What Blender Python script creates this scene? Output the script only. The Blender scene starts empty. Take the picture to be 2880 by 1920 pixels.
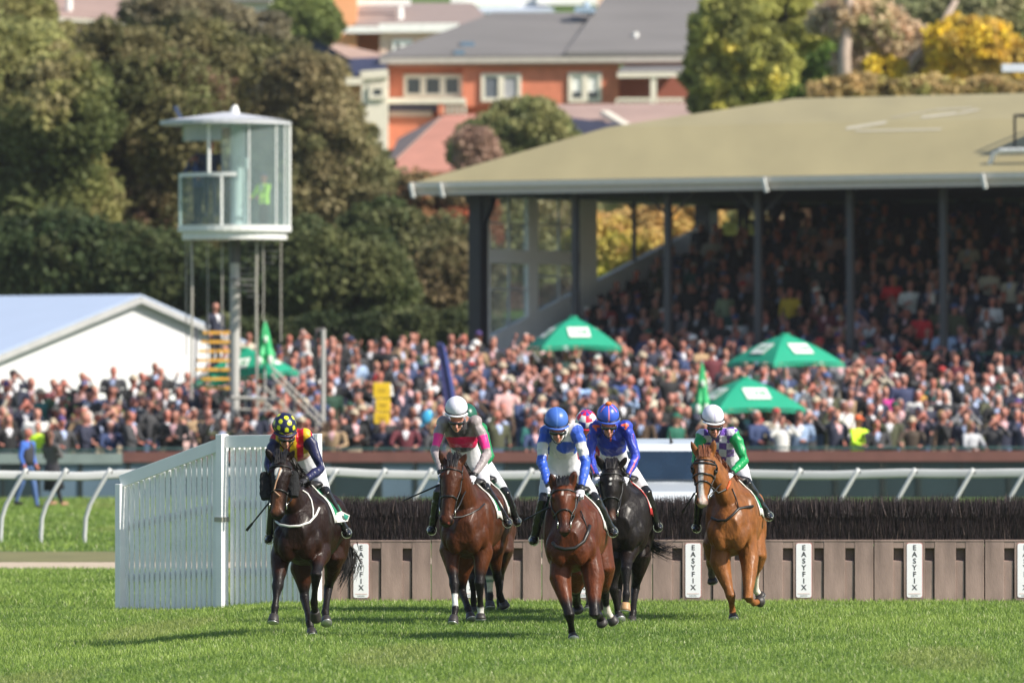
import bpy, bmesh, math, random
import numpy as np
from mathutils import Vector, Matrix
from mathutils.bvhtree import BVHTree

SC = bpy.context.scene
COL = SC.collection
R = math.radians
random.seed(7)
rng = np.random.default_rng(7)

# ------------------------------------------------------------------ camera, sky, sun, exposure
CAM_H = 2.55
FPX = 21600.0            # focal length in photo pixels (2880 wide)
HOR = 1100.0             # eye level, in photo pixels from the top
cd = bpy.data.cameras.new('camera')
cd.sensor_width = 36.0
cd.lens = 36.0 * FPX / 2880.0
cd.clip_start = 1.0
cd.clip_end = 3000.0
cd.dof.use_dof = True
cd.dof.focus_distance = 82.5
cd.dof.aperture_fstop = 2.9
cam = bpy.data.objects.new('camera', cd)
COL.objects.link(cam)
cam.location = (0, 0, CAM_H)
cam.rotation_euler = (R(90) + math.atan((HOR - 960.0) / FPX), 0, 0)
SC.camera = cam

SUN_EL, SUN_AZ = R(40), R(62)      # azimuth measured from straight behind the camera towards the right
sdir = Vector((math.cos(SUN_EL) * math.sin(SUN_AZ), -math.cos(SUN_EL) * math.cos(SUN_AZ), math.sin(SUN_EL)))
w = bpy.data.worlds.new('World')
SC.world = w
w.use_nodes = True
nt = w.node_tree
sky = nt.nodes.new('ShaderNodeTexSky')
sky.sky_type = 'NISHITA'
sky.sun_disc = False
sky.sun_elevation = SUN_EL
sky.sun_rotation = math.atan2(sdir.x, sdir.y)
nt.links.new(sky.outputs[0], nt.nodes['Background'].inputs[0])
nt.nodes['Background'].inputs[1].default_value = 0.11
sl = bpy.data.lights.new('sun', 'SUN')
sl.energy = 5.0
sl.angle = R(0.53)
sl.color = (1.0, 0.93, 0.82)
so = bpy.data.objects.new('sun', sl)
COL.objects.link(so)
so.rotation_euler = (-sdir).to_track_quat('-Z', 'Y').to_euler()
so.location = (60, -30, 60)
SC.view_settings.view_transform = 'Standard'
SC.view_settings.look = 'None'
SC.view_settings.exposure = 0.5
SC.view_settings.gamma = 1.0
SC.cycles.max_bounces = 6
SC.cycles.transparent_max_bounces = 16


def P(px, py, Y):
    """point seen at photo pixel (px, py) that stands at distance Y"""
    return Vector(((px - 1440.0) / FPX * Y, Y, CAM_H - (py - HOR) / FPX * Y))


def PX(x, Y):
    return 1440.0 + FPX * x / Y


def gz(x, y):
    """height of the ground"""
    z = 0.0
    if y < 130:
        a = min(1, max(0, (-x - 2.6) / 1.6))
        z -= 0.115 * a * a * (3 - 2 * a) * min(1, max(0, (130 - y) / 25))
    if y > 183:
        t = min(1, (y - 183) / 23)
        z += 2.25 * (0.65 * t + 0.35 * t * t * (3 - 2 * t))
    if y > 232:
        z += (y - 232) * 0.1
    return z


# ------------------------------------------------------------------ materials
def lin(c):
    return tuple(((v / 255) / 12.92 if v / 255 <= 0.04045 else ((v / 255 + 0.055) / 1.055) ** 2.4) for v in c)


MATS = {}


def mat(name, color=None, rough=0.6, metal=0.0, var=0.12, scale=6.0, bump=0.0, bscale=40.0, attr=None,
        coat=0.0, trans=0.0, sheen=0.0, spec=0.5, detail=4.0, stretch=None):
    """procedural principled material: colour (or a colour attribute) broken up by noise"""
    if name in MATS:
        return MATS[name]
    m = bpy.data.materials.new(name)
    m.use_nodes = True
    n = m.node_tree.nodes
    l = m.node_tree.links
    b = n['Principled BSDF']
    b.inputs['Roughness'].default_value = rough
    b.inputs['Metallic'].default_value = metal
    b.inputs['Specular IOR Level'].default_value = spec
    if coat:
        b.inputs['Coat Weight'].default_value = coat
        b.inputs['Coat Roughness'].default_value = 0.25
    if sheen:
        b.inputs['Sheen Weight'].default_value = sheen
    tc = n.new('ShaderNodeTexCoord')
    src = tc.outputs['Object']
    if stretch:
        mp = n.new('ShaderNodeMapping')
        mp.inputs['Scale'].default_value = stretch
        l.new(src, mp.inputs[0])
        src = mp.outputs[0]
    no = n.new('ShaderNodeTexNoise')
    no.inputs['Scale'].default_value = scale
    no.inputs['Detail'].default_value = detail
    l.new(src, no.inputs['Vector'])
    mr = n.new('ShaderNodeMapRange')
    mr.inputs[1].default_value = 0.25
    mr.inputs[2].default_value = 0.75
    mr.inputs[3].default_value = 1 - var
    mr.inputs[4].default_value = 1 + var
    l.new(no.outputs[0], mr.inputs[0])
    mx = n.new('ShaderNodeMix')
    mx.data_type = 'RGBA'
    mx.blend_type = 'MULTIPLY'
    mx.inputs[0].default_value = 1.0
    cb = n.new('ShaderNodeCombineColor')
    for i in range(3):
        l.new(mr.outputs[0], cb.inputs[i])
    if attr:
        at = n.new('ShaderNodeAttribute')
        at.attribute_name = attr
        l.new(at.outputs['Color'], mx.inputs[6])
    else:
        mx.inputs[6].default_value = (*color, 1)
    l.new(cb.outputs[0], mx.inputs[7])
    l.new(mx.outputs[2], b.inputs['Base Color'])
    if bump:
        nb = n.new('ShaderNodeTexNoise')
        nb.inputs['Scale'].default_value = bscale
        nb.inputs['Detail'].default_value = 5.0
        l.new(src, nb.inputs['Vector'])
        bp = n.new('ShaderNodeBump')
        bp.inputs['Strength'].default_value = bump
        bp.inputs['Distance'].default_value = 0.02
        l.new(nb.outputs[0], bp.inputs['Height'])
        l.new(bp.outputs[0], b.inputs['Normal'])
    if trans:
        tr = n.new('ShaderNodeBsdfTranslucent')
        l.new(mx.outputs[2], tr.inputs[0])
        ms = n.new('ShaderNodeMixShader')
        ms.inputs[0].default_value = trans
        l.new(b.outputs[0], ms.inputs[1])
        l.new(tr.outputs[0], ms.inputs[2])
        l.new(ms.outputs[0], n['Material Output'].inputs[0])
    MATS[name] = m
    return m


def glass(name, tint, alpha, rough=0.05):
    """thin pane: part reflection, part see-through"""
    if name in MATS:
        return MATS[name]
    m = bpy.data.materials.new(name)
    m.use_nodes = True
    n = m.node_tree.nodes
    l = m.node_tree.links
    b = n['Principled BSDF']
    b.inputs['Base Color'].default_value = (*tint, 1)
    b.inputs['Roughness'].default_value = rough
    tr = n.new('ShaderNodeBsdfTransparent')
    tr.inputs[0].default_value = (0.85, 0.92, 0.92, 1)
    ms = n.new('ShaderNodeMixShader')
    no = n.new('ShaderNodeTexNoise')
    no.inputs['Scale'].default_value = 1.5
    mr = n.new('ShaderNodeMapRange')
    mr.inputs[3].default_value = alpha - 0.08
    mr.inputs[4].default_value = alpha + 0.08
    l.new(no.outputs[0], mr.inputs[0])
    l.new(mr.outputs[0], ms.inputs[0])
    l.new(tr.outputs[0], ms.inputs[1])
    l.new(b.outputs[0], ms.inputs[2])
    l.new(ms.outputs[0], n['Material Output'].inputs[0])
    MATS[name] = m
    return m


# ------------------------------------------------------------------ air between the camera and the hill
def haze(density):
    me = bpy.data.meshes.new('haze')
    x, y0, y1, z0, z1 = 90, -20, 620, -2.5, 75
    me.from_pydata([(-x, y0, z0), (x, y0, z0), (x, y1, z0), (-x, y1, z0), (-x, y0, z1), (x, y0, z1), (x, y1, z1), (-x, y1, z1)], [],
                   [(0, 3, 2, 1), (4, 5, 6, 7), (0, 1, 5, 4), (1, 2, 6, 5), (2, 3, 7, 6), (3, 0, 4, 7)])
    m = bpy.data.materials.new('haze')
    m.use_nodes = True
    n = m.node_tree.nodes
    n.remove(n['Principled BSDF'])
    v = n.new('ShaderNodeVolumePrincipled')
    v.inputs['Color'].default_value = (0.86, 0.88, 0.92, 1)
    v.inputs['Density'].default_value = density
    v.inputs['Anisotropy'].default_value = 0.2
    m.node_tree.links.new(v.outputs[0], n['Material Output'].inputs['Volume'])
    me.materials.append(m)
    o = bpy.data.objects.new('haze', me)
    COL.objects.link(o)
    o['kind'] = 'stuff'
    o['label'] = 'thin pale air lying between the camera and the hill'
    o['category'] = 'haze'


haze(0.00010)


# ------------------------------------------------------------------ object bookkeeping
def tag(o, label=None, cat=None, group=None, kind=None):
    if label:
        o['label'] = label
    if cat:
        o['category'] = cat
    if group:
        o['group'] = group
    if kind:
        o['kind'] = kind
    return o


def thing(name, label, cat, loc=(0, 0, 0), rotz=0.0, group=None):
    o = bpy.data.objects.new(name, None)
    o.empty_display_size = 0.2
    COL.objects.link(o)
    o.location = loc
    o.rotation_euler = (0, 0, rotz)
    return tag(o, label, cat, group)


def link_mesh(name, me, parent=None):
    o = bpy.data.objects.new(name, me)
    COL.objects.link(o)
    if parent is not None:
        o.parent = parent
    return o


def copy_tree(o, parent=None):
    c = o.copy()
    COL.objects.link(c)
    c.parent = parent
    for ch in list(o.children):
        copy_tree(ch, c)
    return c


def root_loc(o):
    v = Vector((0, 0, 0))
    while o is not None:
        v += o.location
        o = o.parent
    return v


class MB:
    """collects shapes into one mesh"""

    def __init__(s):
        s.v = []
        s.f = []
        s.m = []
        s.mi = 0
        s.sm = []
        s.smooth = False

    def add(s, vs, fs):
        o = len(s.v)
        s.v += [tuple(v) for v in vs]
        s.f += [tuple(i + o for i in f) for f in fs]
        s.m += [s.mi] * len(fs)
        s.sm += [s.smooth] * len(fs)
        return s

    def box(s, c, d, rz=0.0, rx=0.0, ry=0.0):
        M = Matrix.Translation(Vector(c)) @ Matrix.Rotation(rz, 4, 'Z') @ Matrix.Rotation(ry, 4, 'Y') @ Matrix.Rotation(rx, 4, 'X')
        x, y, z = d[0] / 2, d[1] / 2, d[2] / 2
        vs = [M @ Vector(p) for p in ((-x, -y, -z), (x, -y, -z), (x, y, -z), (-x, y, -z), (-x, -y, z), (x, -y, z), (x, y, z), (-x, y, z))]
        return s.add(vs, [(0, 3, 2, 1), (4, 5, 6, 7), (0, 1, 5, 4), (1, 2, 6, 5), (2, 3, 7, 6), (3, 0, 4, 7)])

    def beam(s, a, b, wdt, h, up=(0, 0, 1)):
        """box from a to b, wdt across, h along up"""
        a, b, up = Vector(a), Vector(b), Vector(up)
        d = (b - a).normalized()
        sd = d.cross(up).normalized()
        u = sd.cross(d).normalized()
        vs = []
        for p in (a, b):
            for i, j in ((-1, -1), (1, -1), (1, 1), (-1, 1)):
                vs.append(p + sd * (wdt / 2 * i) + u * (h / 2 * j))
        return s.add(vs, [(0, 1, 2, 3), (7, 6, 5, 4), (0, 4, 5, 1), (1, 5, 6, 2), (2, 6, 7, 3), (3, 7, 4, 0)])

    def tube(s, pts, rad, n=8, lat=None, cap=True):
        """tube through pts; rad = radius or list of radius or list of (lateral, other)"""
        pts = [Vector(p) for p in pts]
        k = len(pts)
        if not isinstance(rad, (list, tuple)):
            rad = [rad] * k
        vs, fs = [], []
        ref = Vector(lat) if lat else None
        prev = None
        for i, p in enumerate(pts):
            d = (pts[min(i + 1, k - 1)] - pts[max(i - 1, 0)])
            d = d.normalized() if d.length > 1e-9 else Vector((0, 0, 1))
            r0 = ref if ref else prev
            if r0 is None or abs(r0.normalized().dot(d)) > 0.98:
                r0 = Vector((1, 0, 0)) if abs(d.x) < 0.8 else Vector((0, 1, 0))
            a = (r0 - d * r0.dot(d)).normalized()
            prev = a
            b = d.cross(a)
            ra, rb = rad[i] if isinstance(rad[i], (list, tuple)) else (rad[i], rad[i])
            for j in range(n):
                t = 2 * math.pi * j / n
                vs.append(p + a * (ra * math.cos(t)) + b * (rb * math.sin(t)))
        for i in range(k - 1):
            for j in range(n):
                j2 = (j + 1) % n
                fs.append((i * n + j, i * n + j2, (i + 1) * n + j2, (i + 1) * n + j))
        if cap:
            fs.append(tuple(reversed(range(n))))
            fs.append(tuple((k - 1) * n + j for j in range(n)))
        return s.add(vs, fs)

    def ell(s, c, r, nu=16, nv=10, rot=None):
        """closed ellipsoid"""
        c = Vector(c)
        r = r if isinstance(r, (list, tuple)) else (r, r, r)
        vs = [Vector((0, 0, r[2]))]
        for i in range(1, nv):
            ph = math.pi * i / nv
            for j in range(nu):
                th = 2 * math.pi * j / nu
                vs.append(Vector((r[0] * math.sin(ph) * math.cos(th), r[1] * math.sin(ph) * math.sin(th), r[2] * math.cos(ph))))
        vs.append(Vector((0, 0, -r[2])))
        if rot is not None:
            vs = [rot @ v for v in vs]
        vs = [v + c for v in vs]
        fs = []
        for j in range(nu):
            fs.append((0, 1 + j, 1 + (j + 1) % nu))
            for i in range(nv - 2):
                a = 1 + i * nu
                fs.append((a + j, a + nu + j, a + nu + (j + 1) % nu, a + (j + 1) % nu))
            a = 1 + (nv - 2) * nu
            fs.append((a + j, len(vs) - 1, a + (j + 1) % nu))
        return s.add(vs, fs)

    def prism(s, poly, off):
        """extrude polygon (list of 3-D points) by vector off"""
        n = len(poly)
        off = Vector(off)
        poly = [Vector(p) for p in poly]
        vs = poly + [p + off for p in poly]
        fs = [tuple(reversed(range(n))), tuple(range(n, 2 * n))]
        for i in range(n):
            j = (i + 1) % n
            fs.append((i, j, n + j, n + i))
        return s.add(vs, fs)

    def mesh(s, name, mats=(), off=None):
        me = bpy.data.meshes.new(name)
        v = np.array(s.v, dtype=float).reshape(-1, 3)
        if off is not None:
            v = v - np.array(off)
        me.from_pydata(v.tolist(), [], s.f)
        for m in (mats if isinstance(mats, (list, tuple)) else [mats]):
            me.materials.append(m)
        if len(s.f):
            me.polygons.foreach_set('material_index', s.m)
            me.polygons.foreach_set('use_smooth', s.sm)
        bm = bmesh.new()
        bm.from_mesh(me)
        bmesh.ops.recalc_face_normals(bm, faces=bm.faces)
        bm.to_mesh(me)
        bm.free()
        me.update()
        return me

    def build(s, name, mats, parent=None, bevel=0.0):
        """link as ONE object; shapes are given in world space and become relative to the parent"""
        off = root_loc(parent) if parent is not None else None
        o = link_mesh(name, s.mesh(name, mats, off), parent)
        if bevel:
            md = o.modifiers.new('bevel', 'BEVEL')
            md.width = bevel
            md.segments = 2
            md.limit_method = 'ANGLE'
        return o


def raw_mesh(name, verts, faces_idx, nper, mats, colors=None, smooth=False):
    """fast mesh of equal-sized faces from numpy arrays"""
    me = bpy.data.meshes.new(name)
    nf = len(faces_idx)
    me.vertices.add(len(verts))
    me.vertices.foreach_set('co', np.asarray(verts, dtype=np.float32).ravel())
    me.loops.add(nf * nper)
    me.loops.foreach_set('vertex_index', np.asarray(faces_idx, dtype=np.int32).ravel())
    me.polygons.add(nf)
    me.polygons.foreach_set('loop_start', np.arange(nf, dtype=np.int32) * nper)
    if smooth:
        me.polygons.foreach_set('use_smooth', np.ones(nf, dtype=bool))
    for m in (mats if isinstance(mats, (list, tuple)) else [mats]):
        me.materials.append(m)
    me.update(calc_edges=True)
    if colors is not None:
        set_colors(me, colors)
    return me


def set_colors(me, rgb):
    a = me.color_attributes.new('Col', 'FLOAT_COLOR', 'POINT')
    c = np.ones((len(rgb), 4), dtype=np.float32)
    c[:, :3] = rgb
    a.data.foreach_set('color', c.ravel())


def get_co(me):
    c = np.empty(len(me.vertices) * 3, dtype=np.float32)
    me.vertices.foreach_get('co', c)
    return c.reshape(-1, 3).astype(float)


def set_co(me, c):
    me.vertices.foreach_set('co', np.asarray(c, dtype=np.float32).ravel())
    me.update()


def remesh(mb, voxel, smooth=6, factor=0.5, name='tmp'):
    """union of the closed shapes in mb as one continuous surface"""
    me = mb.mesh(name)
    o = bpy.data.objects.new('tmp', me)
    COL.objects.link(o)
    m = o.modifiers.new('r', 'REMESH')
    m.mode = 'VOXEL'
    m.voxel_size = voxel
    if smooth:
        s2 = o.modifiers.new('s', 'SMOOTH')
        s2.factor = factor
        s2.iterations = smooth
    dg = bpy.context.evaluated_depsgraph_get()
    dg.update()
    out = bpy.data.meshes.new_from_object(o.evaluated_get(dg), depsgraph=dg)
    bpy.data.objects.remove(o)
    bpy.data.meshes.remove(me)
    out.name = name
    out.polygons.foreach_set('use_smooth', np.ones(len(out.polygons), dtype=bool))
    return out


def seg_dist(co, a, b):
    a, b = np.array(a, float), np.array(b, float)
    d = b - a
    t = np.clip(((co - a) @ d) / max(1e-9, d @ d), 0, 1)
    return np.linalg.norm(co - (a + t[:, None] * d), axis=1), t


def paint(col, co, a, b, rad, rgb, soft=0.02, amount=1.0):
    """colour everything within rad of the segment a-b"""
    d, t = seg_dist(co, a, b)
    k = np.clip((rad + soft - d) / (2 * soft + 1e-9), 0, 1)[:, None] * amount
    col[:] = col * (1 - k) + np.array(rgb) * k


def noise3(co, f, seed=0):
    """cheap smooth pseudo-noise in about -1..1"""
    r = np.random.default_rng(seed)
    out = np.zeros(len(co))
    for i in range(6):
        k = r.normal(size=3) * f
        out += np.sin(co @ k + r.uniform(0, 6.28))
    return out / 3.0


_FT = {}


def text_shape(s, size):
    """flat lettering: vertices (x right, z up, centred) and faces"""
    key = (s, size)
    if key in _FT:
        return _FT[key]
    cu = bpy.data.curves.new('t', 'FONT')
    cu.body = s
    cu.size = size
    cu.align_x = 'CENTER'
    cu.align_y = 'CENTER'
    cu.offset = size * 0.022
    o = bpy.data.objects.new('t', cu)
    COL.objects.link(o)
    dg = bpy.context.evaluated_depsgraph_get()
    dg.update()
    me = bpy.data.meshes.new_from_object(o.evaluated_get(dg), depsgraph=dg)
    vs = [(v.co.x, v.co.y) for v in me.vertices]
    fs = [tuple(p.vertices) for p in me.polygons]
    bpy.data.objects.remove(o)
    bpy.data.meshes.remove(me)
    _FT[key] = (vs, fs)
    return vs, fs


def add_text(mb, s, size, org, xax, zax, lift=0.004):
    org, xax, zax = Vector(org), Vector(xax).normalized(), Vector(zax).normalized()
    nrm = xax.cross(zax)
    vs, fs = text_shape(s, size)
    mb.add([org + xax * x + zax * y + nrm * lift for x, y in vs], fs)
# ------------------------------------------------------------------ ground, path, grass
def ground_material():
    m = bpy.data.materials.new('turf')
    m.use_nodes = True
    n = m.node_tree.nodes
    l = m.node_tree.links
    b = n['Principled BSDF']
    b.inputs['Roughness'].default_value = 0.85
    tc = n.new('ShaderNodeTexCoord')

    def noise(sc, det=5.0, stretch=None):
        src = tc.outputs['Object']
        if stretch:
            mp = n.new('ShaderNodeMapping')
            mp.inputs['Scale'].default_value = stretch
            l.new(src, mp.inputs[0])
            src = mp.outputs[0]
        t = n.new('ShaderNodeTexNoise')
        t.inputs['Scale'].default_value = sc
        t.inputs['Detail'].default_value = det
        l.new(src, t.inputs['Vector'])
        return t.outputs[0]

    def ramp(f, stops):
        r = n.new('ShaderNodeValToRGB')
        while len(r.color_ramp.elements) < len(stops):
            r.color_ramp.elements.new(0.5)
        for e, (p, c) in zip(r.color_ramp.elements, stops):
            e.position = p
            e.color = (*c, 1)
        l.new(f, r.inputs[0])
        return r.outputs[0]

    def mix(f, a, c, mode='MIX'):
        x = n.new('ShaderNodeMix')
        x.data_type = 'RGBA'
        x.blend_type = mode
        if isinstance(f, float):
            x.inputs[0].default_value = f
        else:
            l.new(f, x.inputs[0])
        l.new(a, x.inputs[6])
        l.new(c, x.inputs[7])
        return x.outputs[2]
    big = ramp(noise(0.35, 3.0, (1, 0.12, 1)), [(0.3, (0.06, 0.125, 0.015)), (0.55, (0.09, 0.165, 0.022)), (0.75, (0.13, 0.20, 0.032))])
    fine = ramp(noise(9.0, 6.0), [(0.3, (0.55, 0.6, 0.5)), (0.7, (1.25, 1.2, 1.15))])
    turf = mix(1.0, big, fine, 'MULTIPLY')
    l.new(turf, b.inputs['Base Color'])
    nb = n.new('ShaderNodeTexNoise')
    nb.inputs['Scale'].default_value = 30.0
    l.new(tc.outputs['Object'], nb.inputs['Vector'])
    bp = n.new('ShaderNodeBump')
    bp.inputs['Distance'].default_value = 0.05
    l.new(nb.outputs[0], bp.inputs['Height'])
    l.new(bp.outputs[0], b.inputs['Normal'])
    return m


turf = ground_material()
ys = list(np.arange(-40, 60, 10.0)) + list(np.arange(60, 130, 1.0)) + list(np.arange(130, 182, 2.0)) + list(np.arange(182, 240, 1.0)) + list(np.arange(240, 1000, 20.0)) + [1500.0]
xs = [-400, -200, -100, -60, -40, -30, -25, -20, -16] + list(np.arange(-13, 14, 0.5)) + [16, 20, 25, 30, 40, 60, 100, 200, 400]
vs = [(x, y, gz(x, y)) for y in ys for x in xs]
nx = len(xs)
fs = [(j * nx + i, j * nx + i + 1, (j + 1) * nx + i + 1, (j + 1) * nx + i) for j in range(len(ys) - 1) for i in range(nx - 1)]
gmb = MB()
gmb.smooth = True
gmb.add(vs, fs)
tag(gmb.build('ground', turf), kind='structure')



def drape(m_, y0, y1, lift):
    xs_ = [-60, -30, -16] + list(np.arange(-13, 3.1, 0.5))
    ys_ = np.linspace(y0, y1, 8)
    n_ = len(xs_)
    m_.add([(x_, y_, gz(x_, y_) + lift) for y_ in ys_ for x_ in xs_], [(j * n_ + i, j * n_ + i + 1, (j + 1) * n_ + i + 1, (j + 1) * n_ + i) for j in range(7) for i in range(n_ - 1)])


worn = mat('worn_turf', (0.16, 0.15, 0.055), 0.9, var=0.35, scale=3.0, stretch=(0.4, 1, 1))
pathm = mat('sand_path', (0.46, 0.37, 0.27), 0.9, var=0.15, scale=5.0)
mb = MB()
drape(mb, 117.4, 123.5, 0.007)
tag(mb.build('worn_strip', worn), kind='structure')
mb = MB()
drape(mb, 113.0, 117.0, 0.012)
tag(mb.build('path', pathm), kind='structure')


def grass_mesh(name, n, yr, hr, wr, xr=None, seed=1):
    r = np.random.default_rng(seed)
    y = yr[0] + (yr[1] - yr[0]) * r.random(n)
    if xr is None:
        x = (r.random(n) * 2 - 1) * (y * 0.0667 + 1.6)
    else:
        x = xr[0] + (xr[1] - xr[0]) * r.random(n)
    z = np.array([gz(a, b) for a, b in zip(x, y)])
    base = np.stack([x, y, z], 1)
    clump = 0.5 + 0.5 * noise3(np.stack([x * 1.0, y * 0.30, y * 0], 1), 1.6, 3)
    fine = 0.5 + 0.5 * noise3(np.stack([x, y, y * 0], 1), 9.0, 5)
    h = (hr[0] + (hr[1] - hr[0]) * r.random(n) ** 1.6) * (0.75 + 0.3 * clump)
    wd = wr[0] + (wr[1] - wr[0]) * r.random(n)
    th = r.uniform(0, 2 * np.pi, n)
    side = np.stack([np.cos(th), np.sin(th), th * 0], 1) * wd[:, None]
    ph = r.uniform(0, 2 * np.pi, n)
    lean = np.stack([np.cos(ph), np.sin(ph), ph * 0], 1) * (h * r.uniform(0.05, 0.75, n))[:, None]
    up = np.array([0, 0, 1.0])
    a = base - side
    b_ = base + side
    mid = base + up * (h * 0.55)[:, None] + lean * 0.3
    c = mid + side * 0.75
    d = mid - side * 0.75
    tip = base + up * (h * 0.98)[:, None] + lean
    e = tip + side * 0.12
    f = tip - side * 0.12
    V = np.stack([a, b_, c, d, e, f], 1).reshape(-1, 3)
    i = np.arange(n)[:, None] * 6
    F = np.concatenate([i + np.array([[0, 1, 2, 3]]), i + np.array([[3, 2, 4, 5]])], 0)
    g1 = np.array([0.105, 0.195, 0.028])
    g2 = np.array([0.36, 0.48, 0.10])
    g3 = np.array([0.55, 0.56, 0.30])
    k = np.clip(0.10 + 0.42 * clump + 0.22 * fine + r.normal(0, 0.25, n), 0, 1)[:, None]
    cl = g1 * (1 - k) + g2 * k
    wp = np.clip((noise3(np.stack([x * .9, y * 0.22, y * 0], 1), 1.3, 17) - .45) * 1.6, 0, .6)[:, None]
    cl = cl * (1 - wp) + np.array([0.30, 0.33, 0.10]) * wp
    dry = (r.random(n) < 0.035)[:, None]
    cl = np.where(dry, g3, cl)
    C = np.repeat(cl, 6, axis=0)
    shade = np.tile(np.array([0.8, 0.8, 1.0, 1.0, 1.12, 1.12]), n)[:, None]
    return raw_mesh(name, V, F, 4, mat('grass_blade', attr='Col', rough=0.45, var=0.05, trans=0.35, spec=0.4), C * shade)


tag(link_mesh('grass', grass_mesh('grass', 420000, (66, 95.5), (0.012, 0.060), (0.002, 0.0048), seed=2)),
    'short green turf of the racecourse in front of the fence', 'grass', kind='stuff')
tag(link_mesh('rough_grass', grass_mesh('rough_grass', 60000, (95.5, 113), (0.03, 0.09), (0.004, 0.008), (-8.5, -3.5), seed=4)),
    'green grass beyond the white picket wing before the sandy path', 'grass', kind='stuff')

tag(link_mesh('far_grass', grass_mesh('far_grass', 60000, (123.5, 182), (0.03, 0.11), (0.006, 0.012), (-13.5, -5.0), seed=6)),
    'green grass between the sandy path and the crowd fence on the left', 'grass', kind='stuff')

# ------------------------------------------------------------------ steeplechase fence, unit by unit
FY = 93.4
plastic = mat('moulded_plastic', (0.265, 0.19, 0.162), 0.42, var=0.42, scale=5.5, bump=0.15, bscale=60, stretch=(1, 1, 0.3), detail=8)
slotm = mat('shaded_recess_plastic', (0.17, 0.115, 0.095), 0.55, var=0.2, scale=4, bump=0.1)  # darker plastic: shade of the slot hollows put into the colour
signm = mat('sign_white', (0.82, 0.82, 0.84), 0.35, var=0.03, scale=8)
inkm = mat('sign_ink', (0.03, 0.03, 0.035), 0.5, var=0.05)
redm = mat('sign_red', (0.55, 0.12, 0.10), 0.5, var=0.05)
twig = mat('birch_twig', attr='Col', rough=0.55, var=0.1)
corem = mat('birch_core', (0.016, 0.009, 0.010), 0.9, var=0.3, scale=30)
UW = 311.0 / FPX * FY          # width of one unit, metres


def brush_mesh(seed):
    """one bundle of birch twigs: thousands of thin sticks standing over a dark core (base at z=0.745)"""
    r = np.random.default_rng(seed)
    n = 10500
    u = r.random(n)
    x = (r.random(n) - 0.5) * (UW - 0.012)
    lay = r.random(n)
    z0 = 0.735 + 0.34 * lay ** 1.2 - 0.03
    y0 = -0.045 + 0.07 * (z0 - 0.74) / 0.3 + r.random(n) * 0.05
    deep = r.random(n) < 0.25
    y0[deep] = r.uniform(-0.1, 0.42, deep.sum())
    z0[deep] = r.uniform(1.02, 1.10, deep.sum())
    L = r.uniform(0.12, 0.26, n)
    top = 1.275 + 0.022 * r.normal(size=n) + 0.02 * np.sin(x * 9 + seed)
    L = np.minimum(L, np.maximum(0.06, top - z0))
    dx = r.normal(0, 0.13, n) * L + 0.03 * np.sin(x * 14) * L
    dy = r.normal(-0.03, 0.14, n) * L
    base = np.stack([x, y0, z0], 1)
    tip = base + np.stack([dx, dy, L], 1)
    wd = r.uniform(0.0014, 0.0030, n)
    th = r.uniform(-0.9, 0.9, n)
    sd = np.stack([np.cos(th), np.sin(th), th * 0], 1) * wd[:, None]
    mid = (base + tip) / 2 + np.stack([dx * 0.1, dy * 0, dx * 0], 1)
    V = np.stack([base - sd, base + sd, mid + sd, mid - sd, tip + sd * 0.3, tip - sd * 0.3], 1).reshape(-1, 3)
    i = np.arange(n)[:, None] * 6
    F = np.concatenate([i + np.array([[0, 1, 2, 3]]), i + np.array([[3, 2, 4, 5]])], 0)
    k = r.random(n)[:, None]
    c = np.array([0.010, 0.005, 0.007]) * (1 - k) + np.array([0.032, 0.018, 0.021]) * k
    c = np.where((r.random(n) < 0.04)[:, None], np.array([0.14, 0.10, 0.09]), c)
    C = np.repeat(c, 6, axis=0)
    # dark core behind the sticks
    cb = np.array([(-1, -0.02, 0.70), (1, -0.02, 0.70), (1, 0.06, 1.17), (-1, 0.06, 1.17), (-1, 0.42, 1.19), (1, 0.42, 1.19), (1, 0.5, 0.70), (-1, 0.5, 0.70)], float)
    cb[:, 0] *= UW / 2 - 0.012
    o = len(V)
    V = np.concatenate([V, cb])
    F = np.concatenate([F, np.array([[0, 1, 2, 3], [3, 2, 5, 4], [4, 5, 6, 7], [0, 3, 4, 7], [1, 6, 5, 2]]) + o])
    C = np.concatenate([C, np.tile([[0.014, 0.008, 0.009]], (8, 1))])
    return raw_mesh('birch_brush', V, F, 4, [twig], C)


BR = [brush_mesh(11), brush_mesh(12), brush_mesh(13)]


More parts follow.
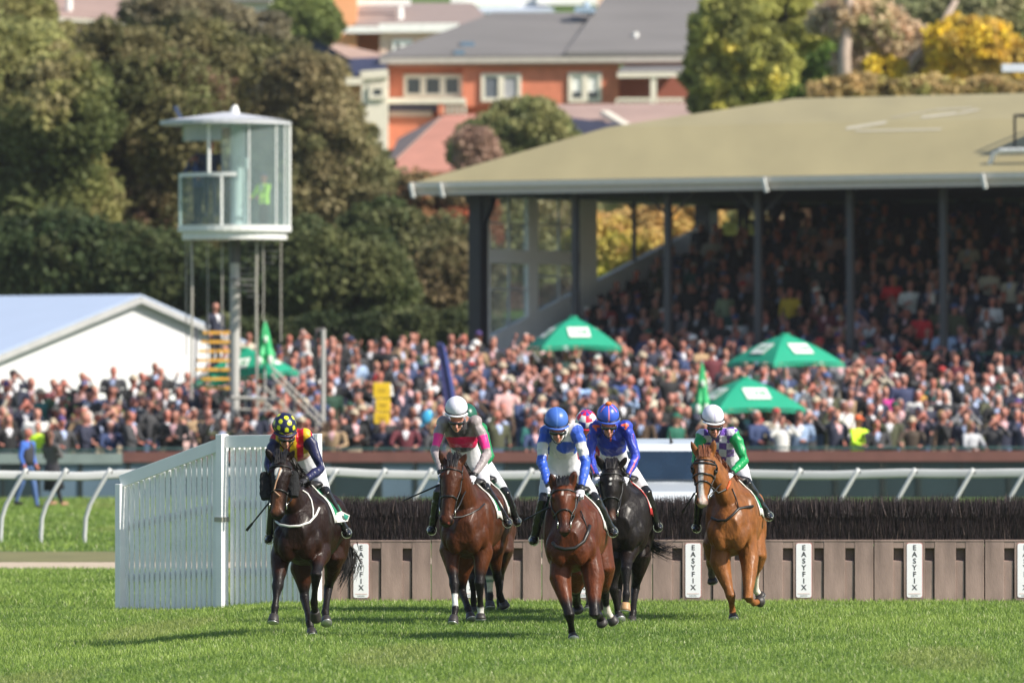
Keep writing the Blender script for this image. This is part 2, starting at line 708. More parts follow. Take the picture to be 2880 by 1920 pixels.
def fence_unit_meshes():
    H = 0.735
    fr = UW
    W2 = fr / 2
    slots = [(0.178, 0.27), (0.462, 0.548), (0.742, 0.828)]
    m = MB()
    m.mi = 0
    zt = 0.655          # top of slot
    # columns between slots (solid front), each a slightly proud bevelled plank
    cuts = [0.004] + [v for s in slots for v in s] + [0.996]
    for k in range(0, len(cuts), 2):
        a, b = cuts[k], cuts[k + 1]
        x0, x1 = -W2 + a * fr, -W2 + b * fr
        m.box(((x0 + x1) / 2, -0.02, H / 2 - 0.06), (x1 - x0, 0.10, H + 0.12))
    for a, b in slots:
        x0, x1 = -W2 + a * fr, -W2 + b * fr
        m.box(((x0 + x1) / 2, -0.018, (zt + H) / 2), (x1 - x0, 0.096, H - zt))
        # sloping inner board that comes forward towards the bottom
        m.mi = 0
        m.prism([(x0, -0.05, -0.06), (x0, -0.052, 0.50), (x0, 0.03, 0.515), (x0, 0.03, -0.06)], (x1 - x0 - 0.012, 0, 0))
        m.mi = 1
        m.box(((x0 + x1) / 2, 0.036, 0.56), (x1 - x0, 0.01, 0.2))
        m.mi = 0
    # lip along the top and the back
    m.box((0, 0.0, H + 0.012), (fr - 0.01, 0.15, 0.024))
    m.mi = 1
    m.box((0, 0.32, H / 2 - 0.04), (fr - 0.02, 0.5, H - 0.05))
    board = m.mesh('panel_board', [plastic, slotm])
    s = MB()
    cx = -W2 + 0.368 * fr
    sw, z0, z1 = 0.145 * fr, 0.055, 0.72
    pts = []
    rr = 0.025
    for (qx, qz, a0) in ((cx + sw / 2 - rr, z1 - rr, 0), (cx - sw / 2 + rr, z1 - rr, 90), (cx - sw / 2 + rr, z0 + rr, 180), (cx + sw / 2 - rr, z0 + rr, 270)):
        for t in range(4):
            an = R(a0 + t * 30)
            pts.append((qx + rr * math.cos(an), -0.074, qz + rr * math.sin(an)))
    s.mi = 1
    s.prism([(p[0] * 1.0, -0.0725, p[2]) for p in pts], (0, 0.004, 0))
    s.mi = 0
    s.prism([(cx + (p[0] - cx) * 0.955, -0.0765, (z0 + z1) / 2 + (p[2] - (z0 + z1) / 2) * 0.99) for p in pts], (0, 0.0032, 0))
    sign = s.mesh('sign', [signm, redm])
    t = MB()
    for i, ch in enumerate('EASYFIX'):
        add_text(t, ch, 0.086, (cx, -0.0768, z1 - 0.060 - i * 0.0805), (1, 0, 0), (0, 0, 1), 0.002)
    t.mi = 1
    add_text(t, 'EASYFIX', 0.024, (cx, -0.0768, z0 + 0.024), (1, 0, 0), (0, 0, 1), 0.002)
    t.mi = 2
    t.box((cx, -0.0788, z0 + 0.050), (sw * 0.75, 0.002, 0.006))
    let = t.mesh('lettering', [inkm, mat('sign_grey', (0.3, 0.3, 0.3), 0.5), mat('sign_pink', (0.75, 0.5, 0.45), 0.5)])
    return board, sign, let


ub, us, ul = fence_unit_meshes()
u0 = None
UNIT_PX = [901.5 + 311.0 * i for i in range(7)]
UL = ['leftmost brown fence unit with a white sign, behind the polka-dot rider\'s horse',
      'brown fence unit mostly hidden behind the horse of the rider in grey and pink',
      'brown fence unit between the legs of the bay and the black horse',
      'brown fence unit with a white sign just right of the black horse\'s tail',
      'brown fence unit with a white sign just right of the chestnut horse',
      'brown fence unit with a white sign, second from the right edge',
      'brown fence unit cut off by the right edge of the photo']
for i, px in enumerate(UNIT_PX):
    c = P(px + 155.5, HOR, FY)
    loc = (c.x, FY, -0.01 - 0.004 * (i == 0))
    if u0 is None:
        u0 = thing('fence_unit', UL[0], 'jump fence', loc, 0, 'units of the steeplechase fence')
        bo = link_mesh('panel_board', ub, u0)
        md = bo.modifiers.new('bevel', 'BEVEL')
        md.width = 0.008
        md.segments = 2
        sg = link_mesh('sign', us, u0)
        link_mesh('lettering', ul, sg)
        link_mesh('birch_brush', BR[0], u0)
        un = u0
    else:
        un = copy_tree(u0)
        un.location = loc
        un['label'] = UL[i]
        for ch in un.children:
            if ch.name.startswith('birch'):
                ch.data = BR[i % 3]

# ------------------------------------------------------------------ white picket wing
whitep = mat('white_paint', (0.86, 0.86, 0.86), 0.45, var=0.05, scale=3, bump=0.04)
Mx, My = P(628, HOR, 93.2).x, 93.2
wd = Vector((math.cos(R(30)), -math.sin(R(30)), 0))
wn = Vector((-math.sin(R(30)), -math.cos(R(30)), 0))
wl = 1.42
mid = Vector((Mx, My, 0))
lef = mid - wd * wl
rig = mid + wd * 1.30
wing = thing('picket_wing', 'white sloping picket wing fence at the left end of the jump', 'fence', (lef.x, lef.y, gz(lef.x, lef.y) - 0.02))
zl, zm, zr = 1.47, 1.93, 1.98
zb = -0.16


def wpost(p, wid, dep, zt, off=0.0):
    b = MB()
    q = p + wn * off
    b.box((q.x, q.y, (zt + zb) / 2), (wid, dep, zt - zb), rz=-R(30))
    return b.build('post', whitep, wing, 0.006)


wpost(lef - wd * 0.02, 0.075, 0.15, zl - 0.05, 0.06)
wpost(mid + wd * 0.02, 0.09, 0.16, zm + 0.10, 0.06)
wpost(rig, 0.09, 0.10, zr + 0.06, -0.05)
for a, b, za, zb2 in ((lef - wd * 0.02, mid, zl, zm), (mid + wd * 0.08, rig, zm + 0.03, zr)):
    tb = MB()
    u = Vector((b.x - a.x, b.y - a.y, zb2 - za)).normalized()
    tb.beam(Vector((a.x, a.y, za - 0.02)) + wn * 0.055, Vector((b.x, b.y, zb2 - 0.02)) + wn * 0.055, 0.05, 0.15)
    tb.build('top_rail', whitep, wing, 0.004)
    for hh in (0.35, 1.15):
        mr_ = MB()
        k2 = hh / 1.9
        mr_.beam(Vector((a.x, a.y, za * k2)) - wn * 0.06, Vector((b.x, b.y, zb2 * k2)) - wn * 0.06, 0.04, 0.10)
        mr_.build('back_rail', whitep, wing)
    L = (b - a).length
    n = int(L / 0.0735)
    pk = MB()
    for i in range(n):
        t = (i + 0.7) / (n + 0.3)
        q = a.lerp(b, t)
        ztp = za + (zb2 - za) * t - 0.09
        pk.box((q.x + random.uniform(-.003, .003), q.y, (ztp + zb) / 2), (0.047, 0.040, ztp - zb), rz=-R(30) + random.uniform(-.08, .24), ry=random.uniform(-.004, .004))
    pk.build('picket_panel', whitep, wing, 0.004)
b = MB()
q = mid + wn * 0.145 + wd * 0.02
b.box((q.x, q.y, 1.0), (0.11, 0.012, 0.055), rz=-R(30))
q2 = mid + wd * 0.069 + wn * 0.06
b.box((q2.x, q2.y, 1.0), (0.012, 0.17, 0.055), rz=-R(30))
b.build('hinge_strap', mat('galvanised_strap', (0.38, 0.36, 0.30), 0.5, 0.5, scale=20), wing)

# ------------------------------------------------------------------ white running rail with gooseneck posts
RY = 129.5
railm = mat('rail_white', (0.47, 0.48, 0.48), 0.5, var=0.06, scale=2)
rz_ = P(0, 1333, RY).z
rail = thing('running_rail', 'long white plastic running rail on bent posts across the course', 'rail', (P(-60, HOR, RY).x, RY, 0))
b = MB()
b.smooth = False
prof = [(-.03, .075), (-.06, .05), (-.065, 0), (-.06, -.05), (-.03, -.075), (.03, -.06), (.045, 0), (.03, .06)]
pts = []
pxs = list(range(-560, 3440, 100))
for px in pxs:
    wob = 4 * math.sin(px / 170.0) + (6 if px < 300 else 0) + (6 * math.exp(-((px - 2520) / 120.0) ** 2) * -1)
    pts.append(P(px, 1329 + wob + (4 if px > 1000 else 0), RY + 1.0 * math.sin(px / 900.0)))
vsr = [(p.x, p.y + a, p.z + c) for p in pts for a, c in prof]
k = len(prof)
fsr = [(i * k + j, i * k + (j + 1) % k, (i + 1) * k + (j + 1) % k, (i + 1) * k + j) for i in range(len(pts) - 1) for j in range(k)]
b.add(vsr, fsr)
b.build('rail', railm, rail)
for px in (-500, -380, -265, -150, -40, 72, 185, 308, 430, 800, 945, 1082, 1212, 1340, 1495, 1780, 2100, 2250, 2412, 2572, 2735, 2885, 3040, 3200):
    b = MB()
    b.smooth = True
    t = P(px, 1322, RY - 0.09)
    f = P(px - 70, 1500, RY - 0.09)
    cx0, cx1 = t.x, f.x
    b.tube([(cx0 + 0.02, RY - 0.085, t.z + 0.03), (cx0 - 0.03, RY - 0.09, t.z - 0.05), (cx0 - 0.21, RY - 0.09, t.z - 0.36), (cx0 - 0.33, RY - 0.09, t.z - 0.58), (cx0 - 0.40, RY - 0.09, t.z - 0.80), (cx1, RY - 0.09, 0.12), (cx1 + 0.005, RY - 0.09, -0.2)], 0.037, 10)
    b.build('post', railm, rail)
    b = MB()
    b.box((cx0 + 0.035, RY - 0.075, t.z - 0.03), (0.03, 0.03, 0.05))
    b.build('clamp', inkm, rail)

# ------------------------------------------------------------------ dark boundary fence in front of the crowd
BY = 183.2
tealp = mat('teal_panel', (0.018, 0.034, 0.04), 0.35, var=0.25, scale=0.8)
bluep = mat('blue_panel', (0.10, 0.15, 0.20), 0.4, var=0.25, scale=0.6)
dkm = mat('dark_post', (0.012, 0.02, 0.02), 0.5)
capr = mat('brown_capping', (0.16, 0.065, 0.055), 0.55, var=0.15, scale=2)
capg = mat('grey_green_capping', (0.22, 0.27, 0.26), 0.55, var=0.15, scale=2)
bf = thing('boundary_fence', 'dark panelled crowd fence with a reddish brown capping board', 'fence', (P(-100, HOR, BY).x, BY, 0))
for (a, c, m_, dz) in ((-600, 345, capg, -.04), (346.5, 1990, capr, 0), (1991.5, 3400, capr, 0.02)):
    b = MB()
    p0, p1 = P(a, 1284, BY), P(c, 1284, BY)
    b.box(((p0.x + p1.x) / 2, BY - 0.03, p0.z + dz), (p1.x - p0.x, 0.09, 0.25))
    b.build('capping_board', m_, bf)
    b = MB()
    b.box(((p0.x + p1.x) / 2, BY - 0.02, p0.z + dz + 0.20), (p1.x - p0.x, 0.05, 0.045))
    b.build('hand_rail', mat('green_rail', (0.05, 0.10, 0.10), 0.4), bf)
px = -600
i = 0
while px < 3400:
    b = MB()
    wpx = 118 + 20 * math.sin(i * 2.1)
    p0, p1 = P(px + 6, HOR, BY), P(px + wpx - 6, HOR, BY)
    z1 = 0.90
    b.box(((p0.x + p1.x) / 2, BY + 0.02, z1 / 2 - 0.05), (p1.x - p0.x, 0.03, z1 + 0.1))
    b.build('panel', bluep if (i % 4 != 1 and px < 1450) else tealp, bf)
    b = MB()
    p = P(px, HOR, BY)
    b.box((p.x, BY + 0.02, 0.5), (0.09, 0.10, 1.15))
    b.build('post', dkm, bf)
    px += wpx
    i += 1
# ------------------------------------------------------------------ grandstand (turned 32 degrees)
SO = Vector((-0.92, 209.0, 0))
SU = Vector((0.85, -0.527, 0))
SV = Vector((0.527, 0.85, 0))


def ST(u, v, z):
    return SO + SU * u + SV * v + Vector((0, 0, z))


stand = thing('grandstand', 'roofed grandstand with a long olive roof and dark posts behind the crowd', 'grandstand', ST(0, 0, 2.0))
roofm = mat('olive_roof', (0.335, 0.285, 0.150), 0.55, var=0.10, scale=0.7, stretch=(1, 0.35, 0.35), detail=8)
gutm = mat('gutter_grey', (0.80, 0.72, 0.62), 0.5, var=0.05)
fasm = mat('fascia_grey', (0.60, 0.53, 0.46), 0.6, var=0.06)
darkp = mat('dark_steel', (0.018, 0.018, 0.024), 0.5, var=0.1)
greyp = mat('grey_steel', (0.055, 0.055, 0.062), 0.5, var=0.1)
whitew = mat('white_wall', (0.93, 0.92, 0.90), 0.7, var=0.06, scale=1.5)
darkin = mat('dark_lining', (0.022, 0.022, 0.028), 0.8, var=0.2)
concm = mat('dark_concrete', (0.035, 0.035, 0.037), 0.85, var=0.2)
UE = 26.0
ez = 8.2
q = [(-1.25, -1.2, ez), (UE, -1.2, ez), (UE, 2.6, 9.73), (2.55, 2.6, 9.73), (UE, 6.3, 10.56), (6.3, 6.3, 10.56), (-1.25, 13.8, ez), (2.55, 10.0, 9.73), (UE, 10.0, 9.73), (UE, 13.8, ez)]
b = MB()
b.add([ST(*p) for p in q], [(0, 1, 2, 3), (3, 2, 4, 5), (0, 3, 7, 6), (3, 5, 7), (5, 4, 8, 7), (7, 8, 9, 6)])
ro = b.build('roof', roofm, stand)
md = ro.modifiers.new('s', 'SOLIDIFY')
md.thickness = 0.06
md.offset = 0
b = MB()
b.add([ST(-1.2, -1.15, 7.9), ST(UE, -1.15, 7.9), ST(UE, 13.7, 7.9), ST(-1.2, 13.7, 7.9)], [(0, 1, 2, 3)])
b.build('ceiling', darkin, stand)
b = MB()
b.beam(ST(-1.36, -1.27, ez - 0.06), ST(UE, -1.27, ez - 0.06), 0.13, 0.15)
b.beam(ST(-1.32, -1.35, ez - 0.06), ST(-1.32, 13.8, ez - 0.06), 0.13, 0.15)
b.build('gutter', gutm, stand)
b = MB()
b.beam(ST(-1.25, -1.22, 7.97), ST(UE, -1.22, 7.97), 0.05, 0.20)
b.beam(ST(-1.25, -1.25, 7.97), ST(-1.25, 13.8, 7.97), 0.05, 0.20)
b.build('fascia', fasm, stand)
brk = mat('bracket_white', (0.7, 0.7, 0.66), 0.5)
for u in (-1.3, -0.35, 9.75, 16.3):
    b = MB()
    b.beam(ST(u, -1.40, ez - 0.02), ST(u + 0.10, -1.40, ez - 0.40), 0.09, 0.06, up=SV)
    b.build('gutter_bracket', brk, stand)
for i, u in enumerate((0, 3.1, 6.0, 8.8, 11.6, 14.4, 17.2, 20)):
    b = MB()
    wpo = 0.40 if i == 0 else 0.18
    pm = darkp if i == 0 else greyp
    b.beam(ST(u, 0.0, 1.2), ST(u, 0.0, 7.88), wpo, wpo, up=SV)
    if i == 0:
        b.beam(ST(u - 0.35, 0, 7.75), ST(u + 0.5, 0, 7.75), 0.3, 0.2)
        b.prism([ST(u + 0.2, 0.12, 7.65), ST(u + 0.5, 0.12, 7.65), ST(u + 0.2, 0.12, 7.0)], SV * -0.24)
    b.build('post', pm, stand, 0.02)
    if i in (2, 3):
        b = MB()
        b.beam(ST(u, 0.1, 7.2), ST(u + 0.75, 0.1, 7.86), 0.06, 0.06)
        b.beam(ST(u, 0.1, 7.2), ST(u - 0.75, 0.1, 7.86), 0.06, 0.06)
        b.build('brace', greyp, stand)


def rake(v):
    return 2.45 + 0.37 * max(0, v - 1.0)


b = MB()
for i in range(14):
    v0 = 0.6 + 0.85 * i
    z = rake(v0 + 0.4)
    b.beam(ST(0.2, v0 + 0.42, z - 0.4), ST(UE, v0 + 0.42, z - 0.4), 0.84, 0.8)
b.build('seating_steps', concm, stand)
# front wall under the seats
b = MB()
b.beam(ST(-0.1, 0.3, 1.5), ST(UE, 0.3, 1.5), 0.2, 1.9)
b.build('front_wall', whitew, stand)
b = MB()
b.beam(ST(0.5, 0.12, 3.55), ST(UE, 0.12, 3.55), 0.06, 0.09)
b.beam(ST(0.5, 0.12, 3.0), ST(UE, 0.12, 3.0), 0.04, 0.05)
for u in np.arange(0.5, UE, 1.0):
    b.beam(ST(u, 0.12, 2.4), ST(u, 0.12, 3.55), 0.04, 0.04, up=SV)
b.build('front_railing', mat('green_railing', (0.01, 0.07, 0.045), 0.4), stand)
# left end wall: rake-line plinth, piers, framed windows
b = MB()
th = SU * -0.16


def wall_poly(pts):
    b.prism([ST(0, v, z) for v, z in pts], th)


wall_poly([(0.28, 1.0), (12.4, 1.0), (12.4, 7.35), (0.28, 3.95)])
wall_poly([(0.28, 3.95), (0.62, 4.04), (0.62, 7.87), (0.28, 7.87)])
wall_poly([(2.62, 4.61), (3.12, 4.75), (3.12, 7.87), (2.62, 7.87)])
wall_poly([(5.35, 5.37), (6.25, 5.63), (6.25, 7.87), (5.35, 7.87)])
wall_poly([(0.62, 6.05), (2.62, 6.05), (2.62, 6.42), (0.62, 6.42)])
wall_poly([(3.12, 6.05), (5.35, 6.05), (5.35, 6.42), (3.12, 6.42)])
b.build('end_wall', whitew, stand)
g = glass('stand_glass', (0.85, 0.80, 0.80), 0.24)
fr = mat('window_frame_grey', (0.62, 0.63, 0.65), 0.5)


def rk(v):
    return 3.95 + (v - 0.28) * 0.2805


for v0, v1, za, zb_ in ((0.62, 2.62, None, 6.05), (0.62, 2.62, 6.42, 7.87), (3.12, 5.35, None, 6.05), (3.12, 5.35, 6.42, 7.87)):
    b = MB()
    lo0, lo1 = (rk(v0) if za is None else za), (rk(v1) if za is None else za)
    b.prism([ST(-0.07, v0, lo0), ST(-0.07, v1, lo1), ST(-0.07, v1, zb_), ST(-0.07, v0, zb_)], SU * -0.02)
    wo = b.build('window', g, stand)
    b = MB()
    vm = (v0 + v1) / 2
    b.beam(ST(-0.02, vm, (lo0 + lo1) / 2), ST(-0.02, vm, zb_), 0.05, 0.05, up=SU)
    zz = zb_ - (zb_ - max(lo0, lo1)) * 0.5
    b.beam(ST(-0.025, v0, zz), ST(-0.025, v1, zz), 0.05, 0.05)
    b.build('glazing_bar', fr, wo)
b = MB()
b.beam(ST(-0.05, 8.35, 6.1), ST(-0.05, 8.35, 7.87), 0.09, 0.09, up=SU)
b.build('opening_bar', darkp, stand)
b = MB()
b.beam(ST(0.0, 12.3, 1.5), ST(0.0, 12.3, 7.88), 0.5, 0.5, up=SU)
b.build('back_corner_post', darkp, stand)
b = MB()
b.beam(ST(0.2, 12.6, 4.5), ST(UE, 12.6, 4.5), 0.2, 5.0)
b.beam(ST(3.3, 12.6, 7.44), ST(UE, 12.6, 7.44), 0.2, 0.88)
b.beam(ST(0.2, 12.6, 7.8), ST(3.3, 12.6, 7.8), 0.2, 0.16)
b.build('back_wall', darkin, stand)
# things on the roof
b = MB()
pm = mat('faded_paint', (0.47, 0.43, 0.33), 0.7, var=0.1)


def roofz(u, v):
    return ez + (9.73 - ez) * (v + 1.2) / 3.8 if v < 2.6 else 9.73 + (10.56 - 9.73) * (v - 2.6) / 3.7


def roof_patch(u0, v0, u1, v1, wd_):
    d = Vector((u1 - u0, v1 - v0)).normalized()
    n_ = Vector((-d.y, d.x)) * wd_ / 2
    c = [(u0 + n_.x, v0 + n_.y), (u1 + n_.x, v1 + n_.y), (u1 - n_.x, v1 - n_.y), (u0 - n_.x, v0 - n_.y)]
    b.add([ST(u_, v_, roofz(u_, v_) + 0.045) for u_, v_ in c], [(0, 1, 2, 3)])


roof_patch(10.3, 2.1, 11.3, 2.5, 0.25)
roof_patch(10.7, 1.9, 13.3, 1.9, 0.12)
roof_patch(11.2, 3.0, 11.9, 4.0, 0.12)
roof_patch(11.9, 4.1, 13.0, 4.2, 0.16)
roof_patch(12.1, 3.0, 12.9, 3.5, 0.4)
roof_patch(13.0, 3.4, 13.3, 4.0, 0.25)
b.build('faded_marking', pm, stand)
# pipe frame and dark cabin on the right of the roof (its shadow falls across the roof)
fr_t = thing('roof_frame', 'dark pipe frame with a white bent pipe standing on the olive roof at the right edge', 'frame', ST(16.3, 0.0, ez))
b = MB()
for u, v in ((16.35, 0.3), (18.0, 0.3), (16.35, 1.6), (18.0, 1.6)):
    b.tube([ST(u, v, roofz(u, v)), ST(u, v, 9.75)], 0.035)
for a, c in (((16.35, 0.3), (18.0, 0.3)), ((16.35, 1.6), (18.0, 1.6)), ((16.35, 0.3), (16.35, 1.6))):
    b.tube([ST(*a, 9.75), ST(*c, 9.75)], 0.035)
b.build('frame', darkp, fr_t)
b = MB()
b.tube([ST(16.1, -0.6, roofz(0, -.6)), ST(16.22, -0.6, 8.72), ST(16.4, -0.6, 8.8), ST(18.6, -0.6, 8.8)], 0.07)
b.build('white_pipe', brk, fr_t)
cab = thing('roof_cabin', 'box shaped camera cabin on the grandstand roof just past the right edge', 'cabin', ST(19.4, 1.3, ez + 1))
b = MB()
b.box(ST(19.4, 1.3, 9.6), (2.2, 2.0, 2.6), rz=-R(32))
b.build('cabin_wall', greyp, cab)
b = MB()
b.box(ST(19.4, 1.3, 10.95), (2.5, 2.3, 0.1), rz=-R(32))
b.build('cabin_roof', gutm, cab)

# ------------------------------------------------------------------ white marquee
TA = Vector((P(378, HOR, 212).x, 212.0, 5.12))
tr_, tg = Vector((-.77, .64, 0)), Vector((.64, .77, 0))
tent = thing('marquee', 'large white marquee with a pointed gable behind the crowd on the left', 'tent', (TA.x, TA.y, gz(TA.x, TA.y)))
canvas = mat('white_canvas', (0.68, 0.68, 0.70), 0.6, var=0.03, scale=0.7)
HWD, sl_ = 8.0, 0.29
ap = TA
l_, r_ = TA - tg * HWD - Vector((0, 0, HWD * sl_)), TA + tg * HWD - Vector((0, 0, HWD * sl_))
back = tr_ * 26
b = MB()
b.prism([ap, l_, Vector((l_.x, l_.y, 0.5)), Vector((r_.x, r_.y, 0.5)), r_], back)
b.build('canvas_wall', canvas, tent)
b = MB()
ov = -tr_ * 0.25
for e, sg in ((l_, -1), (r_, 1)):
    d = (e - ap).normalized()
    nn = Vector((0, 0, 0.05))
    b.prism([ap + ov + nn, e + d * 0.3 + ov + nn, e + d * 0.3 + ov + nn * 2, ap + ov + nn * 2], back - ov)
b.build('canvas_roof', mat('shade_blue_canvas', (0.42, 0.50, 0.65), 0.45, var=0.03, scale=0.8), tent)  # pale blue stands in for the shade on the unlit slope
b = MB()
for e in (l_, r_):
    b.beam(ap + ov * 1.02 - Vector((0, 0, .05)), e + ov * 1.02 - Vector((0, 0, .05)), 0.05, 0.16)
b.build('gable_frame', mat('frame_grey', (0.42, 0.42, 0.42), 0.5), tent)

# ------------------------------------------------------------------ observation tower
TY = 187.0
tc_ = P(660, HOR, TY)
tw = thing('observation_tower', 'round glazed observation cabin on a tall grey pole above the crowd', 'tower', (tc_.x, TY, gz(tc_.x, TY)))
S_ = FPX / TY
towm = mat('tower_white', (0.76, 0.76, 0.74), 0.45, var=0.05)
towg = mat('tower_grey', (0.42, 0.41, 0.39), 0.5, var=0.08)
tgl = glass('tower_glass', (0.40, 0.48, 0.49), 0.16)
cxp, crad = 660, 1.33


def zt(py):
    return CAM_H - (py - HOR) / S_


C0 = Vector((tc_.x, TY, 0))


def arc(r_, a0, a1, n=24):
    return [(C0.x + r_ * math.sin(R(a0 + (a1 - a0) * i / n)), TY - r_ * math.cos(R(a0 + (a1 - a0) * i / n))) for i in range(n + 1)]


def ring(mb, r0, r1, z0, z1, a0=0, a1=360, n=40):
    o, i_ = arc(r1, a0, a1, n), arc(r0, a0, a1, n)
    for k in range(n):
        mb.add([(*i_[k], z0), (*o[k], z0), (*o[k + 1], z0), (*i_[k + 1], z0), (*i_[k], z1), (*o[k], z1), (*o[k + 1], z1), (*i_[k + 1], z1)],
               [(0, 3, 2, 1), (4, 5, 6, 7), (1, 2, 6, 5), (3, 0, 4, 7)])


def cone(mb, c, r0, z0, r1, z1, n=40):
    vs = []
    for r_, z in ((r0, z0), (r1, z1)):
        vs += [(c.x + r_ * math.cos(2 * math.pi * i / n), c.y + r_ * math.sin(2 * math.pi * i / n), z) for i in range(n)]
    mb.add(vs, [(i, (i + 1) % n, n + (i + 1) % n, n + i) for i in range(n)] + [tuple(reversed(range(n))), tuple(range(n, 2 * n))])


b = MB()
cone(b, C0, 1.38, zt(652), 1.38, zt(636))
cone(b, C0, 1.28, zt(674), 1.28, zt(652))
b.build('floor_ring', towm, tw)
b = MB()
cone(b, C0 + Vector((-0.22, 0, 0)), 1.60, zt(352), 1.60, zt(341))
cone(b, C0 + Vector((-0.18, 0, 0)), 1.60, zt(341), 0.12, zt(316))
b.build('roof', mat('tower_roof', (0.50, 0.51, 0.54), 0.5, var=0.06), tw)
b = MB()
b.tube([(C0.x, TY, zt(320)), (C0.x, TY, zt(306)), (C0.x + 0.02, TY, zt(296))], [0.13, 0.09, 0.04])
b.build('finial', towm, tw)
ls = thing('floodlight', 'small dark floodlight tilted on the left rim of the tower roof', 'lamp', (P(500, HOR, TY).x, TY, zt(340)))
b = MB()
b.beam((P(512, HOR, TY).x, TY - 0.2, zt(338)), (P(493, HOR, TY).x, TY - 0.2, zt(300)), 0.16, 0.1)
b.tube([(P(514, HOR, TY).x, TY - 0.2, zt(346)), (P(512, HOR, TY).x, TY - 0.2, zt(332))], 0.03)
b.build('housing', mat('floodlight_blue', (0.04, 0.06, 0.12), 0.4), ls)
# glazing: full-height right side, balcony low panel and drop panel on the left
b = MB()
ring(b, crad - 0.01, crad, zt(636), zt(350), -12, 172, 26)
b.build('glass_panel', tgl, tw)
b = MB()
ring(b, crad, crad + 0.012, zt(636), zt(497), -92, -12, 16)
b.build('balcony_glass', tgl, tw)
b = MB()
ring(b, crad - 0.012, crad, zt(400), zt(350), -70, -12, 14)
b.build('drop_panel', glass('tower_glass_pale', (0.42, 0.48, 0.48), 0.6), tw)
b = MB()
ring(b, crad - 0.03, crad + 0.03, zt(499), zt(489), -95, 4, 20)
for a in (-92, -12):
    x, y = arc(crad, a, a + 1, 1)[0]
    b.tube([(x, y, zt(636)), (x, y, zt(490))], 0.035, 8)
b.build('balcony_rail', towm, tw)
b = MB()
for a, pyt in ((-26, 350), (172, 350), (88, 350), (17, 350), (51, 350), (68, 350)):
    x, y = arc(crad, a, a + 1, 1)[0]
    b = MB()
    b.tube([(x, y, zt(490 if a == -26 else 636)), (x, y, zt(pyt))], 0.04 if a in (-26, 88, 172) else 0.02, 8)
    b.build('mullion', towm, tw)
b = MB()
b.tube([(C0.x + 0.05, TY, zt(640)), (C0.x + 0.05, TY, zt(352))], 0.14, 14)
b.build('inner_column', towm, tw)
b = MB()
b.tube([(C0.x + 0.28, TY - 0.5, zt(640)), (C0.x + 0.28, TY - 0.5, zt(520)), (C0.x + 0.40, TY - 0.5, zt(520))], 0.03, 8)
b.tube([(C0.x + 0.12, TY - 0.3, zt(440)), (C0.x + 0.30, TY - 0.3, zt(450)), (C0.x + 0.30, TY - 0.3, zt(475))], 0.06, 8)
b.build('equipment_stand', towm, tw)
b = MB()
b.tube([(C0.x, TY, gz(C0.x, TY)), (C0.x, TY, zt(740))], 0.115, 16)
b.build('pole', towg, tw)
b = MB()
b.tube([(C0.x, TY, zt(740)), (C0.x, TY, zt(672))], 0.135, 16)
b.build('pole_head', mat('pole_dark', (0.07, 0.07, 0.075), 0.5), tw)
for k, (px, pyb) in enumerate(((521, 1000), (541, 1120), (580, 1150), (627, 920), (672, 1000), (725, 1180), (788, 960), (742, 900))):
    b = MB()
    x = P(px, HOR, TY).x
    dy = (-1) ** k * 0.6
    b.tube([(x, TY + dy, zt(672)), (x + 0.02 * math.sin(k), TY + dy, zt(800)), (x, TY + dy, zt(pyb))], 0.016 if k not in (1, 5) else 0.03, 6)
    b.build('hanging_rod', mat('rod_pale', (0.36, 0.34, 0.30), 0.5), tw)
b = MB()
for i in range(11):
    z = zt(690 + i * 16)
    a = R(-60 + i * 38)
    b.box((C0.x + 0.42 + 0.25 * math.cos(a), TY + 0.35 * math.sin(a), z), (0.72, 0.22, 0.03), rz=a * 0.3)
b.build('spiral_stair', mat('stair_dark', (0.10, 0.10, 0.10), 0.5), tw)
b = MB()
for k, (pya, dx) in enumerate(((1030, 0), (1052, 0), (1085, -20), (1120, -25))):
    b.tube([P(762 + dx, pya, TY - 0.8 + 0.2 * k), P(905 + dx, pya + 145, TY - 0.8 + 0.2 * k)], 0.028, 6)
for px, py in ((770, 1035), (800, 1070), (830, 1100), (862, 1135), (890, 1165)):
    b.tube([P(px, py, TY - 0.7), P(px, py + 75, TY - 0.7)], 0.02, 6)
b.tube([P(650, 1118, TY - 0.6), P(790, 1122, TY - 0.6)], 0.05, 6)
b.tube([P(660, 1150, TY - 0.6), P(800, 1154, TY - 0.6)], 0.03, 6)
b.build('access_stair_rail', mat('rail_pale', (0.42, 0.40, 0.36), 0.5), tw)

# yellow-edged staircase beside the tower
yst = thing('staircase', 'open white staircase with yellow edged treads left of the tower pole', 'staircase', (P(600, HOR, 188.5).x, 188.5, gz(P(600, HOR, 188.5).x, 188.5)))
yel = mat('yellow_edge', (0.75, 0.42, 0.06), 0.5, var=0.08)
for i in range(7):
    b = MB()
    py = 935 + i * 26
    x0, x1 = (572 - 6 * i if i < 4 else 552 + 12 * (i - 4)), 646
    p0, p1 = P(x0, py, 189.2 - 0.3 * i), P(x1, py, 189.2 - 0.3 * i)
    b.box(((p0.x + p1.x) / 2, p0.y, p0.z), (p1.x - p0.x, 0.28, 0.07))
    b.build('tread', yel, yst)
b = MB()
for px in (552, 646):
    b.beam(P(px, 925, 189.6), P(px - 4, 1110, 187.2), 0.05, 0.12)
b.build('stringer', mat('stringer_dark', (0.05, 0.05, 0.06), 0.5), yst)
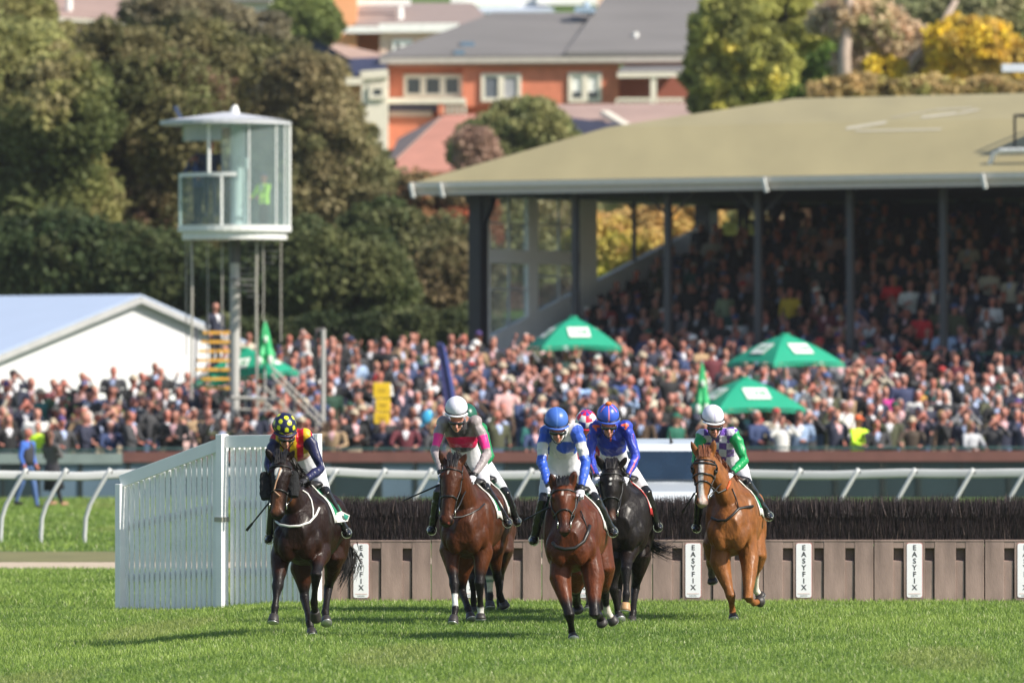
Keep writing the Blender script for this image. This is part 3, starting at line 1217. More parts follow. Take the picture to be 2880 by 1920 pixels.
# two slim poles to the right
lp = thing('light_pole', 'slim galvanised pole with a short crossbar right of the tower stairs', 'pole', (P(907, HOR, 187.6).x, 187.6, gz(0, 187.6)))
b = MB()
b.tube([(lp.location.x, 187.6, gz(0, 187.6)), P(909, 925, 187.6)], 0.06, 10)
b.build('pole', towg, lp)
b = MB()
b.tube([P(888, 930, 187.7), P(914, 926, 187.7)], 0.05, 8)
b.tube([P(890, 930, 187.7), P(892, 1090, 187.7)], 0.045, 8)
b.build('crossbar', mat('pole_brown', (0.10, 0.08, 0.08), 0.5), lp)

# ------------------------------------------------------------------ betting umbrellas
grn = mat('umbrella_green', (0.018, 0.40, 0.235), 0.55, var=0.06, scale=1.5, trans=0.25)
boxw = mat('logo_white', (0.72, 0.76, 0.70), 0.6, var=0.04)
gink = mat('logo_green', (0.05, 0.30, 0.15), 0.6)


def umbrella(px, py_top, px_l, px_r, py_rim, Y, rot, label, tilt=0.0):
    c = P(px, py_top, Y)
    half = (px_r - px_l) / FPX * Y / 2
    zr_ = P(px, py_rim, Y).z
    g0 = gz(c.x, Y)
    t = thing('market_umbrella', label, 'umbrella', (c.x, Y, g0), 0, 'green market umbrellas in the crowd')
    k = half / max(abs(math.cos(R(rot + a))) for a in (45, 135))
    top = Vector((c.x, Y, c.z))
    rim = [Vector((c.x + k * math.cos(R(rot + 45 + 90 * i)), Y + k * math.sin(R(rot + 45 + 90 * i)), zr_ + tilt * math.cos(R(rot + 45 + 90 * i)))) for i in range(4)]
    b = MB()
    n = 6
    for i in range(4):
        a, d = rim[i], rim[(i + 1) % 4]
        vs = []
        for s_ in range(n + 1):
            for q_ in range(n + 1):
                f = s_ / n
                e = a.lerp(d, q_ / n)
                p = top.lerp(e, f)
                p.z += 0.045 * math.sin(math.pi * f) * k - 0.05 * f * math.sin(math.pi * q_ / n) * k * -0.6
                vs.append(p)
        fsx = [(s_ * (n + 1) + q_, s_ * (n + 1) + q_ + 1, (s_ + 1) * (n + 1) + q_ + 1, (s_ + 1) * (n + 1) + q_) for s_ in range(n) for q_ in range(n)]
        b.add(vs, fsx)
        b.add([a, d, d - Vector((0, 0, .10)), (a + d) / 2 - Vector((0, 0, .07)) + Vector((0, 0, 0.03 * k)), a - Vector((0, 0, .10))], [(0, 1, 2, 3, 4)])
    b.build('canopy', grn, t)
    for i in range(4):
        a, d = rim[i], rim[(i + 1) % 4]
        xa = (d - a).normalized()
        cen = top.lerp((a + d) / 2, 0.60)
        up_ = (top - (a + d) / 2).normalized()
        nrm = xa.cross(up_)
        if nrm.z < 0:
            xa, nrm = -xa, -nrm
        cen = cen + nrm * (0.015 + 0.045 * k)
        b = MB()
        hw, hh = k * 0.19, k * 0.14
        b.prism([cen + xa * sx * hw + up_ * sy * hh for sx, sy in ((-1, -1), (1, -1), (1, 1), (-1, 1))], nrm * 0.012)
        bo = b.build('logo_panel', boxw, t)
        b = MB()
        add_text(b, 'TAB', k * 0.17, cen + nrm * 0.013, xa, up_, 0.003)
        b.build('lettering', gink, bo)
    b = MB()
    b.tube([(c.x, Y, g0), (c.x, Y, c.z - 0.03)], 0.03, 8)
    b.build('pole', towg, t)
    b = MB()
    b.ell((c.x, Y, c.z - 0.03), (0.14, 0.14, 0.045), 10, 6)
    b.build('cap', grn, t)
    return t


umbrella(1612, 890, 1478, 1748, 977, 199.0, 12, 'open green umbrella with a white panel in front of the grandstand\'s end window')
umbrella(2208, 938, 2042, 2374, 1022, 192.5, 32, 'larger open green umbrella, upper one of the right-hand pair')
umbrella(2096, 1060, 1930, 2275, 1152, 187.3, 20, 'open green umbrella just behind the white-capped rider, lower one of the right-hand pair')
umbrella(690, 978, 528, 822, 1064, 189.6, -14, 'open green umbrella tilted behind the tower pole on the left', 0.20)


def folded(px, py0, py1, Y, wpx, label):
    c = P(px, py0, Y)
    d = P(px, py1, Y)
    g0 = gz(c.x, Y)
    t = thing('folded_umbrella', label, 'umbrella', (c.x, Y, g0), 0, 'folded green umbrellas')
    b = MB()
    b.smooth = False
    H_ = c.z - d.z
    hw = wpx / FPX * Y / 2
    n = 16
    lv = [(0, .12), (.15, .32), (.4, .55), (.62, .72), (.78, 1.0), (.9, .85), (1.0, .95)]
    vs = []
    for f, r_ in lv:
        for i in range(n):
            a = 2 * math.pi * i / n
            rr = hw * r_ * (1.0 if i % 2 else 0.74)
            vs.append((c.x + rr * math.cos(a), Y + rr * math.sin(a), c.z - H_ * f))
    b.add(vs, [(k * n + i, k * n + (i + 1) % n, (k + 1) * n + (i + 1) % n, (k + 1) * n + i) for k in range(len(lv) - 1) for i in range(n)] + [tuple(range(n))])
    b.build('canopy', mat('umbrella_green_folded', (0.02, 0.42, 0.14), 0.55, var=0.08), t)
    for fx, fz, s_ in ((0.1, .42, .09), (-.45, .92, .13), (.5, .92, .13)):
        b = MB()
        b.ell((c.x + fx * hw, Y - hw * 0.72, c.z - H_ * fz), (s_ * 0.55, 0.05, s_), 10, 6)
        b.build('white_marking', boxw, t)
    b = MB()
    b.tube([(c.x, Y, g0), (c.x, Y, c.z + 0.05)], 0.025, 8)
    b.build('pole', towg, t)


folded(745, 905, 1022, 188.3, 62, 'folded green umbrella right of the tower pole')
folded(1974, 1020, 1160, 186.4, 50, 'folded green umbrella left of the two open ones on the right')
# flag banner, yellow bag pile, blue balloon-like bag
fl = thing('feather_flag', 'tall narrow purple and blue feather flag standing in the crowd', 'flag', (P(1262, HOR, 186.5).x, 186.5, gz(0, 186.5)))
b = MB()
pts = [P(1228, 962, 186.5), P(1243, 962, 186.5), P(1258, 1010, 186.5), P(1268, 1080, 186.5), P(1278, 1150, 186.5), P(1250, 1150, 186.5), P(1240, 1050, 186.5)]
b.prism(pts, (0, 0.03, 0))
b.build('flag_cloth', mat('flag_purple', (0.045, 0.045, 0.16), 0.6, var=0.5, scale=2), fl)
b = MB()
b.prism([P(1243, 962, 186.45), P(1252, 975, 186.45), P(1272, 1060, 186.45), P(1284, 1140, 186.45), P(1276, 1150, 186.45), P(1264, 1070, 186.45)], (0, 0.03, 0))
b.build('flag_edge', mat('flag_blue', (0.09, 0.12, 0.40), 0.6), fl)
b = MB()
b.tube([(P(1272, HOR, 186.6).x, 186.6, gz(0, 186.6)), P(1250, 1060, 186.6), P(1236, 962, 186.6)], 0.03, 8)
b.build('pole', dkm, fl)
yb = thing('yellow_sign', 'stack of three yellow betting boards held up in the crowd', 'sign', P(1074, 1192, 185.3))
ym = mat('board_yellow', (0.80, 0.52, 0.02), 0.5, var=0.05)
for i, (a, c, xo, ww) in enumerate(((1075, 1120, 0, 48), (1121, 1158, 3, 42), (1159, 1192, 0, 44))):
    b = MB()
    p0, p1 = P(1074 + xo, (a + c) / 2, 185.3), 0
    b.box((p0.x, 185.3, p0.z), (ww / FPX * 185.3, 0.10, (c - a - 1.5) / FPX * 185.3))
    bo = b.build('board', ym, yb, 0.01)
    b = MB()
    add_text(b, 'TAB', 0.10, (p0.x, 185.24, p0.z), (1, 0, 0), (0, 0, 1), 0.004)
    b.build('lettering', mat('board_ink', (0.40, 0.25, 0.02), 0.6), bo)
b = MB()
b.tube([P(1074, 1192, 185.35), (P(1074, 1192, 185.35).x, 185.35, 0.1)], 0.025)
b.build('handle', dkm, yb)
bb = MB()
bb.smooth = True
bb.ell(P(1200, 1172, 184.9), (0.13, 0.09, 0.19), 16, 10, Matrix.Rotation(R(25), 3, 'Y'))
bb.tube([P(1190, 1190, 184.9), P(1178, 1204, 184.9)], [0.04, 0.015])
tag(bb.build('beach_balloon', mat('balloon_blue', (0.06, 0.42, 0.72), 0.3, var=0.1, scale=3)), 'bright blue balloon held among the crowd right of the yellow boards', 'balloon')
# ------------------------------------------------------------------ trees
leafm = mat('leaf', attr='Col', rough=0.6, var=0.15, scale=1.2, trans=0.4, spec=0.2)
barkm = mat('bark', (0.14, 0.10, 0.075), 0.9, var=0.3, scale=3, bump=0.4, bscale=8)
palebark = mat('pale_bark', (0.42, 0.33, 0.27), 0.85, var=0.25, scale=2, bump=0.3, bscale=6)


def crown_mesh(name, lobes, n_clump, per, leaf, cols, seed, gap=0.0):
    """leaf-sized faces in clumps spread through several ellipsoid lobes (centre, radii)"""
    r = np.random.default_rng(seed)
    vol = np.array([rx * ry * rz for _, (rx, ry, rz) in lobes])
    pick = r.choice(len(lobes), n_clump, p=vol / vol.sum())
    C = np.array([l[0] for l in lobes], float)[pick]
    RR = np.array([l[1] for l in lobes], float)[pick]
    d = r.normal(size=(n_clump, 3))
    d /= np.linalg.norm(d, axis=1)[:, None]
    rad = r.uniform(0.55, 1.03, n_clump) ** 0.6
    cc = C + d * RR * rad[:, None]
    cs = r.uniform(0.45, 1.0, n_clump) * np.clip(RR.mean(1) * 0.42, 0.45, 1.6)
    per = int(per * 2.4)
    n = n_clump * per
    idx = np.repeat(np.arange(n_clump), per)
    e = r.normal(size=(n, 3))
    e /= np.linalg.norm(e, axis=1)[:, None]
    e *= (r.random(n) ** 0.45)[:, None]
    pos = cc[idx] + e * cs[idx][:, None] * np.array([1.0, 1.0, 0.75])
    a = r.normal(size=(n, 3))
    a /= np.linalg.norm(a, axis=1)[:, None]
    b_ = np.cross(a, r.normal(size=(n, 3)))
    b_ /= np.linalg.norm(b_, axis=1)[:, None]
    s1 = (leaf * 0.58 * r.uniform(0.6, 1.4, n))[:, None]
    s2 = s1 * 0.6
    V = np.stack([pos - a * s1, pos + b_ * s2, pos + a * s1, pos - b_ * s2], 1).reshape(-1, 3)
    F = np.arange(n * 4).reshape(-1, 4)
    cols = np.array(cols) * 2.25
    # colour patches: neighbouring clumps share a hue
    h = 0.5 + 0.5 * noise3(cc, 0.55, seed)
    k = np.clip((h + r.normal(0, 0.13, n_clump)) * (len(cols) - 1), 0, len(cols) - 1.001)
    i0 = k.astype(int)
    f = (k - i0)[:, None]
    cl = cols[i0] * (1 - f) + cols[i0 + 1] * f
    cl = cl * r.uniform(0.75, 1.25, n_clump)[:, None]
    c = cl[idx] * r.uniform(0.8, 1.2, n)[:, None]
    return raw_mesh(name, V, F, 4, [leafm], np.repeat(c, 4, axis=0))


def tree(name, label, px, Y, lobes_px, cols, n_clump, per, leaf, seed, bark=barkm, limbs=True, cat='tree', group=None, base=None):
    """lobes_px: (px, py, rx_px, rz_px, dy) in photo pixels at distance Y"""
    s = Y / FPX
    g0 = gz(P(px, HOR, Y).x, Y)
    x0 = P(px, HOR, Y).x
    t = thing(name, label, cat, (x0, Y, g0), 0, group)
    lobes = []
    for (lx, ly, rx, rz2, dy) in lobes_px:
        p = P(lx, ly, Y)
        lobes.append(((p.x - x0, dy, p.z - g0), (rx * s, (rx + rz2) / 2 * s, rz2 * s)))
    cm = crown_mesh('crown', lobes, n_clump, per, leaf, cols, seed)
    link_mesh('crown', cm, t)
    b = MB()
    b.smooth = True
    r = random.Random(seed)
    topz = max(l[0][2] for l in lobes)
    hz = max(1.0, topz * 0.45)
    b.tube([(x0, Y, g0 - 0.3), (x0 + 0.1, Y, g0 + hz * 0.5), (x0 - 0.05, Y, g0 + hz)], [0.32, 0.24, 0.18], 10)
    for l in lobes:
        e = Vector(l[0]) + Vector((x0, Y, g0))
        m_ = Vector((x0 - 0.05, Y, g0 + hz)).lerp(e, 0.5) + Vector((r.uniform(-.3, .3), r.uniform(-.3, .3), r.uniform(0, .4)))
        b.tube([(x0 - 0.05, Y, g0 + hz * 0.92), m_, e, e + Vector((r.uniform(-.5, .5), 0, l[1][2] * 0.5))], [0.15, 0.10, 0.05, 0.02], 7)
    b.build('trunk', bark, t)
    return t


dk = [(0.030, 0.038, 0.015), (0.056, 0.060, 0.023), (0.085, 0.080, 0.034), (0.105, 0.090, 0.042), (0.072, 0.080, 0.030)]
brn = [(0.055, 0.058, 0.024), (0.095, 0.085, 0.042), (0.13, 0.105, 0.055), (0.14, 0.12, 0.06), (0.085, 0.085, 0.038)]
olv = [(0.05, 0.06, 0.02), (0.11, 0.115, 0.04), (0.16, 0.15, 0.055), (0.13, 0.11, 0.055), (0.17, 0.17, 0.065)]
red = [(0.06, 0.05, 0.025), (0.15, 0.055, 0.04), (0.12, 0.07, 0.04), (0.20, 0.085, 0.045)]
yg = [(0.10, 0.11, 0.025), (0.18, 0.19, 0.035), (0.28, 0.26, 0.045), (0.36, 0.30, 0.045), (0.22, 0.21, 0.04)]
yl = [(0.18, 0.15, 0.03), (0.32, 0.25, 0.03), (0.42, 0.32, 0.03), (0.28, 0.20, 0.05)]
gn = [(0.035, 0.06, 0.015), (0.06, 0.10, 0.022), (0.09, 0.13, 0.03)]
org = [(0.10, 0.06, 0.03), (0.26, 0.085, 0.05), (0.20, 0.10, 0.05), (0.11, 0.085, 0.04)]
pale = [(0.16, 0.16, 0.09), (0.24, 0.20, 0.13), (0.30, 0.22, 0.15), (0.20, 0.20, 0.09)]
yg = [(c[0] * 1.2, c[1] * 1.12, c[2] * 1.6) for c in yg]
G = 'autumn trees behind the crowd'
tree('broad_tree', 'tall olive green tree at the left edge behind the marquee', 90, 246, [(40, 230, 170, 170, 0), (180, 330, 150, 150, -2), (20, 480, 160, 170, 1), (150, 600, 170, 170, -1)], olv, 620, 46, 0.20, 21, group=G)
tree('broad_tree', 'dark brown green tree behind the marquee, reddish at its top', 380, 250, [(320, 200, 170, 130, 0), (450, 330, 200, 190, -1), (250, 480, 200, 180, 1), (420, 620, 210, 190, 0), (560, 180, 130, 110, 1)], dk + [(0.10, 0.062, 0.04)], 900, 46, 0.20, 22, group=G)
tree('broad_tree', 'dark shady tree low behind the marquee\'s ridge', 250, 236, [(120, 730, 190, 130, 0), (330, 760, 200, 120, 0), (20, 800, 130, 120, 0), (480, 800, 160, 140, 0)], [(0.016, 0.026, 0.010), (0.03, 0.042, 0.016), (0.055, 0.06, 0.024), (0.07, 0.06, 0.03)], 620, 46, 0.20, 23, group=G)
tree('broad_tree', 'brown tinged tree directly behind the observation tower', 640, 254, [(640, 230, 170, 140, 0), (600, 430, 180, 170, 0), (720, 560, 170, 190, 0), (590, 700, 160, 150, 0)], dk, 800, 46, 0.20, 24, group=G)
tree('broad_tree', 'pale brown rounded tree right of the observation tower', 870, 250, [(850, 260, 120, 130, 0), (900, 420, 150, 150, 0), (960, 560, 160, 150, 0), (830, 560, 140, 180, 0)], brn, 760, 46, 0.20, 25, group=G)
tree('broad_tree', 'dark tree standing low right of the tower\'s rods', 880, 234, [(850, 780, 150, 150, 0), (1000, 800, 150, 150, 0), (720, 820, 140, 130, 0)], [(0.02, 0.03, 0.011), (0.04, 0.052, 0.02), (0.07, 0.075, 0.03)], 520, 46, 0.20, 26, group=G)
tree('broad_tree', 'dark green tree beside the first grandstand post', 1160, 240, [(1080, 690, 120, 120, 0), (1250, 790, 150, 160, 0), (1120, 850, 160, 110, 0), (1290, 880, 100, 90, 0)], [(0.025, 0.036, 0.013), (0.05, 0.062, 0.024), (0.08, 0.078, 0.035), (0.10, 0.075, 0.04)], 760, 46, 0.19, 27, group=G)
tree('autumn_tree', 'orange red autumn tree peeping out under the grandstand eave', 1240, 243, [(1230, 590, 110, 90, 0), (1310, 650, 90, 110, 0), (1190, 540, 60, 50, 0)], org, 320, 46, 0.18, 28)
tree('broad_tree', 'olive green tree just outside the left edge behind the marquee', -230, 252, [(-200, 300, 190, 170, 0), (-320, 480, 190, 180, 1), (-150, 620, 190, 190, 0)], olv, 420, 46, 0.20, 71, group=G)
tree('broad_tree', 'brown green tree further outside the left edge behind the marquee', -560, 258, [(-560, 260, 190, 170, 0), (-520, 480, 210, 180, 1), (-620, 640, 190, 190, 0)], brn, 420, 46, 0.20, 72, group=G)
tree('shrub', 'rounded grey green bush in front of the red brick house', 1470, 285, [(1480, 345, 110, 62, 0), (1400, 400, 110, 60, 0), (1560, 400, 60, 60, 0), (1340, 430, 70, 60, 0)], [(0.06, 0.075, 0.03), (0.12, 0.13, 0.055), (0.17, 0.16, 0.07), (0.10, 0.11, 0.045)], 430, 46, 0.20, 29, cat='bush')
tree('shrub', 'bare pinkish brown bush below the red brick house', 1330, 282, [(1330, 410, 50, 45, 0), (1350, 460, 60, 40, 0)], [(0.14, 0.10, 0.07), (0.2, 0.13, 0.1), (0.11, 0.10, 0.05)], 200, 40, 0.16, 30, cat='bush')
tree('wattle_tree', 'bright yellow green tree beside the red brick house, left end of the grandstand ridge', 2050, 275, [(2060, 90, 110, 110, 0), (1990, 230, 60, 110, 0), (2120, 180, 110, 100, 0), (2040, 290, 90, 70, 0), (2220, 60, 110, 90, 1)], yg, 520, 46, 0.22, 31)
tree('wattle_tree', 'shaded green tree top behind the yellow green one', 2290, 285, [(2280, 120, 90, 110, 0), (2340, 60, 80, 90, 0), (2230, 230, 90, 60, 0)], gn + yg[1:2], 380, 46, 0.22, 32)
g_ = tree('gum_tree', 'tall gum tree with a bare pale trunk above the olive roof', 2385, 270, [(2420, 60, 130, 60, 0), (2500, 130, 110, 80, 0), (2430, 180, 80, 60, 0), (2560, 200, 130, 60, 0)], pale, 420, 40, 0.20, 33, bark=palebark)
b = MB()
b.smooth = True
b.tube([P(2380, 330, 269), P(2375, 150, 269), P(2390, 20, 269), P(2380, -60, 269)], [0.27, 0.22, 0.18, 0.14], 10)
b.tube([P(2480, 300, 269), P(2560, 180, 269), P(2640, 90, 269), P(2690, 0, 269)], [0.22, 0.2, 0.16, 0.1], 8)
b.tube([P(2420, 320, 269), P(2450, 240, 269), P(2440, 150, 269)], [0.2, 0.15, 0.08], 8)
b.build('limb', palebark, g_)
tree('wattle_tree', 'golden yellow flowering bush above the right half of the roof', 2720, 268, [(2730, 130, 110, 80, 0), (2810, 180, 80, 80, 0), (2680, 210, 60, 60, 0), (2500, 130, 80, 60, 2), (2480, 200, 60, 40, 1)], yl, 430, 46, 0.20, 34)
tree('gum_tree', 'grey green hazy tree at the top right corner', 2650, 300, [(2620, 60, 160, 70, 0), (2800, 60, 140, 80, 0), (2480, 40, 110, 60, 0), (2880, 180, 90, 110, 0)], [(0.10, 0.10, 0.05), (0.15, 0.16, 0.08), (0.20, 0.18, 0.10), (0.12, 0.14, 0.05)], 560, 42, 0.24, 35)
tree('shrub', 'low brown hedge line along the back of the grandstand roof', 2500, 262, [(2400, 260, 120, 40, 0), (2600, 265, 140, 40, 0), (2800, 260, 120, 40, 0)], [(0.14, 0.13, 0.05), (0.24, 0.17, 0.08), (0.20, 0.20, 0.06)], 200, 40, 0.18, 36, cat='hedge')
tree('conifer', 'smooth green tree top beside the orange house', 860, 330, [(850, 50, 90, 70, 0), (900, 70, 55, 50, 0)], [(0.09, 0.11, 0.035), (0.15, 0.17, 0.055), (0.18, 0.20, 0.065)], 260, 46, 0.22, 37)
tree('broad_tree', 'thin grey leaved tree against the bright gap at the top left', 640, 290, [(560, 60, 130, 60, 0), (720, 90, 90, 60, 0), (450, 40, 110, 60, 0)], [(0.10, 0.09, 0.06), (0.14, 0.12, 0.07), (0.08, 0.085, 0.04)], 240, 30, 0.22, 38, group=G)
tree('broad_tree', 'olive tree in the top left corner', 20, 285, [(20, 70, 130, 100, 0), (150, 130, 100, 60, 0)], olv, 300, 46, 0.22, 39, group=G)
tree('wattle_tree', 'golden orange bush seen through the grandstand\'s open end', 1730, 236, [(1700, 700, 110, 90, 0), (1830, 680, 110, 90, 0), (1930, 620, 90, 90, 0), (1760, 640, 60, 30, 0)], [(0.26, 0.16, 0.06), (0.30, 0.21, 0.08), (0.30, 0.27, 0.06), (0.24, 0.24, 0.07)], 420, 46, 0.16, 40)
tree('broad_tree', 'grey green trees seen through the back opening of the grandstand', 1950, 256, [(1780, 560, 150, 70, 0), (1980, 570, 150, 80, 0), (2160, 580, 150, 90, 0), (1500, 640, 140, 150, 0)], [(0.12, 0.13, 0.06), (0.20, 0.19, 0.09), (0.26, 0.23, 0.12), (0.2, 0.13, 0.09)], 460, 46, 0.2, 41)

for k_, (px_, py_, w_, h_) in enumerate(((700, 960, 150, 60), (980, 950, 160, 60), (1240, 940, 150, 70))):
    tree('hedge', ['dark clipped hedge behind the crowd under the tower trees', 'dark hedge behind the crowd right of the slim pole', 'dark hedge behind the crowd at the foot of the first grandstand post'][k_], px_, 229, [(px_ - 70, py_, w_ * .6, h_, 0), (px_ + 70, py_, w_ * .6, h_, 0)], [(0.018, 0.026, 0.011), (0.035, 0.045, 0.018), (0.055, 0.06, 0.026)], 160, 44, 0.16, 50 + k_, cat='hedge')
tree('hedge', 'pinkish brown bushes seen through the grandstand\'s framed end windows', 1500, 264, [(1440, 620, 120, 90, 0), (1560, 660, 120, 100, 0), (1480, 800, 150, 110, 0), (1640, 800, 120, 120, 0)], [(0.13, 0.09, 0.07), (0.20, 0.12, 0.10), (0.14, 0.12, 0.07)], 260, 44, 0.17, 60, cat='hedge')
# ------------------------------------------------------------------ houses on the hill
brick = mat('red_brick', (0.60, 0.19, 0.105), 0.8, var=0.14, scale=2.5)
tile = mat('grey_tile', (0.165, 0.155, 0.15), 0.7, var=0.12, scale=0.8, stretch=(0.3, 1, 3))
creamp = mat('cream_paint', (0.72, 0.66, 0.54), 0.6, var=0.06)
dglass = mat('window_glass', (0.04, 0.05, 0.06), 0.12, var=0.4, scale=0.6, spec=0.8)
curt = mat('curtain_grey', (0.34, 0.34, 0.36), 0.8)
blind = mat('blind_white', (0.75, 0.76, 0.72), 0.8)
terra = mat('terracotta_tile', (0.42, 0.19, 0.14), 0.75, var=0.12, scale=0.8)
pinkt = mat('pink_tile', (0.34, 0.235, 0.20), 0.75, var=0.12, scale=0.8)
navyt = mat('slate_and_shaded_tile', (0.035, 0.04, 0.085), 0.6, var=0.1)  # slate roof colour, also used to paint shade on two slopes
orangew = mat('apricot_render', (0.78, 0.36, 0.17), 0.75, var=0.06)
pinkw = mat('pink_render', (0.72, 0.50, 0.40), 0.75, var=0.05)
whitef = mat('white_fascia', (0.84, 0.83, 0.80), 0.5)
HY = 330.0


def wallbox(parent, name, x0, x1, y0, y1, Y, m_, depth=8.0, nm=None):
    a, c = P(x0, y0, Y), P(x1, y1, Y)
    b = MB()
    b.box(((a.x + c.x) / 2, Y + depth / 2, (a.z + c.z) / 2), (c.x - a.x, depth, a.z - c.z))
    return b.build(name, m_, parent)


def slab(parent, name, pts, m_, off):
    b = MB()
    b.prism(pts, off)
    return b.build(name, m_, parent)


def win(parent, x0, x1, y0, y1, Y, panes, m_frame=creamp, proud=0.06):
    a, c = P(x0, y0, Y), P(x1, y1, Y)
    b = MB()
    fw = 0.16
    b.box(((a.x + c.x) / 2, Y - proud, a.z - fw / 2), (c.x - a.x, 0.12, fw))
    b.box(((a.x + c.x) / 2, Y - proud, c.z + fw / 2), (c.x - a.x, 0.16, fw))
    n = len(panes)
    for i in range(n + 1):
        x = a.x + (c.x - a.x) * i / n
        b.box((min(max(x, a.x + fw / 2), c.x - fw / 2), Y - proud - 0.012, (a.z + c.z) / 2), (fw * (1.6 if 0 < i < n else 1.0), 0.13, a.z - c.z - 0.05))
    w_ = b.build('window', m_frame, parent)
    for i, m_ in enumerate(panes):
        x0_ = a.x + (c.x - a.x) * i / n
        x1_ = a.x + (c.x - a.x) * (i + 1) / n
        b = MB()
        b.box(((x0_ + x1_) / 2, Y - proud + 0.03, (a.z + c.z) / 2), (x1_ - x0_ - 0.02, 0.05, a.z - c.z - 0.04))
        b.build('pane', m_, w_)
    return w_


g0 = gz(0, HY)
h = thing('brick_house', 'two storey red brick house with a grey hipped roof on the hill', 'house', (P(1500, HOR, HY).x, HY, g0))
wallbox(h, 'wall', 1088, 1742, 172, 420, HY, brick, 9)
wallbox(h, 'side_wall', 1300, 1740, 178, 300, HY - 0.5, brick, 0.5)
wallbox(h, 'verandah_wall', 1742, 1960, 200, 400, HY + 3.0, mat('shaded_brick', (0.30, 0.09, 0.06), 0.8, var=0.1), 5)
ea = P(1068, 166, HY - 0.8)
eb = P(1960, 160, HY - 0.8)
zr2 = P(1400, 45, HY + 5).z
slab(h, 'roof', [ea, eb, Vector((eb.x, HY + 5, zr2)), Vector((P(1388, 45, HY + 5).x, HY + 5, zr2))], tile, (0, 0, 0.15))
slab(h, 'roof', [Vector((ea.x, HY - 0.8, ea.z)), Vector((P(1388, 45, HY + 5).x, HY + 5, zr2)), Vector((ea.x, HY + 10.5, ea.z))], tile, (0, 0, 0.15))
zr3 = P(1700, -45, HY + 8).z
slab(h, 'roof', [P(1590, 160, HY - 0.9) + Vector((0, 0, .06)), eb + Vector((1, -0.1, .06)), Vector((eb.x + 1, HY + 8, zr3)), Vector((P(1735, 0, HY + 8).x, HY + 8, zr3))], tile, (0, 0, 0.15))
slab(h, 'roof', [P(1590, 160, HY - 0.9) + Vector((0, 0, .06)), Vector((P(1735, 0, HY + 8).x, HY + 8, zr3)), Vector((P(1600, 0, HY + 14).x, HY + 14, ea.z))], tile, (0, 0, 0.15))
b = MB()
b.beam(ea - Vector((0, 0.1, 0.10)), eb - Vector((0, 0.1, 0.10)), 0.12, 0.22)
b.build('gutter', mat('gutter_beige', (0.45, 0.41, 0.36), 0.6), h)
b = MB()
b.beam(ea - Vector((0, -0.1, 0.26)), eb - Vector((0, -0.1, 0.26)), 0.3, 0.12)
b.build('eave', mat('eave_brown', (0.40, 0.20, 0.14), 0.7), h)
win(h, 1135, 1300, 210, 274, HY, [dglass, dglass, dglass])
win(h, 1353, 1466, 207, 286, HY - 0.5, [mat('pane_blue', (0.13, 0.145, 0.17), 0.2), curt])
w3 = win(h, 1598, 1692, 204, 288, HY - 0.5, [blind, blind])
for x0, x1 in ((1612, 1640), (1654, 1684)):
    a, c = P(x0, 258, HY - 0.62), P(x1, 275, HY - 0.62)
    b = MB()
    b.box(((a.x + c.x) / 2, HY - 0.60, (a.z + c.z) / 2), (c.x - a.x, 0.03, a.z - c.z))
    b.build('pane', dglass, w3)
slab(h, 'verandah_roof', [P(1738, 205, HY - 2.2), P(1975, 202, HY - 2.2), P(1975, 180, HY + 1), P(1765, 184, HY + 1)], mat('verandah_sheet', (0.20, 0.19, 0.19), 0.6), (0, 0, 0.1))
b = MB()
b.beam(P(1736, 212, HY - 2.25), P(1975, 209, HY - 2.25), 0.1, 0.2)
b.build('verandah_fascia', creamp, h)
b = MB()
b.beam(P(1838, 214, HY - 2.1), P(1838, 296, HY - 2.1), 0.26, 0.26, up=(0, 1, 0))
b.build('verandah_post', creamp, h)
for (x0, x1, y0, y1, yy) in ((1735, 1975, 279, 302, HY - 2.2), (1250, 1308, 284, 322, HY - 1.5)):
    b = MB()
    a, c = P(x0, y0, yy), P(x1, y1, yy)
    b.beam(Vector((a.x, yy, a.z)), Vector((c.x, yy, a.z)), 0.1, 0.1)
    n = int((c.x - a.x) / 0.22)
    for i in range(n + 1):
        x = a.x + (c.x - a.x) * i / n
        b.box((x, yy, (a.z + c.z) / 2), (0.1, 0.08, a.z - c.z))
    b.build('balustrade', creamp, h)
wallbox(h, 'balcony_floor', 1068, 1310, 276, 291, HY - 1.6, creamp, 1.5)
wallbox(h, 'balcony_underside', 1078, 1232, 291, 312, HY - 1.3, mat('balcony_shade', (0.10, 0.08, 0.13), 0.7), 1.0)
wallbox(h, 'balcony_pier', 1232, 1250, 291, 322, HY - 1.55, brick, 0.6)
wallbox(h, 'lower_band', 1078, 1215, 312, 328, HY - 1.2, pinkw, 1.0)
wallbox(h, 'lower_wall', 1085, 1300, 328, 420, HY - 1.1, brick, 1.0)
b = MB()
b.tube([P(1789, 130, HY + 1), P(1787, 92, HY + 1)], [0.14, 0.12])
b.build('roof_vent', whitef, h)
b = MB()
b.tube([P(1650, 40, HY + 4), P(1650, 5, HY + 4)], [0.25, 0.1])
b.box(P(1645, 28, HY + 3.6), (0.9, 0.5, 0.25))
b.build('roof_aerial', mat('aerial_blue', (0.3, 0.4, 0.5), 0.5), h)
b = MB()
b.box(P(1315, 126, HY + 0.6), (0.6, 0.4, 0.22))
b.box(P(1292, 152, HY - 0.6), (0.45, 0.3, 0.3))
b.build('roof_box', mat('box_blue', (0.12, 0.2, 0.28), 0.5), h)

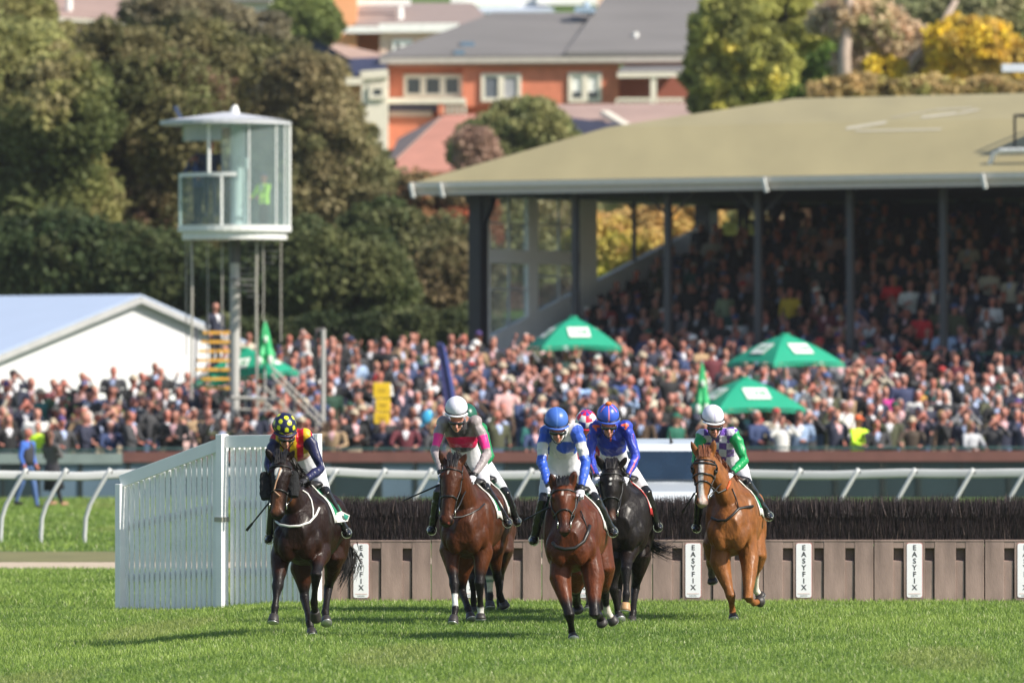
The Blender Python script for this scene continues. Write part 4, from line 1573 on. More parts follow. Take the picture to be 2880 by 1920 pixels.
h2 = thing('brick_house', 'small cream framed annexe with a slate blue roof left of the red house', 'house', (P(1030, HOR, HY - 3).x, HY - 3, gz(0, HY - 3)))
wallbox(h2, 'wall', 952, 1088, 240, 420, HY - 2, orangew, 4)
wallbox(h2, 'bay_wall', 1016, 1090, 204, 420, HY - 3, creamp, 3)
slab(h2, 'roof', [P(952, 222, HY - 3), P(1088, 208, HY - 3), P(1088, 168, HY + 1), P(930, 172, HY + 1)], navyt, (0, 0, 0.1))
b = MB()
b.beam(P(950, 230, HY - 3.1), P(1020, 228, HY - 3.1), 0.1, 0.3)
b.beam(P(1014, 212, HY - 3.1), P(1092, 206, HY - 3.1), 0.12, 0.35)
b.build('fascia', creamp, h2)
win(h2, 1038, 1084, 240, 280, HY - 3, [dglass])
slab(h2, 'side_roof', [P(680, 60, HY + 6), P(880, 105, HY - 1), P(990, 170, HY - 4), P(950, 215, HY - 4), P(860, 150, HY - 1), P(700, 95, HY + 5)], navyt, (0, 0.3, 0.0))  # shade on this slope painted as dark blue tile
slab(h2, 'upper_roof', [P(880, 108, HY + 2), P(1070, 150, HY + 2), P(1100, 168, HY + 1.5), P(980, 172, HY + 1.5)], pinkt, (0, 0.4, 0))

UY = 375.0
h3 = thing('orange_house', 'apricot rendered house with white fascias above the red house', 'house', (P(1080, HOR, UY).x, UY, gz(0, UY)))
wallbox(h3, 'wall', 918, 1003, -40, 200, UY, orangew, 8)
wallbox(h3, 'wall', 1003, 1420, 70, 250, UY + 3, orangew, 6)
slab(h3, 'roof', [P(998, 76, UY - 0.5), P(1390, 74, UY - 0.5), P(1330, 14, UY + 5), P(998, 14, UY + 5)], mat('brown_tile', (0.27, 0.21, 0.19), 0.75, var=0.1), (0, 0, 0.1))
b = MB()
b.beam(P(955, 84, UY - 0.7), P(1075, 84, UY - 0.7), 0.3, 0.32)
b.build('fascia', whitef, h3)
b = MB()
b.beam(P(1066, 80, UY - 1.5), P(1290, 78, UY - 1.5), 0.3, 0.42)
b.build('fascia', whitef, h3)
wallbox(h3, 'front_wall', 1068, 1292, 86, 260, UY - 1.2, pinkw, 3)
b = MB()
b.beam(P(998, 7, UY + 2), P(1155, 7, UY + 2), 0.3, 0.30)
b.build('fascia', whitef, h3)
win(h3, 1104, 1160, 112, 160, UY - 1.2, [dglass, blind], whitef)
b = MB()
b.tube([P(1124, 60, UY + 1), P(1124, 20, UY + 1)], 0.18)
b.build('flue', whitef, h3)

VY = 430.0
h4 = thing('white_house', 'white house with a pale green clad wall at the top of the picture', 'house', (P(1400, HOR, VY).x, VY, gz(0, VY)))
wallbox(h4, 'wall', 1268, 1510, -60, 120, VY, whitef, 8)
wallbox(h4, 'cladding', 1310, 1460, 12, 60, VY - 0.3, mat('pale_green_cladding', (0.55, 0.60, 0.48), 0.7), 0.3)
slab(h4, 'porch_roof', [P(1290, 40, VY - 2), P(1560, 34, VY - 2), P(1530, 24, VY), P(1330, 28, VY)], mat('sheet_blue', (0.45, 0.5, 0.6), 0.5), (0, 0, 0.15))
wallbox(h4, 'extension', 1510, 1680, -20, 14, VY - 1, whitef, 5)
wallbox(h4, 'far_wall', 1660, 2080, -60, 20, VY + 6, pinkw, 5)

LY = 300.0
h5 = thing('tiled_house', 'low terracotta tiled roof just below the red brick house\'s balcony', 'house', (P(1200, HOR, LY).x, LY, gz(0, LY)))
wallbox(h5, 'wall', 1120, 1400, 470, 640, LY, pinkw, 7)
slab(h5, 'roof', [P(1085, 490, LY - 0.6), P(1420, 490, LY - 0.6), P(1400, 330, LY + 6), P(1250, 335, LY + 6)], terra, (0, 0, 0.15))
slab(h5, 'roof', [P(1085, 490, LY - 0.6) + Vector((-.1, 0, 0)), P(1250, 335, LY + 6) + Vector((-.1, 0, 0)), P(1120, 400, LY + 12)], pinkt, (0, 0, 0.15))
LY2 = 308.0
h6 = thing('tiled_house', 'pinkish tiled house with a slate blue shaded slope right of the round bush', 'house', (P(1700, HOR, LY2).x, LY2, gz(0, LY2)))
wallbox(h6, 'wall', 1440, 2000, 395, 620, LY2 + 1, pinkw, 6)
slab(h6, 'roof', [P(1400, 400, LY2), P(2000, 400, LY2), P(1960, 300, LY2 + 6), P(1480, 305, LY2 + 6)], pinkt, (0, 0, 0.15))
slab(h6, 'shaded_roof', [P(1566, 326, LY2 - 1), P(1770, 352, LY2 - 1), P(1764, 420, LY2 - 1.2), P(1590, 420, LY2 - 1.2)], navyt, (0, 0.3, 0))  # shaded plane of the pink roof, its shade painted dark blue
b = MB()
b.beam(P(1700, 318, LY2 + 3), P(1778, 366, LY2 - 1.4), 0.35, 0.2)
b.build('ridge_cap', creamp, h6)
TY2 = 345.0
h7 = thing('tiled_house', 'pink tiled roof with a cream gutter peeping over the trees at the top left', 'house', (P(230, HOR, TY2).x, TY2, gz(0, TY2)))
wallbox(h7, 'wall', 120, 400, 58, 200, TY2, pinkw, 6)
slab(h7, 'roof', [P(100, 58, TY2 - 0.6), P(400, 62, TY2 - 0.6), P(370, -10, TY2 + 5), P(130, -10, TY2 + 5)], pinkt, (0, 0, 0.15))
b = MB()
b.beam(P(130, 52, TY2 - 0.8), P(360, 66, TY2 - 0.8), 0.12, 0.16)
b.build('gutter', creamp, h7)
b = MB()
b.tube([P(194, 40, TY2 + 1), P(194, -30, TY2 + 1)], 0.14)
b.build('flue', whitef, h7)
h8 = thing('white_house', 'bright white house wall glinting through the thin trees at the top left', 'house', (P(600, HOR, 380).x, 380, gz(0, 380)))
wallbox(h8, 'wall', 440, 760, 0, 80, 380, whitef, 6)
slab(h8, 'roof', [P(420, 6, 379.4), P(780, 6, 379.4), P(740, -50, 385), P(460, -50, 385)], tile, (0, 0, 0.15))
sg = thing('roof_light', 'pale blue panel light sticking in from the right edge above the roof', 'lamp', P(2850, 192, 215))
b = MB()
b.box(P(2860, 192, 215), (0.85, 0.5, 0.22))
b.build('panel', mat('light_panel', (0.55, 0.6, 0.68), 0.4), sg)
b = MB()
b.tube([P(2890, 195, 215), P(2890, 300, 215)], 0.05)
b.build('mast', greyp, sg)

# ------------------------------------------------------------------ white car on the far side of the jump
KY = 117.0
car = thing('parked_car', 'white four wheel drive parked behind the jump, between the black and the chestnut horse', 'car', (P(1880, HOR, KY).x, KY, 0))
cx = car.location.x
carw = mat('car_white', (0.58, 0.62, 0.66), 0.25, var=0.02, coat=0.6)
wsg = mat('car_glass', (0.012, 0.025, 0.045), 0.06, var=0.4, scale=1.2, spec=0.9)
rub = mat('rubber', (0.02, 0.02, 0.02), 0.8)


def sect(hw, y, z, r_=0.08):
    return [Vector((cx - hw, y, z)), Vector((cx + hw, y, z))]


b = MB()
prof = [(0.45, 0.0), (0.86, -0.03), (1.02, 0.10), (1.13, 0.9), (1.15, 1.05), (1.60, 1.45), (1.74, 1.60), (1.79, 1.90), (1.81, 3.0), (1.76, 4.2), (1.15, 4.55), (0.45, 4.6)]
hwid = [0.86, 0.92, 0.92, 0.90, 0.89, 0.76, 0.72, 0.71, 0.71, 0.70, 0.86, 0.86]
vs = []
for (z, y), hw in zip(prof, hwid):
    for k in (-1, -0.93, 0, 0.93, 1):
        vs.append((cx + hw * k, KY + y + (0.10 if abs(k) == 1 else 0.03 if k else 0), z - (0.03 if abs(k) == 1 else 0)))
fsx = [(i * 5 + j, i * 5 + j + 1, (i + 1) * 5 + j + 1, (i + 1) * 5 + j) for i in range(len(prof) - 1) for j in range(4)]
n5 = len(prof)
fsx.append(tuple(i * 5 for i in range(n5)))
fsx.append(tuple(i * 5 + 4 for i in range(n5)))
fsx.append((0, 1, 2, 3, 4, (n5 - 1) * 5 + 4, (n5 - 1) * 5 + 3, (n5 - 1) * 5 + 2, (n5 - 1) * 5 + 1, (n5 - 1) * 5))
b.add(vs, fsx)
b.build('body', carw, car, 0.02)
b = MB()
b.prism([(cx - 0.82, KY + 1.06, 1.175), (cx + 0.82, KY + 1.06, 1.175), (cx + 0.71, KY + 1.455, 1.61), (cx - 0.71, KY + 1.455, 1.61)], (0, -0.025, 0.02))
b.build('windscreen', wsg, car)
b = MB()
b.box((cx - 0.36, KY + 1.36, 1.535), (0.5, 0.012, 0.09), rx=R(-42))
b.build('sun_visor', mat('visor_green', (0.28, 0.36, 0.33), 0.7), car)
b = MB()
b.tube([(cx + 0.08, KY + 1.62, 1.755), (cx + 0.06, KY + 1.64, 1.84), (cx + 0.05, KY + 1.66, 1.93)], [0.03, 0.012, 0.006])
b.build('aerial', rub, car)
for sx in (-1, 1):
    b = MB()
    b.ell((cx + sx * 0.70, KY + 0.02, 0.78), (0.16, 0.09, 0.08))
    b.build('headlight', mat('lamp_glass', (0.6, 0.62, 0.65), 0.1), car)
    b = MB()
    b.ell((cx + sx * 1.0, KY + 1.3, 1.08), (0.12, 0.07, 0.09))
    b.build('mirror', carw, car)
    for yy in (0.85, 3.6):
        b = MB()
        b.tube([(cx + sx * 0.72, KY + yy, 0.34), (cx + sx * 0.90, KY + yy, 0.34)], 0.34, 20)
        wh = b.build('wheel', rub, car)
        b = MB()
        b.tube([(cx + sx * 0.88, KY + yy, 0.34), (cx + sx * 0.915, KY + yy, 0.34)], 0.2, 14)
        b.build('rim', mat('rim_silver', (0.5, 0.5, 0.52), 0.3, 0.8), wh)
b = MB()
b.box((cx, KY - 0.045, 0.66), (1.0, 0.03, 0.14))
b.build('grille', rub, car)
# ------------------------------------------------------------------ spectators
PM = {}


def flatmat(name, c, rough=0.8):
    if name not in PM:
        PM[name] = mat('cloth_' + name if not name.startswith('tone') else name, c, rough, var=0.10, scale=9)
    return PM[name]


SK = [('tone_pink', (0.41, 0.17, 0.125)), ('tone_fair', (0.46, 0.21, 0.155)), ('tone_tan', (0.29, 0.115, 0.08)), ('tone_ruddy', (0.41, 0.135, 0.095))]
HAIR = [('grey', (0.28, 0.27, 0.26)), ('white', (0.55, 0.53, 0.50)), ('dark', (0.02, 0.015, 0.013)), ('brown', (0.07, 0.035, 0.02)), ('fair', (0.32, 0.20, 0.09)), ('bald', None)]
HATS = [('navy cap', (0.02, 0.025, 0.07)), ('black cap', (0.015, 0.015, 0.016)), ('white cap', (0.7, 0.69, 0.66)), ('beige hat', (0.42, 0.34, 0.24)), ('purple beanie', (0.08, 0.05, 0.18)), ('black beanie', (0.015, 0.015, 0.017)), ('grey beanie', (0.12, 0.12, 0.125)), ('green beanie', (0.015, 0.06, 0.04)), ('grey flat cap', (0.16, 0.15, 0.14)), ('blue cap', (0.05, 0.09, 0.22)), ('red cap', (0.35, 0.03, 0.03))]
TOPS = [('navy', (0.022, 0.026, 0.052), 26), ('black', (0.014, 0.014, 0.016), 36), ('charcoal', (0.05, 0.05, 0.055), 14), ('dark blue', (0.03, 0.05, 0.13), 8), ('light blue', (0.28, 0.38, 0.55), 1.6), ('white', (0.66, 0.65, 0.62), 2.5),
        ('grey', (0.20, 0.20, 0.21), 6), ('brown', (0.085, 0.05, 0.03), 5), ('olive', (0.07, 0.075, 0.04), 4), ('tan', (0.34, 0.23, 0.13), 4), ('cream', (0.52, 0.46, 0.36), 3), ('maroon', (0.12, 0.02, 0.03), 3), ('red', (0.42, 0.03, 0.03), .8),
        ('teal', (0.02, 0.13, 0.12), .7), ('dusty pink', (0.55, 0.33, 0.32), 3), ('dark green', (0.012, 0.05, 0.028), 1.5)]
SHIRT = [('white', (0.66, 0.65, 0.68)), ('blue', (0.35, 0.42, 0.62)), ('pink', (0.6, 0.36, 0.38)), ('same', None)]
TRO = [('dark', (0.02, 0.02, 0.025)), ('navy', (0.03, 0.035, 0.07)), ('denim', (0.09, 0.13, 0.24)), ('beige', (0.35, 0.28, 0.20))]
tw_ = np.array([t[2] for t in TOPS], float)
tw_ /= tw_.sum()

POSES = {
    'arms at the sides': (((.23, .0, 1.42), (.29, .03, 1.14), (.27, -.08, .90)), ((.23, .0, 1.42), (.29, .03, 1.14), (.27, -.08, .90))),
    'arms folded': (((.23, .0, 1.42), (.30, -.04, 1.16), (-.08, -.19, 1.20)), ((.23, .0, 1.42), (.30, -.04, 1.14), (-.06, -.21, 1.13))),
    'a hand at the chin': (((.23, .0, 1.42), (.27, -.10, 1.15), (.04, -.16, 1.50)), ((.23, .0, 1.42), (.30, -.04, 1.14), (.02, -.20, 1.12))),
    'both hands raised to the face': (((.23, .0, 1.42), (.33, -.18, 1.30), (.07, -.15, 1.62)), ((.23, .0, 1.42), (.33, -.18, 1.30), (.07, -.15, 1.62))),
    'a phone held up': (((.23, .0, 1.42), (.32, -.20, 1.42), (.20, -.28, 1.72)), ((.23, .0, 1.42), (.29, .02, 1.14), (.22, -.14, .95))),
    'hands on the rail': (((.23, -.02, 1.40), (.31, -.12, 1.16), (.20, -.34, 1.08)), ((.23, -.02, 1.40), (.31, -.12, 1.16), (.16, -.36, 1.08))),
}


def person_template(pose, head, voxel):
    """one continuous figure; returns (verts, quads/tris, region per face): 0 skin 1 hair/hat 2 top 3 shirt 4 trousers 5 shoes"""
    b = MB()
    b.tube([(0, .02, .86), (0, .01, .98), (0, .0, 1.18), (0, .0, 1.36), (0, .01, 1.45)], [(.165, .12), (.170, .125), (.175, .125), (.205, .125), (.13, .085)], 12, lat=(1, 0, 0))
    for sx in (-1, 1):
        b.ell((sx * .19, .01, 1.40), (.075, .08, .075), 10, 8)
        b.tube([(sx * .09, .02, .92), (sx * .10, .0, .50), (sx * .11, .03, .07)], [.098, .066, .045], 10)
        b.tube([(sx * .11, .06, .05), (sx * .12, -.15, .035)], [.05, .045], 8)
    for sx, (S, E, H_) in zip((-1, 1), POSES[pose]):
        S, E, H_ = [Vector((q[0] * sx, q[1], q[2])) for q in (S, E, H_)]
        b.tube([S.lerp(Vector((0, 0, 1.42)), .2), S, E, E.lerp(H_, .82)], [.068, .064, .052, .040], 10)
        d = (H_ - E).normalized()
        b.tube([E.lerp(H_, .8), H_, H_ + d * .05], [.032, .044, .030], 8)
    b.tube([(0, .02, 1.42), (0, .005, 1.56)], [.062, .055], 10)
    b.ell((0, -.005, 1.645), (.076, .095, .118), 14, 10)
    b.ell((0, -.075, 1.585), (.035, .03, .03), 8, 6)
    b.tube([(0, -.09, 1.665), (0, -.112, 1.63)], [.012, .018], 8)
    for sx in (-1, 1):
        b.ell((sx * .078, .01, 1.64), (.014, .025, .034), 8, 6)
    if head == 'long hair':
        b.ell((0, .045, 1.665), (.096, .092, .120), 12, 9)
        b.tube([(0, .07, 1.64), (0, .075, 1.42)], [(.105, .055), (.10, .04)], 12, lat=(1, 0, 0))
    elif head == 'hair':
        b.ell((0, .022, 1.685), (.084, .096, .095), 12, 9)
    elif head == 'cap':
        b.ell((0, .008, 1.70), (.088, .106, .082), 12, 9)
        b.tube([(0, -.07, 1.695), (0, -.175, 1.675)], [(.072, .014), (.055, .012)], 10, lat=(1, 0, 0))
    elif head == 'hat':
        b.ell((0, .005, 1.72), (.088, .105, .085), 12, 9)
        b.ell((0, .0, 1.69), (.155, .175, .016), 16, 6)
    elif head == 'beanie':
        b.ell((0, .012, 1.705), (.090, .108, .092), 12, 9)
        b.ell((0, .02, 1.81), (.03, .03, .03), 8, 6)
    me = remesh(b, voxel, 2, .4)
    co = get_co(me)
    faces = [tuple(p.vertices) for p in me.polygons]
    cen = np.array([co[list(f)].mean(0) for f in faces])
    bpy.data.meshes.remove(me)
    x, y, z = cen.T
    reg = np.full(len(cen), 2)
    reg[z < .93] = 4
    reg[z < .10] = 5
    reg[(z > 1.475) & (np.abs(x) < .13) & (y > -.135)] = 0
    reg[(z > 1.25) & (z < 1.49) & (y < -.065) & (np.abs(x) < .02 + (z - 1.25) * .26)] = 3
    for sx, (S, E, H_) in zip((-1, 1), POSES[pose]):
        S, E, H_ = [Vector((q[0] * sx, q[1], q[2])) for q in (S, E, H_)]
        d = (H_ - E).normalized()
        dd, t = seg_dist(cen, E.lerp(H_, .0), E.lerp(H_, .84))
        reg[(dd < .068) & (z < 1.60)] = 2
        dd, t = seg_dist(cen, E.lerp(H_, .9), H_ + d * .06)
        reg[dd < .062] = 0
    if head == 'long hair':
        reg[(z > 1.40) & ((y > .045) | (z > 1.735) | ((np.abs(x) > .068) & (y > -.03) & (z > 1.45))) & (np.abs(x) < .13) & (y < .16)] = 1
    elif head == 'hair':
        reg[(z > 1.60) & ((y > .035) | (z > 1.728 - .25 * (y + .0)))] = 1
    elif head == 'bald':
        reg[(z > 1.58) & (z < 1.69) & (y > .045)] = 1
    else:
        reg[(z > 1.685 - .15 * y)] = 1
        reg[(z > 1.655) & (y < -.118)] = 1
        if head == 'hat':
            reg[(z > 1.665) & (np.hypot(x, y) > .115)] = 1
    return co, faces, reg


HEADS = ['hair', 'hair', 'hair', 'hair', 'hair', 'bald', 'bald', 'cap', 'hat', 'beanie', 'long hair', 'long hair']
PT = {}


def person_mesh(pose, head, voxel=0.027):
    k = (pose, head)
    if k not in PT:
        co, faces, reg = person_template(pose, head, voxel)
        me = bpy.data.meshes.new('spectator')
        me.from_pydata(co.tolist(), [], faces)
        for i in range(6):
            me.materials.append(None)
        me.polygons.foreach_set('material_index', reg.astype(np.int32))
        me.polygons.foreach_set('use_smooth', np.ones(len(faces), dtype=bool))
        me.update()
        PT[k] = me
    return PT[k]


def dress(o, cols):
    """object-level materials so that figures can share a mesh"""
    for i, m in enumerate(cols):
        o.material_slots[i].link = 'OBJECT'
        o.material_slots[i].material = m


shoe_m = flatmat('shoe', (0.02, 0.018, 0.016), 0.5)
EXT = []
ALL = []          # (x, y, z ground, px)
r = np.random.default_rng(99)


def back_limit(px):
    """photo row of the highest heads of the lawn crowd at this column"""
    xs = [-100, 0, 120, 260, 380, 480, 560, 640, 780, 860, 1000, 1200, 1480, 1740, 1900, 2300, 2600, 3000]
    ys = [1100, 1080, 1078, 1048, 1040, 1022, 1045, 985, 955, 955, 950, 945, 955, 930, 945, 945, 930, 925]
    return np.interp(px, xs, ys)


row = 0
Y = 184.25
while Y < 207:
    step = 0.62 if row else 0.64
    x = -17.0 + r.uniform(0, step)
    while x < 17.0:
        xx, yy = x + r.normal(0, .09), Y + r.uniform(-.3, .3)
        px = PX(xx, yy)
        g_ = gz(xx, yy)
        hy = HOR - (g_ + 1.72 - CAM_H) * FPX / yy
        if r.random() > .05 and -40 < px < 2920 and hy > back_limit(px) + r.normal(0, 10) and not (1010 < px < 1110 and row < 2 and False):
            ALL.append((row, xx, yy, g_, px, hy))
        elif not -40 < px < 2920 and hy > back_limit(px):
            EXT.append((xx, yy, g_, r.normal(.25, .42), r.uniform(.98, 1.13)))
        x += step * r.uniform(.82, 1.2)
    Y += 1.42
    row += 1
ALL.sort(key=lambda a: (a[0], a[1]))

LAND = [(0, 'at the left edge'), (120, 'left of the picket wing'), (290, 'over the left half of the picket wing'), (470, 'over the picket wing\'s tall post'), (640, 'left of the polka dot cap'), (800, 'right of the polka dot cap'), (960, 'below the yellow boards'),
        (1120, 'left of the rider in grey and pink'), (1300, 'right of the rider in grey and pink'), (1450, 'left of the plain blue cap'), (1600, 'behind the two blue riders'), (1770, 'above the white car'), (1930, 'behind the white capped rider'), (2090, 'below the lower right umbrella'),
        (2240, 'right of the lower right umbrella'), (2400, 'left of the yellow safety jacket'), (2520, 'right of the yellow safety jacket'), (2660, 'towards the right edge'), (2800, 'at the right edge')]
ROWN = ['at the front rail', 'in the second row', 'in the third row', 'in the fourth row', 'in the fifth row', 'in the sixth row', 'in the seventh row', 'in the eighth row', 'in the ninth row', 'in the tenth row']
# figures the photograph picks out: (photo x, photo y of head, top colour name, colour, head kind, hair, pose, words)
SPECIAL = [(100, 1190, 'fluorescent yellow', (0.62, 0.95, 0.04), 'hair', 'dark', 'hands on the rail', 'person in a fluorescent yellow jacket at the far left'),
           (2428, 1160, 'fluorescent yellow', (0.62, 0.95, 0.04), 'cap', 'orange cap', 'hands on the rail', 'person in a fluorescent yellow jacket and orange cap at the front rail'),
           (115, 1160, 'white', (0.74, 0.73, 0.70), 'hair', 'brown', 'arms at the sides', 'person in a plain white top standing behind the yellow jacket at the left'),
           (527, 1170, 'pale pink', (0.68, 0.45, 0.42), 'long hair', 'fair', 'arms at the sides', 'fair haired woman in a pale pink jacket above the picket wing\'s tall post'),
           (2620, 1060, 'mustard', (0.40, 0.22, 0.04), 'hair', 'brown', 'arms at the sides', 'person in a mustard coat seen from the side towards the right edge'),
           (2555, 1050, 'dark blue', (0.03, 0.04, 0.10), 'hair', 'white', 'arms at the sides', 'white haired man in a navy suit left of the mustard coat'),
           (2510, 1085, 'magenta', (0.42, 0.02, 0.20), 'hair', 'fair', 'arms at the sides', 'person in a magenta jacket among dark suits on the right'),
           (2715, 1080, 'pale blue', (0.50, 0.62, 0.80), 'hair', 'dark', 'both hands raised to the face', 'person in a pale blue shirt with raised arms near the right edge'),
           (1645, 1075, 'light blue', (0.30, 0.45, 0.72), 'hair', 'grey', 'arms at the sides', 'grey haired man in a light blue shirt below the left umbrella'),
           (1730, 1080, 'royal blue', (0.05, 0.10, 0.32), 'hair', 'fair', 'arms at the sides', 'person in a royal blue jumper between the umbrellas'),
           (850, 1020, 'red', (0.60, 0.02, 0.03), 'hair', 'dark', 'arms at the sides', 'person in a bright red top beside the slim pole'),
           (2740, 1200, 'pale grey', (0.42, 0.43, 0.46), 'long hair', 'fair', 'hands on the rail', 'fair haired woman in a pale grey jumper clapping at the front rail'),
           (2545, 1150, 'brown', (0.07, 0.05, 0.035), 'hat', 'beige hat', 'hands on the rail', 'man in a brown coat and brimmed hat right of the yellow safety jacket'),
           (2880, 1110, 'cream', (0.56, 0.52, 0.42), 'hair', 'grey', 'arms at the sides', 'person in a cream coat cut off by the right edge'),
           (1460, 1100, 'cream', (0.60, 0.57, 0.48), 'hair', 'dark', 'arms at the sides', 'person in a cream jumper left of the umbrella pole'),
           (1880, 1190, 'dark green', (0.01, 0.11, 0.07), 'hat', 'dark green hat', 'arms at the sides', 'person in a dark green hat and coat above the white car')]
HATC = dict(HATS)
HATC.update({'orange cap': (0.75, 0.13, 0.03), 'dark green hat': (0.01, 0.10, 0.06)})
indiv = ALL[:300]
taken = {}
for si, sp_ in enumerate(SPECIAL):
    best = min((i for i in range(len(indiv)) if i not in taken and (sp_[6] != 'hands on the rail' or indiv[i][0] == 0)), key=lambda i: (indiv[i][4] - sp_[0]) ** 2 + (indiv[i][5] - sp_[1]) ** 2 * 1.0 + (1e4 * indiv[i][0] if sp_[6] == 'hands on the rail' else 0))
    taken[best] = sp_
used = set()
rr_ = random.Random(5)


def jacket_word(tn):
    return tn + ' ' + rr_.choice(['jacket', 'coat', 'jacket', 'top'])


posel = list(POSES)
for i, (row, xx, yy, g_, px, hy) in enumerate(indiv):
    hgt = rr_.uniform(.95, 1.15)
    if i in taken:
        _, _, tn, tc3, head, hn, pose, label = taken[i]
        hcol = HATC.get(hn) or dict(HAIR)[hn]
        top = flatmat(tn.replace(' ', '_') + '_bright', tc3)
        sh = top
        used.add(label)
    else:
        lm = [t for a, t in LAND if a <= max(0, px)][-1]
        for att in range(60):
            k = int(r.choice(len(TOPS), p=tw_))
            tn, tc3 = TOPS[k][0], TOPS[k][1]
            head = rr_.choice(HEADS)
            pose = rr_.choice(posel if row else ['arms folded', 'hands on the rail', 'hands on the rail', 'a phone held up', 'a hand at the chin', 'both hands raised to the face'])
            if head in ('hair', 'long hair', 'bald'):
                hn, hcol = rr_.choice([q for q in HAIR if q[0] != 'bald'])
                hw = 'bald head' if head == 'bald' else (('long ' if head == 'long hair' else '') + hn + ' hair')
            else:
                want = {'cap': ' cap', 'hat': 'hat', 'beanie': 'beanie'}[head]
                hn, hcol = rr_.choice([q for q in HATS if want in q[0]])
                hw = hn
            jw = 'coat' if head == 'hat' else 'jacket'
            art = 'an' if tn[0] in 'aeiou' else 'a'
            label = f'{tn} {jw}, {hw}, {ROWN[min(row, 9)]}, {lm}'
            if len(label.split()) > 15:
                label = f'{tn} {jw}, {hw}, {ROWN[min(row, 9)].replace("in the ", "")}, {lm}'
            label = f'{tn} {jw}, {hw}, {ROWN[min(row, 9)].replace("in the ", "").replace("at the ", "") if len(lm.split()) > 4 else ROWN[min(row, 9)]}, {lm}'
            label = 'person, ' + label
            if len(label.split()) <= 16 and label not in used:
                break
            label2 = label.replace('person, ', 'person with ' + pose + ', ')
            if len(label2.split()) <= 16 and label2 not in used:
                label = label2
                break
        if len(label.split()) > 16:
            label = label.replace('person, ', '')
        used.add(label)
        sh = rr_.choice(SHIRT)
        top = flatmat(tn.replace(' ', '_'), tc3)
        sh = top if sh[1] is None else flatmat('shirt_' + sh[0], sh[1])
    o = bpy.data.objects.new('spectator', person_mesh(pose, head))
    COL.objects.link(o)
    o.location = (xx, yy, g_ - (1 - hgt) * 0)
    o.scale = (hgt * rr_.uniform(1.0, 1.15), hgt * 1.05, hgt)
    o.rotation_euler = (0, 0, rr_.gauss(.25, .5) if not (i in taken and 'seen from the side' in label) else 1.2)
    sk = rr_.choice(SK)
    dress(o, [flatmat(sk[0], sk[1], .55), flatmat('hair_' + hn.replace(' ', '_'), hcol), top, sh, flatmat('trouser_' + (tr := rr_.choice(TRO))[0], tr[1]), shoe_m])
    tag(o, label, 'person', 'spectators on the lawn')

# the rest of the crowd: lawn rows further back and everybody on the stand, one mesh
back = list(EXT)
for (row, xx, yy, g_, px, hy) in ALL[300:]:
    back.append((xx, yy, g_, r.normal(.25, .42), r.uniform(.98, 1.13)))
for i in range(14):
    v = 0.6 + 0.85 * i + 0.42
    z = rake(0.6 + 0.85 * i + 0.4)
    u = 1.3 + r.uniform(0, .4) + (0.9 if i < 2 else 0)
    while u < 17.5:
        if r.random() < (0.93 if i < 11 else 0.6) and not (i >= 12 and u < 6 and r.random() < .5):
            p = ST(u, v + r.normal(0, .08), z)
            back.append((p.x, p.y, p.z - r.uniform(.15, .45) * (r.random() < .75), R(-32) + r.normal(.25, .4), r.uniform(.93, 1.05)))
        u += r.uniform(.46, .66)
tm = [person_template(p_, h_, 0.042) for p_, h_ in (('arms at the sides', 'hair'), ('arms folded', 'hair'), ('a hand at the chin', 'bald'), ('both hands raised to the face', 'hair'), ('arms at the sides', 'hat'), ('arms folded', 'long hair'), ('a phone held up', 'hair'), ('arms at the sides', 'cap'), ('arms folded', 'hair'))]
headk = ['hair', 'hair', 'bald', 'hair', 'hat', 'long hair', 'hair', 'cap', 'hair']
V4, F4, C4_, tot = [], [], [], 0
prep = []
tws = np.array([26, 40, 16, 5, .6, .6, 2, 5, 3, 1.2, .8, 2, 1, 1, 1, 2], float)
tws /= tws.sum()
for co, faces, reg in tm:
    f4 = np.array([f if len(f) == 4 else (f[0], f[1], f[2], f[2]) for f in faces])
    vreg = np.zeros(len(co), int)
    cnt = np.zeros((len(co), 6))
    for k in range(4):
        np.add.at(cnt, (f4[:, k], reg), 1)
    vreg = cnt.argmax(1)
    quads = np.array([len(f) == 4 for f in faces])
    prep.append((co, f4[quads], vreg))
for (x, y, z, a, h_) in back:
    t = int(r.integers(len(prep)))
    co, f4, vreg = prep[t]
    ca, sa = math.cos(a), math.sin(a)
    q = co * h_
    q = np.stack([q[:, 0] * ca * 1.06 - q[:, 1] * sa + x, q[:, 0] * sa * 1.06 + q[:, 1] * ca + y, q[:, 2] + z], 1)
    k = int(r.choice(len(TOPS), p=tw_ if y < 208 else tws))
    top = np.array(TOPS[k][1])
    if headk[t] in ('hair', 'bald', 'long hair'):
        hc = np.array([q_ for q_ in HAIR if q_[1] is not None][int(r.integers(5))][1])
    else:
        hc = np.array(HATS[int(r.integers(len(HATS)))][1])
    shc = SHIRT[int(r.integers(4))][1]
    pal = np.array([SK[int(r.integers(4))][1], hc, top, top if shc is None else shc, TRO[int(r.integers(4))][1], (0.02, 0.02, 0.02)])
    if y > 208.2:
        pal[2:5] *= .55  # clothes on the stand darkened: shade under the roof put into their colours
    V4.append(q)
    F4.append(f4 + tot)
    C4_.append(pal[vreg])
    tot += len(q)
crowd = link_mesh('crowd', raw_mesh('crowd', np.concatenate(V4), np.concatenate(F4), 4, [mat('crowd_cloth', attr='Col', rough=0.8, var=0.12, scale=12)], np.concatenate(C4_), True))
tag(crowd, 'packed spectators further up the lawn and on the grandstand', 'crowd', kind='stuff')


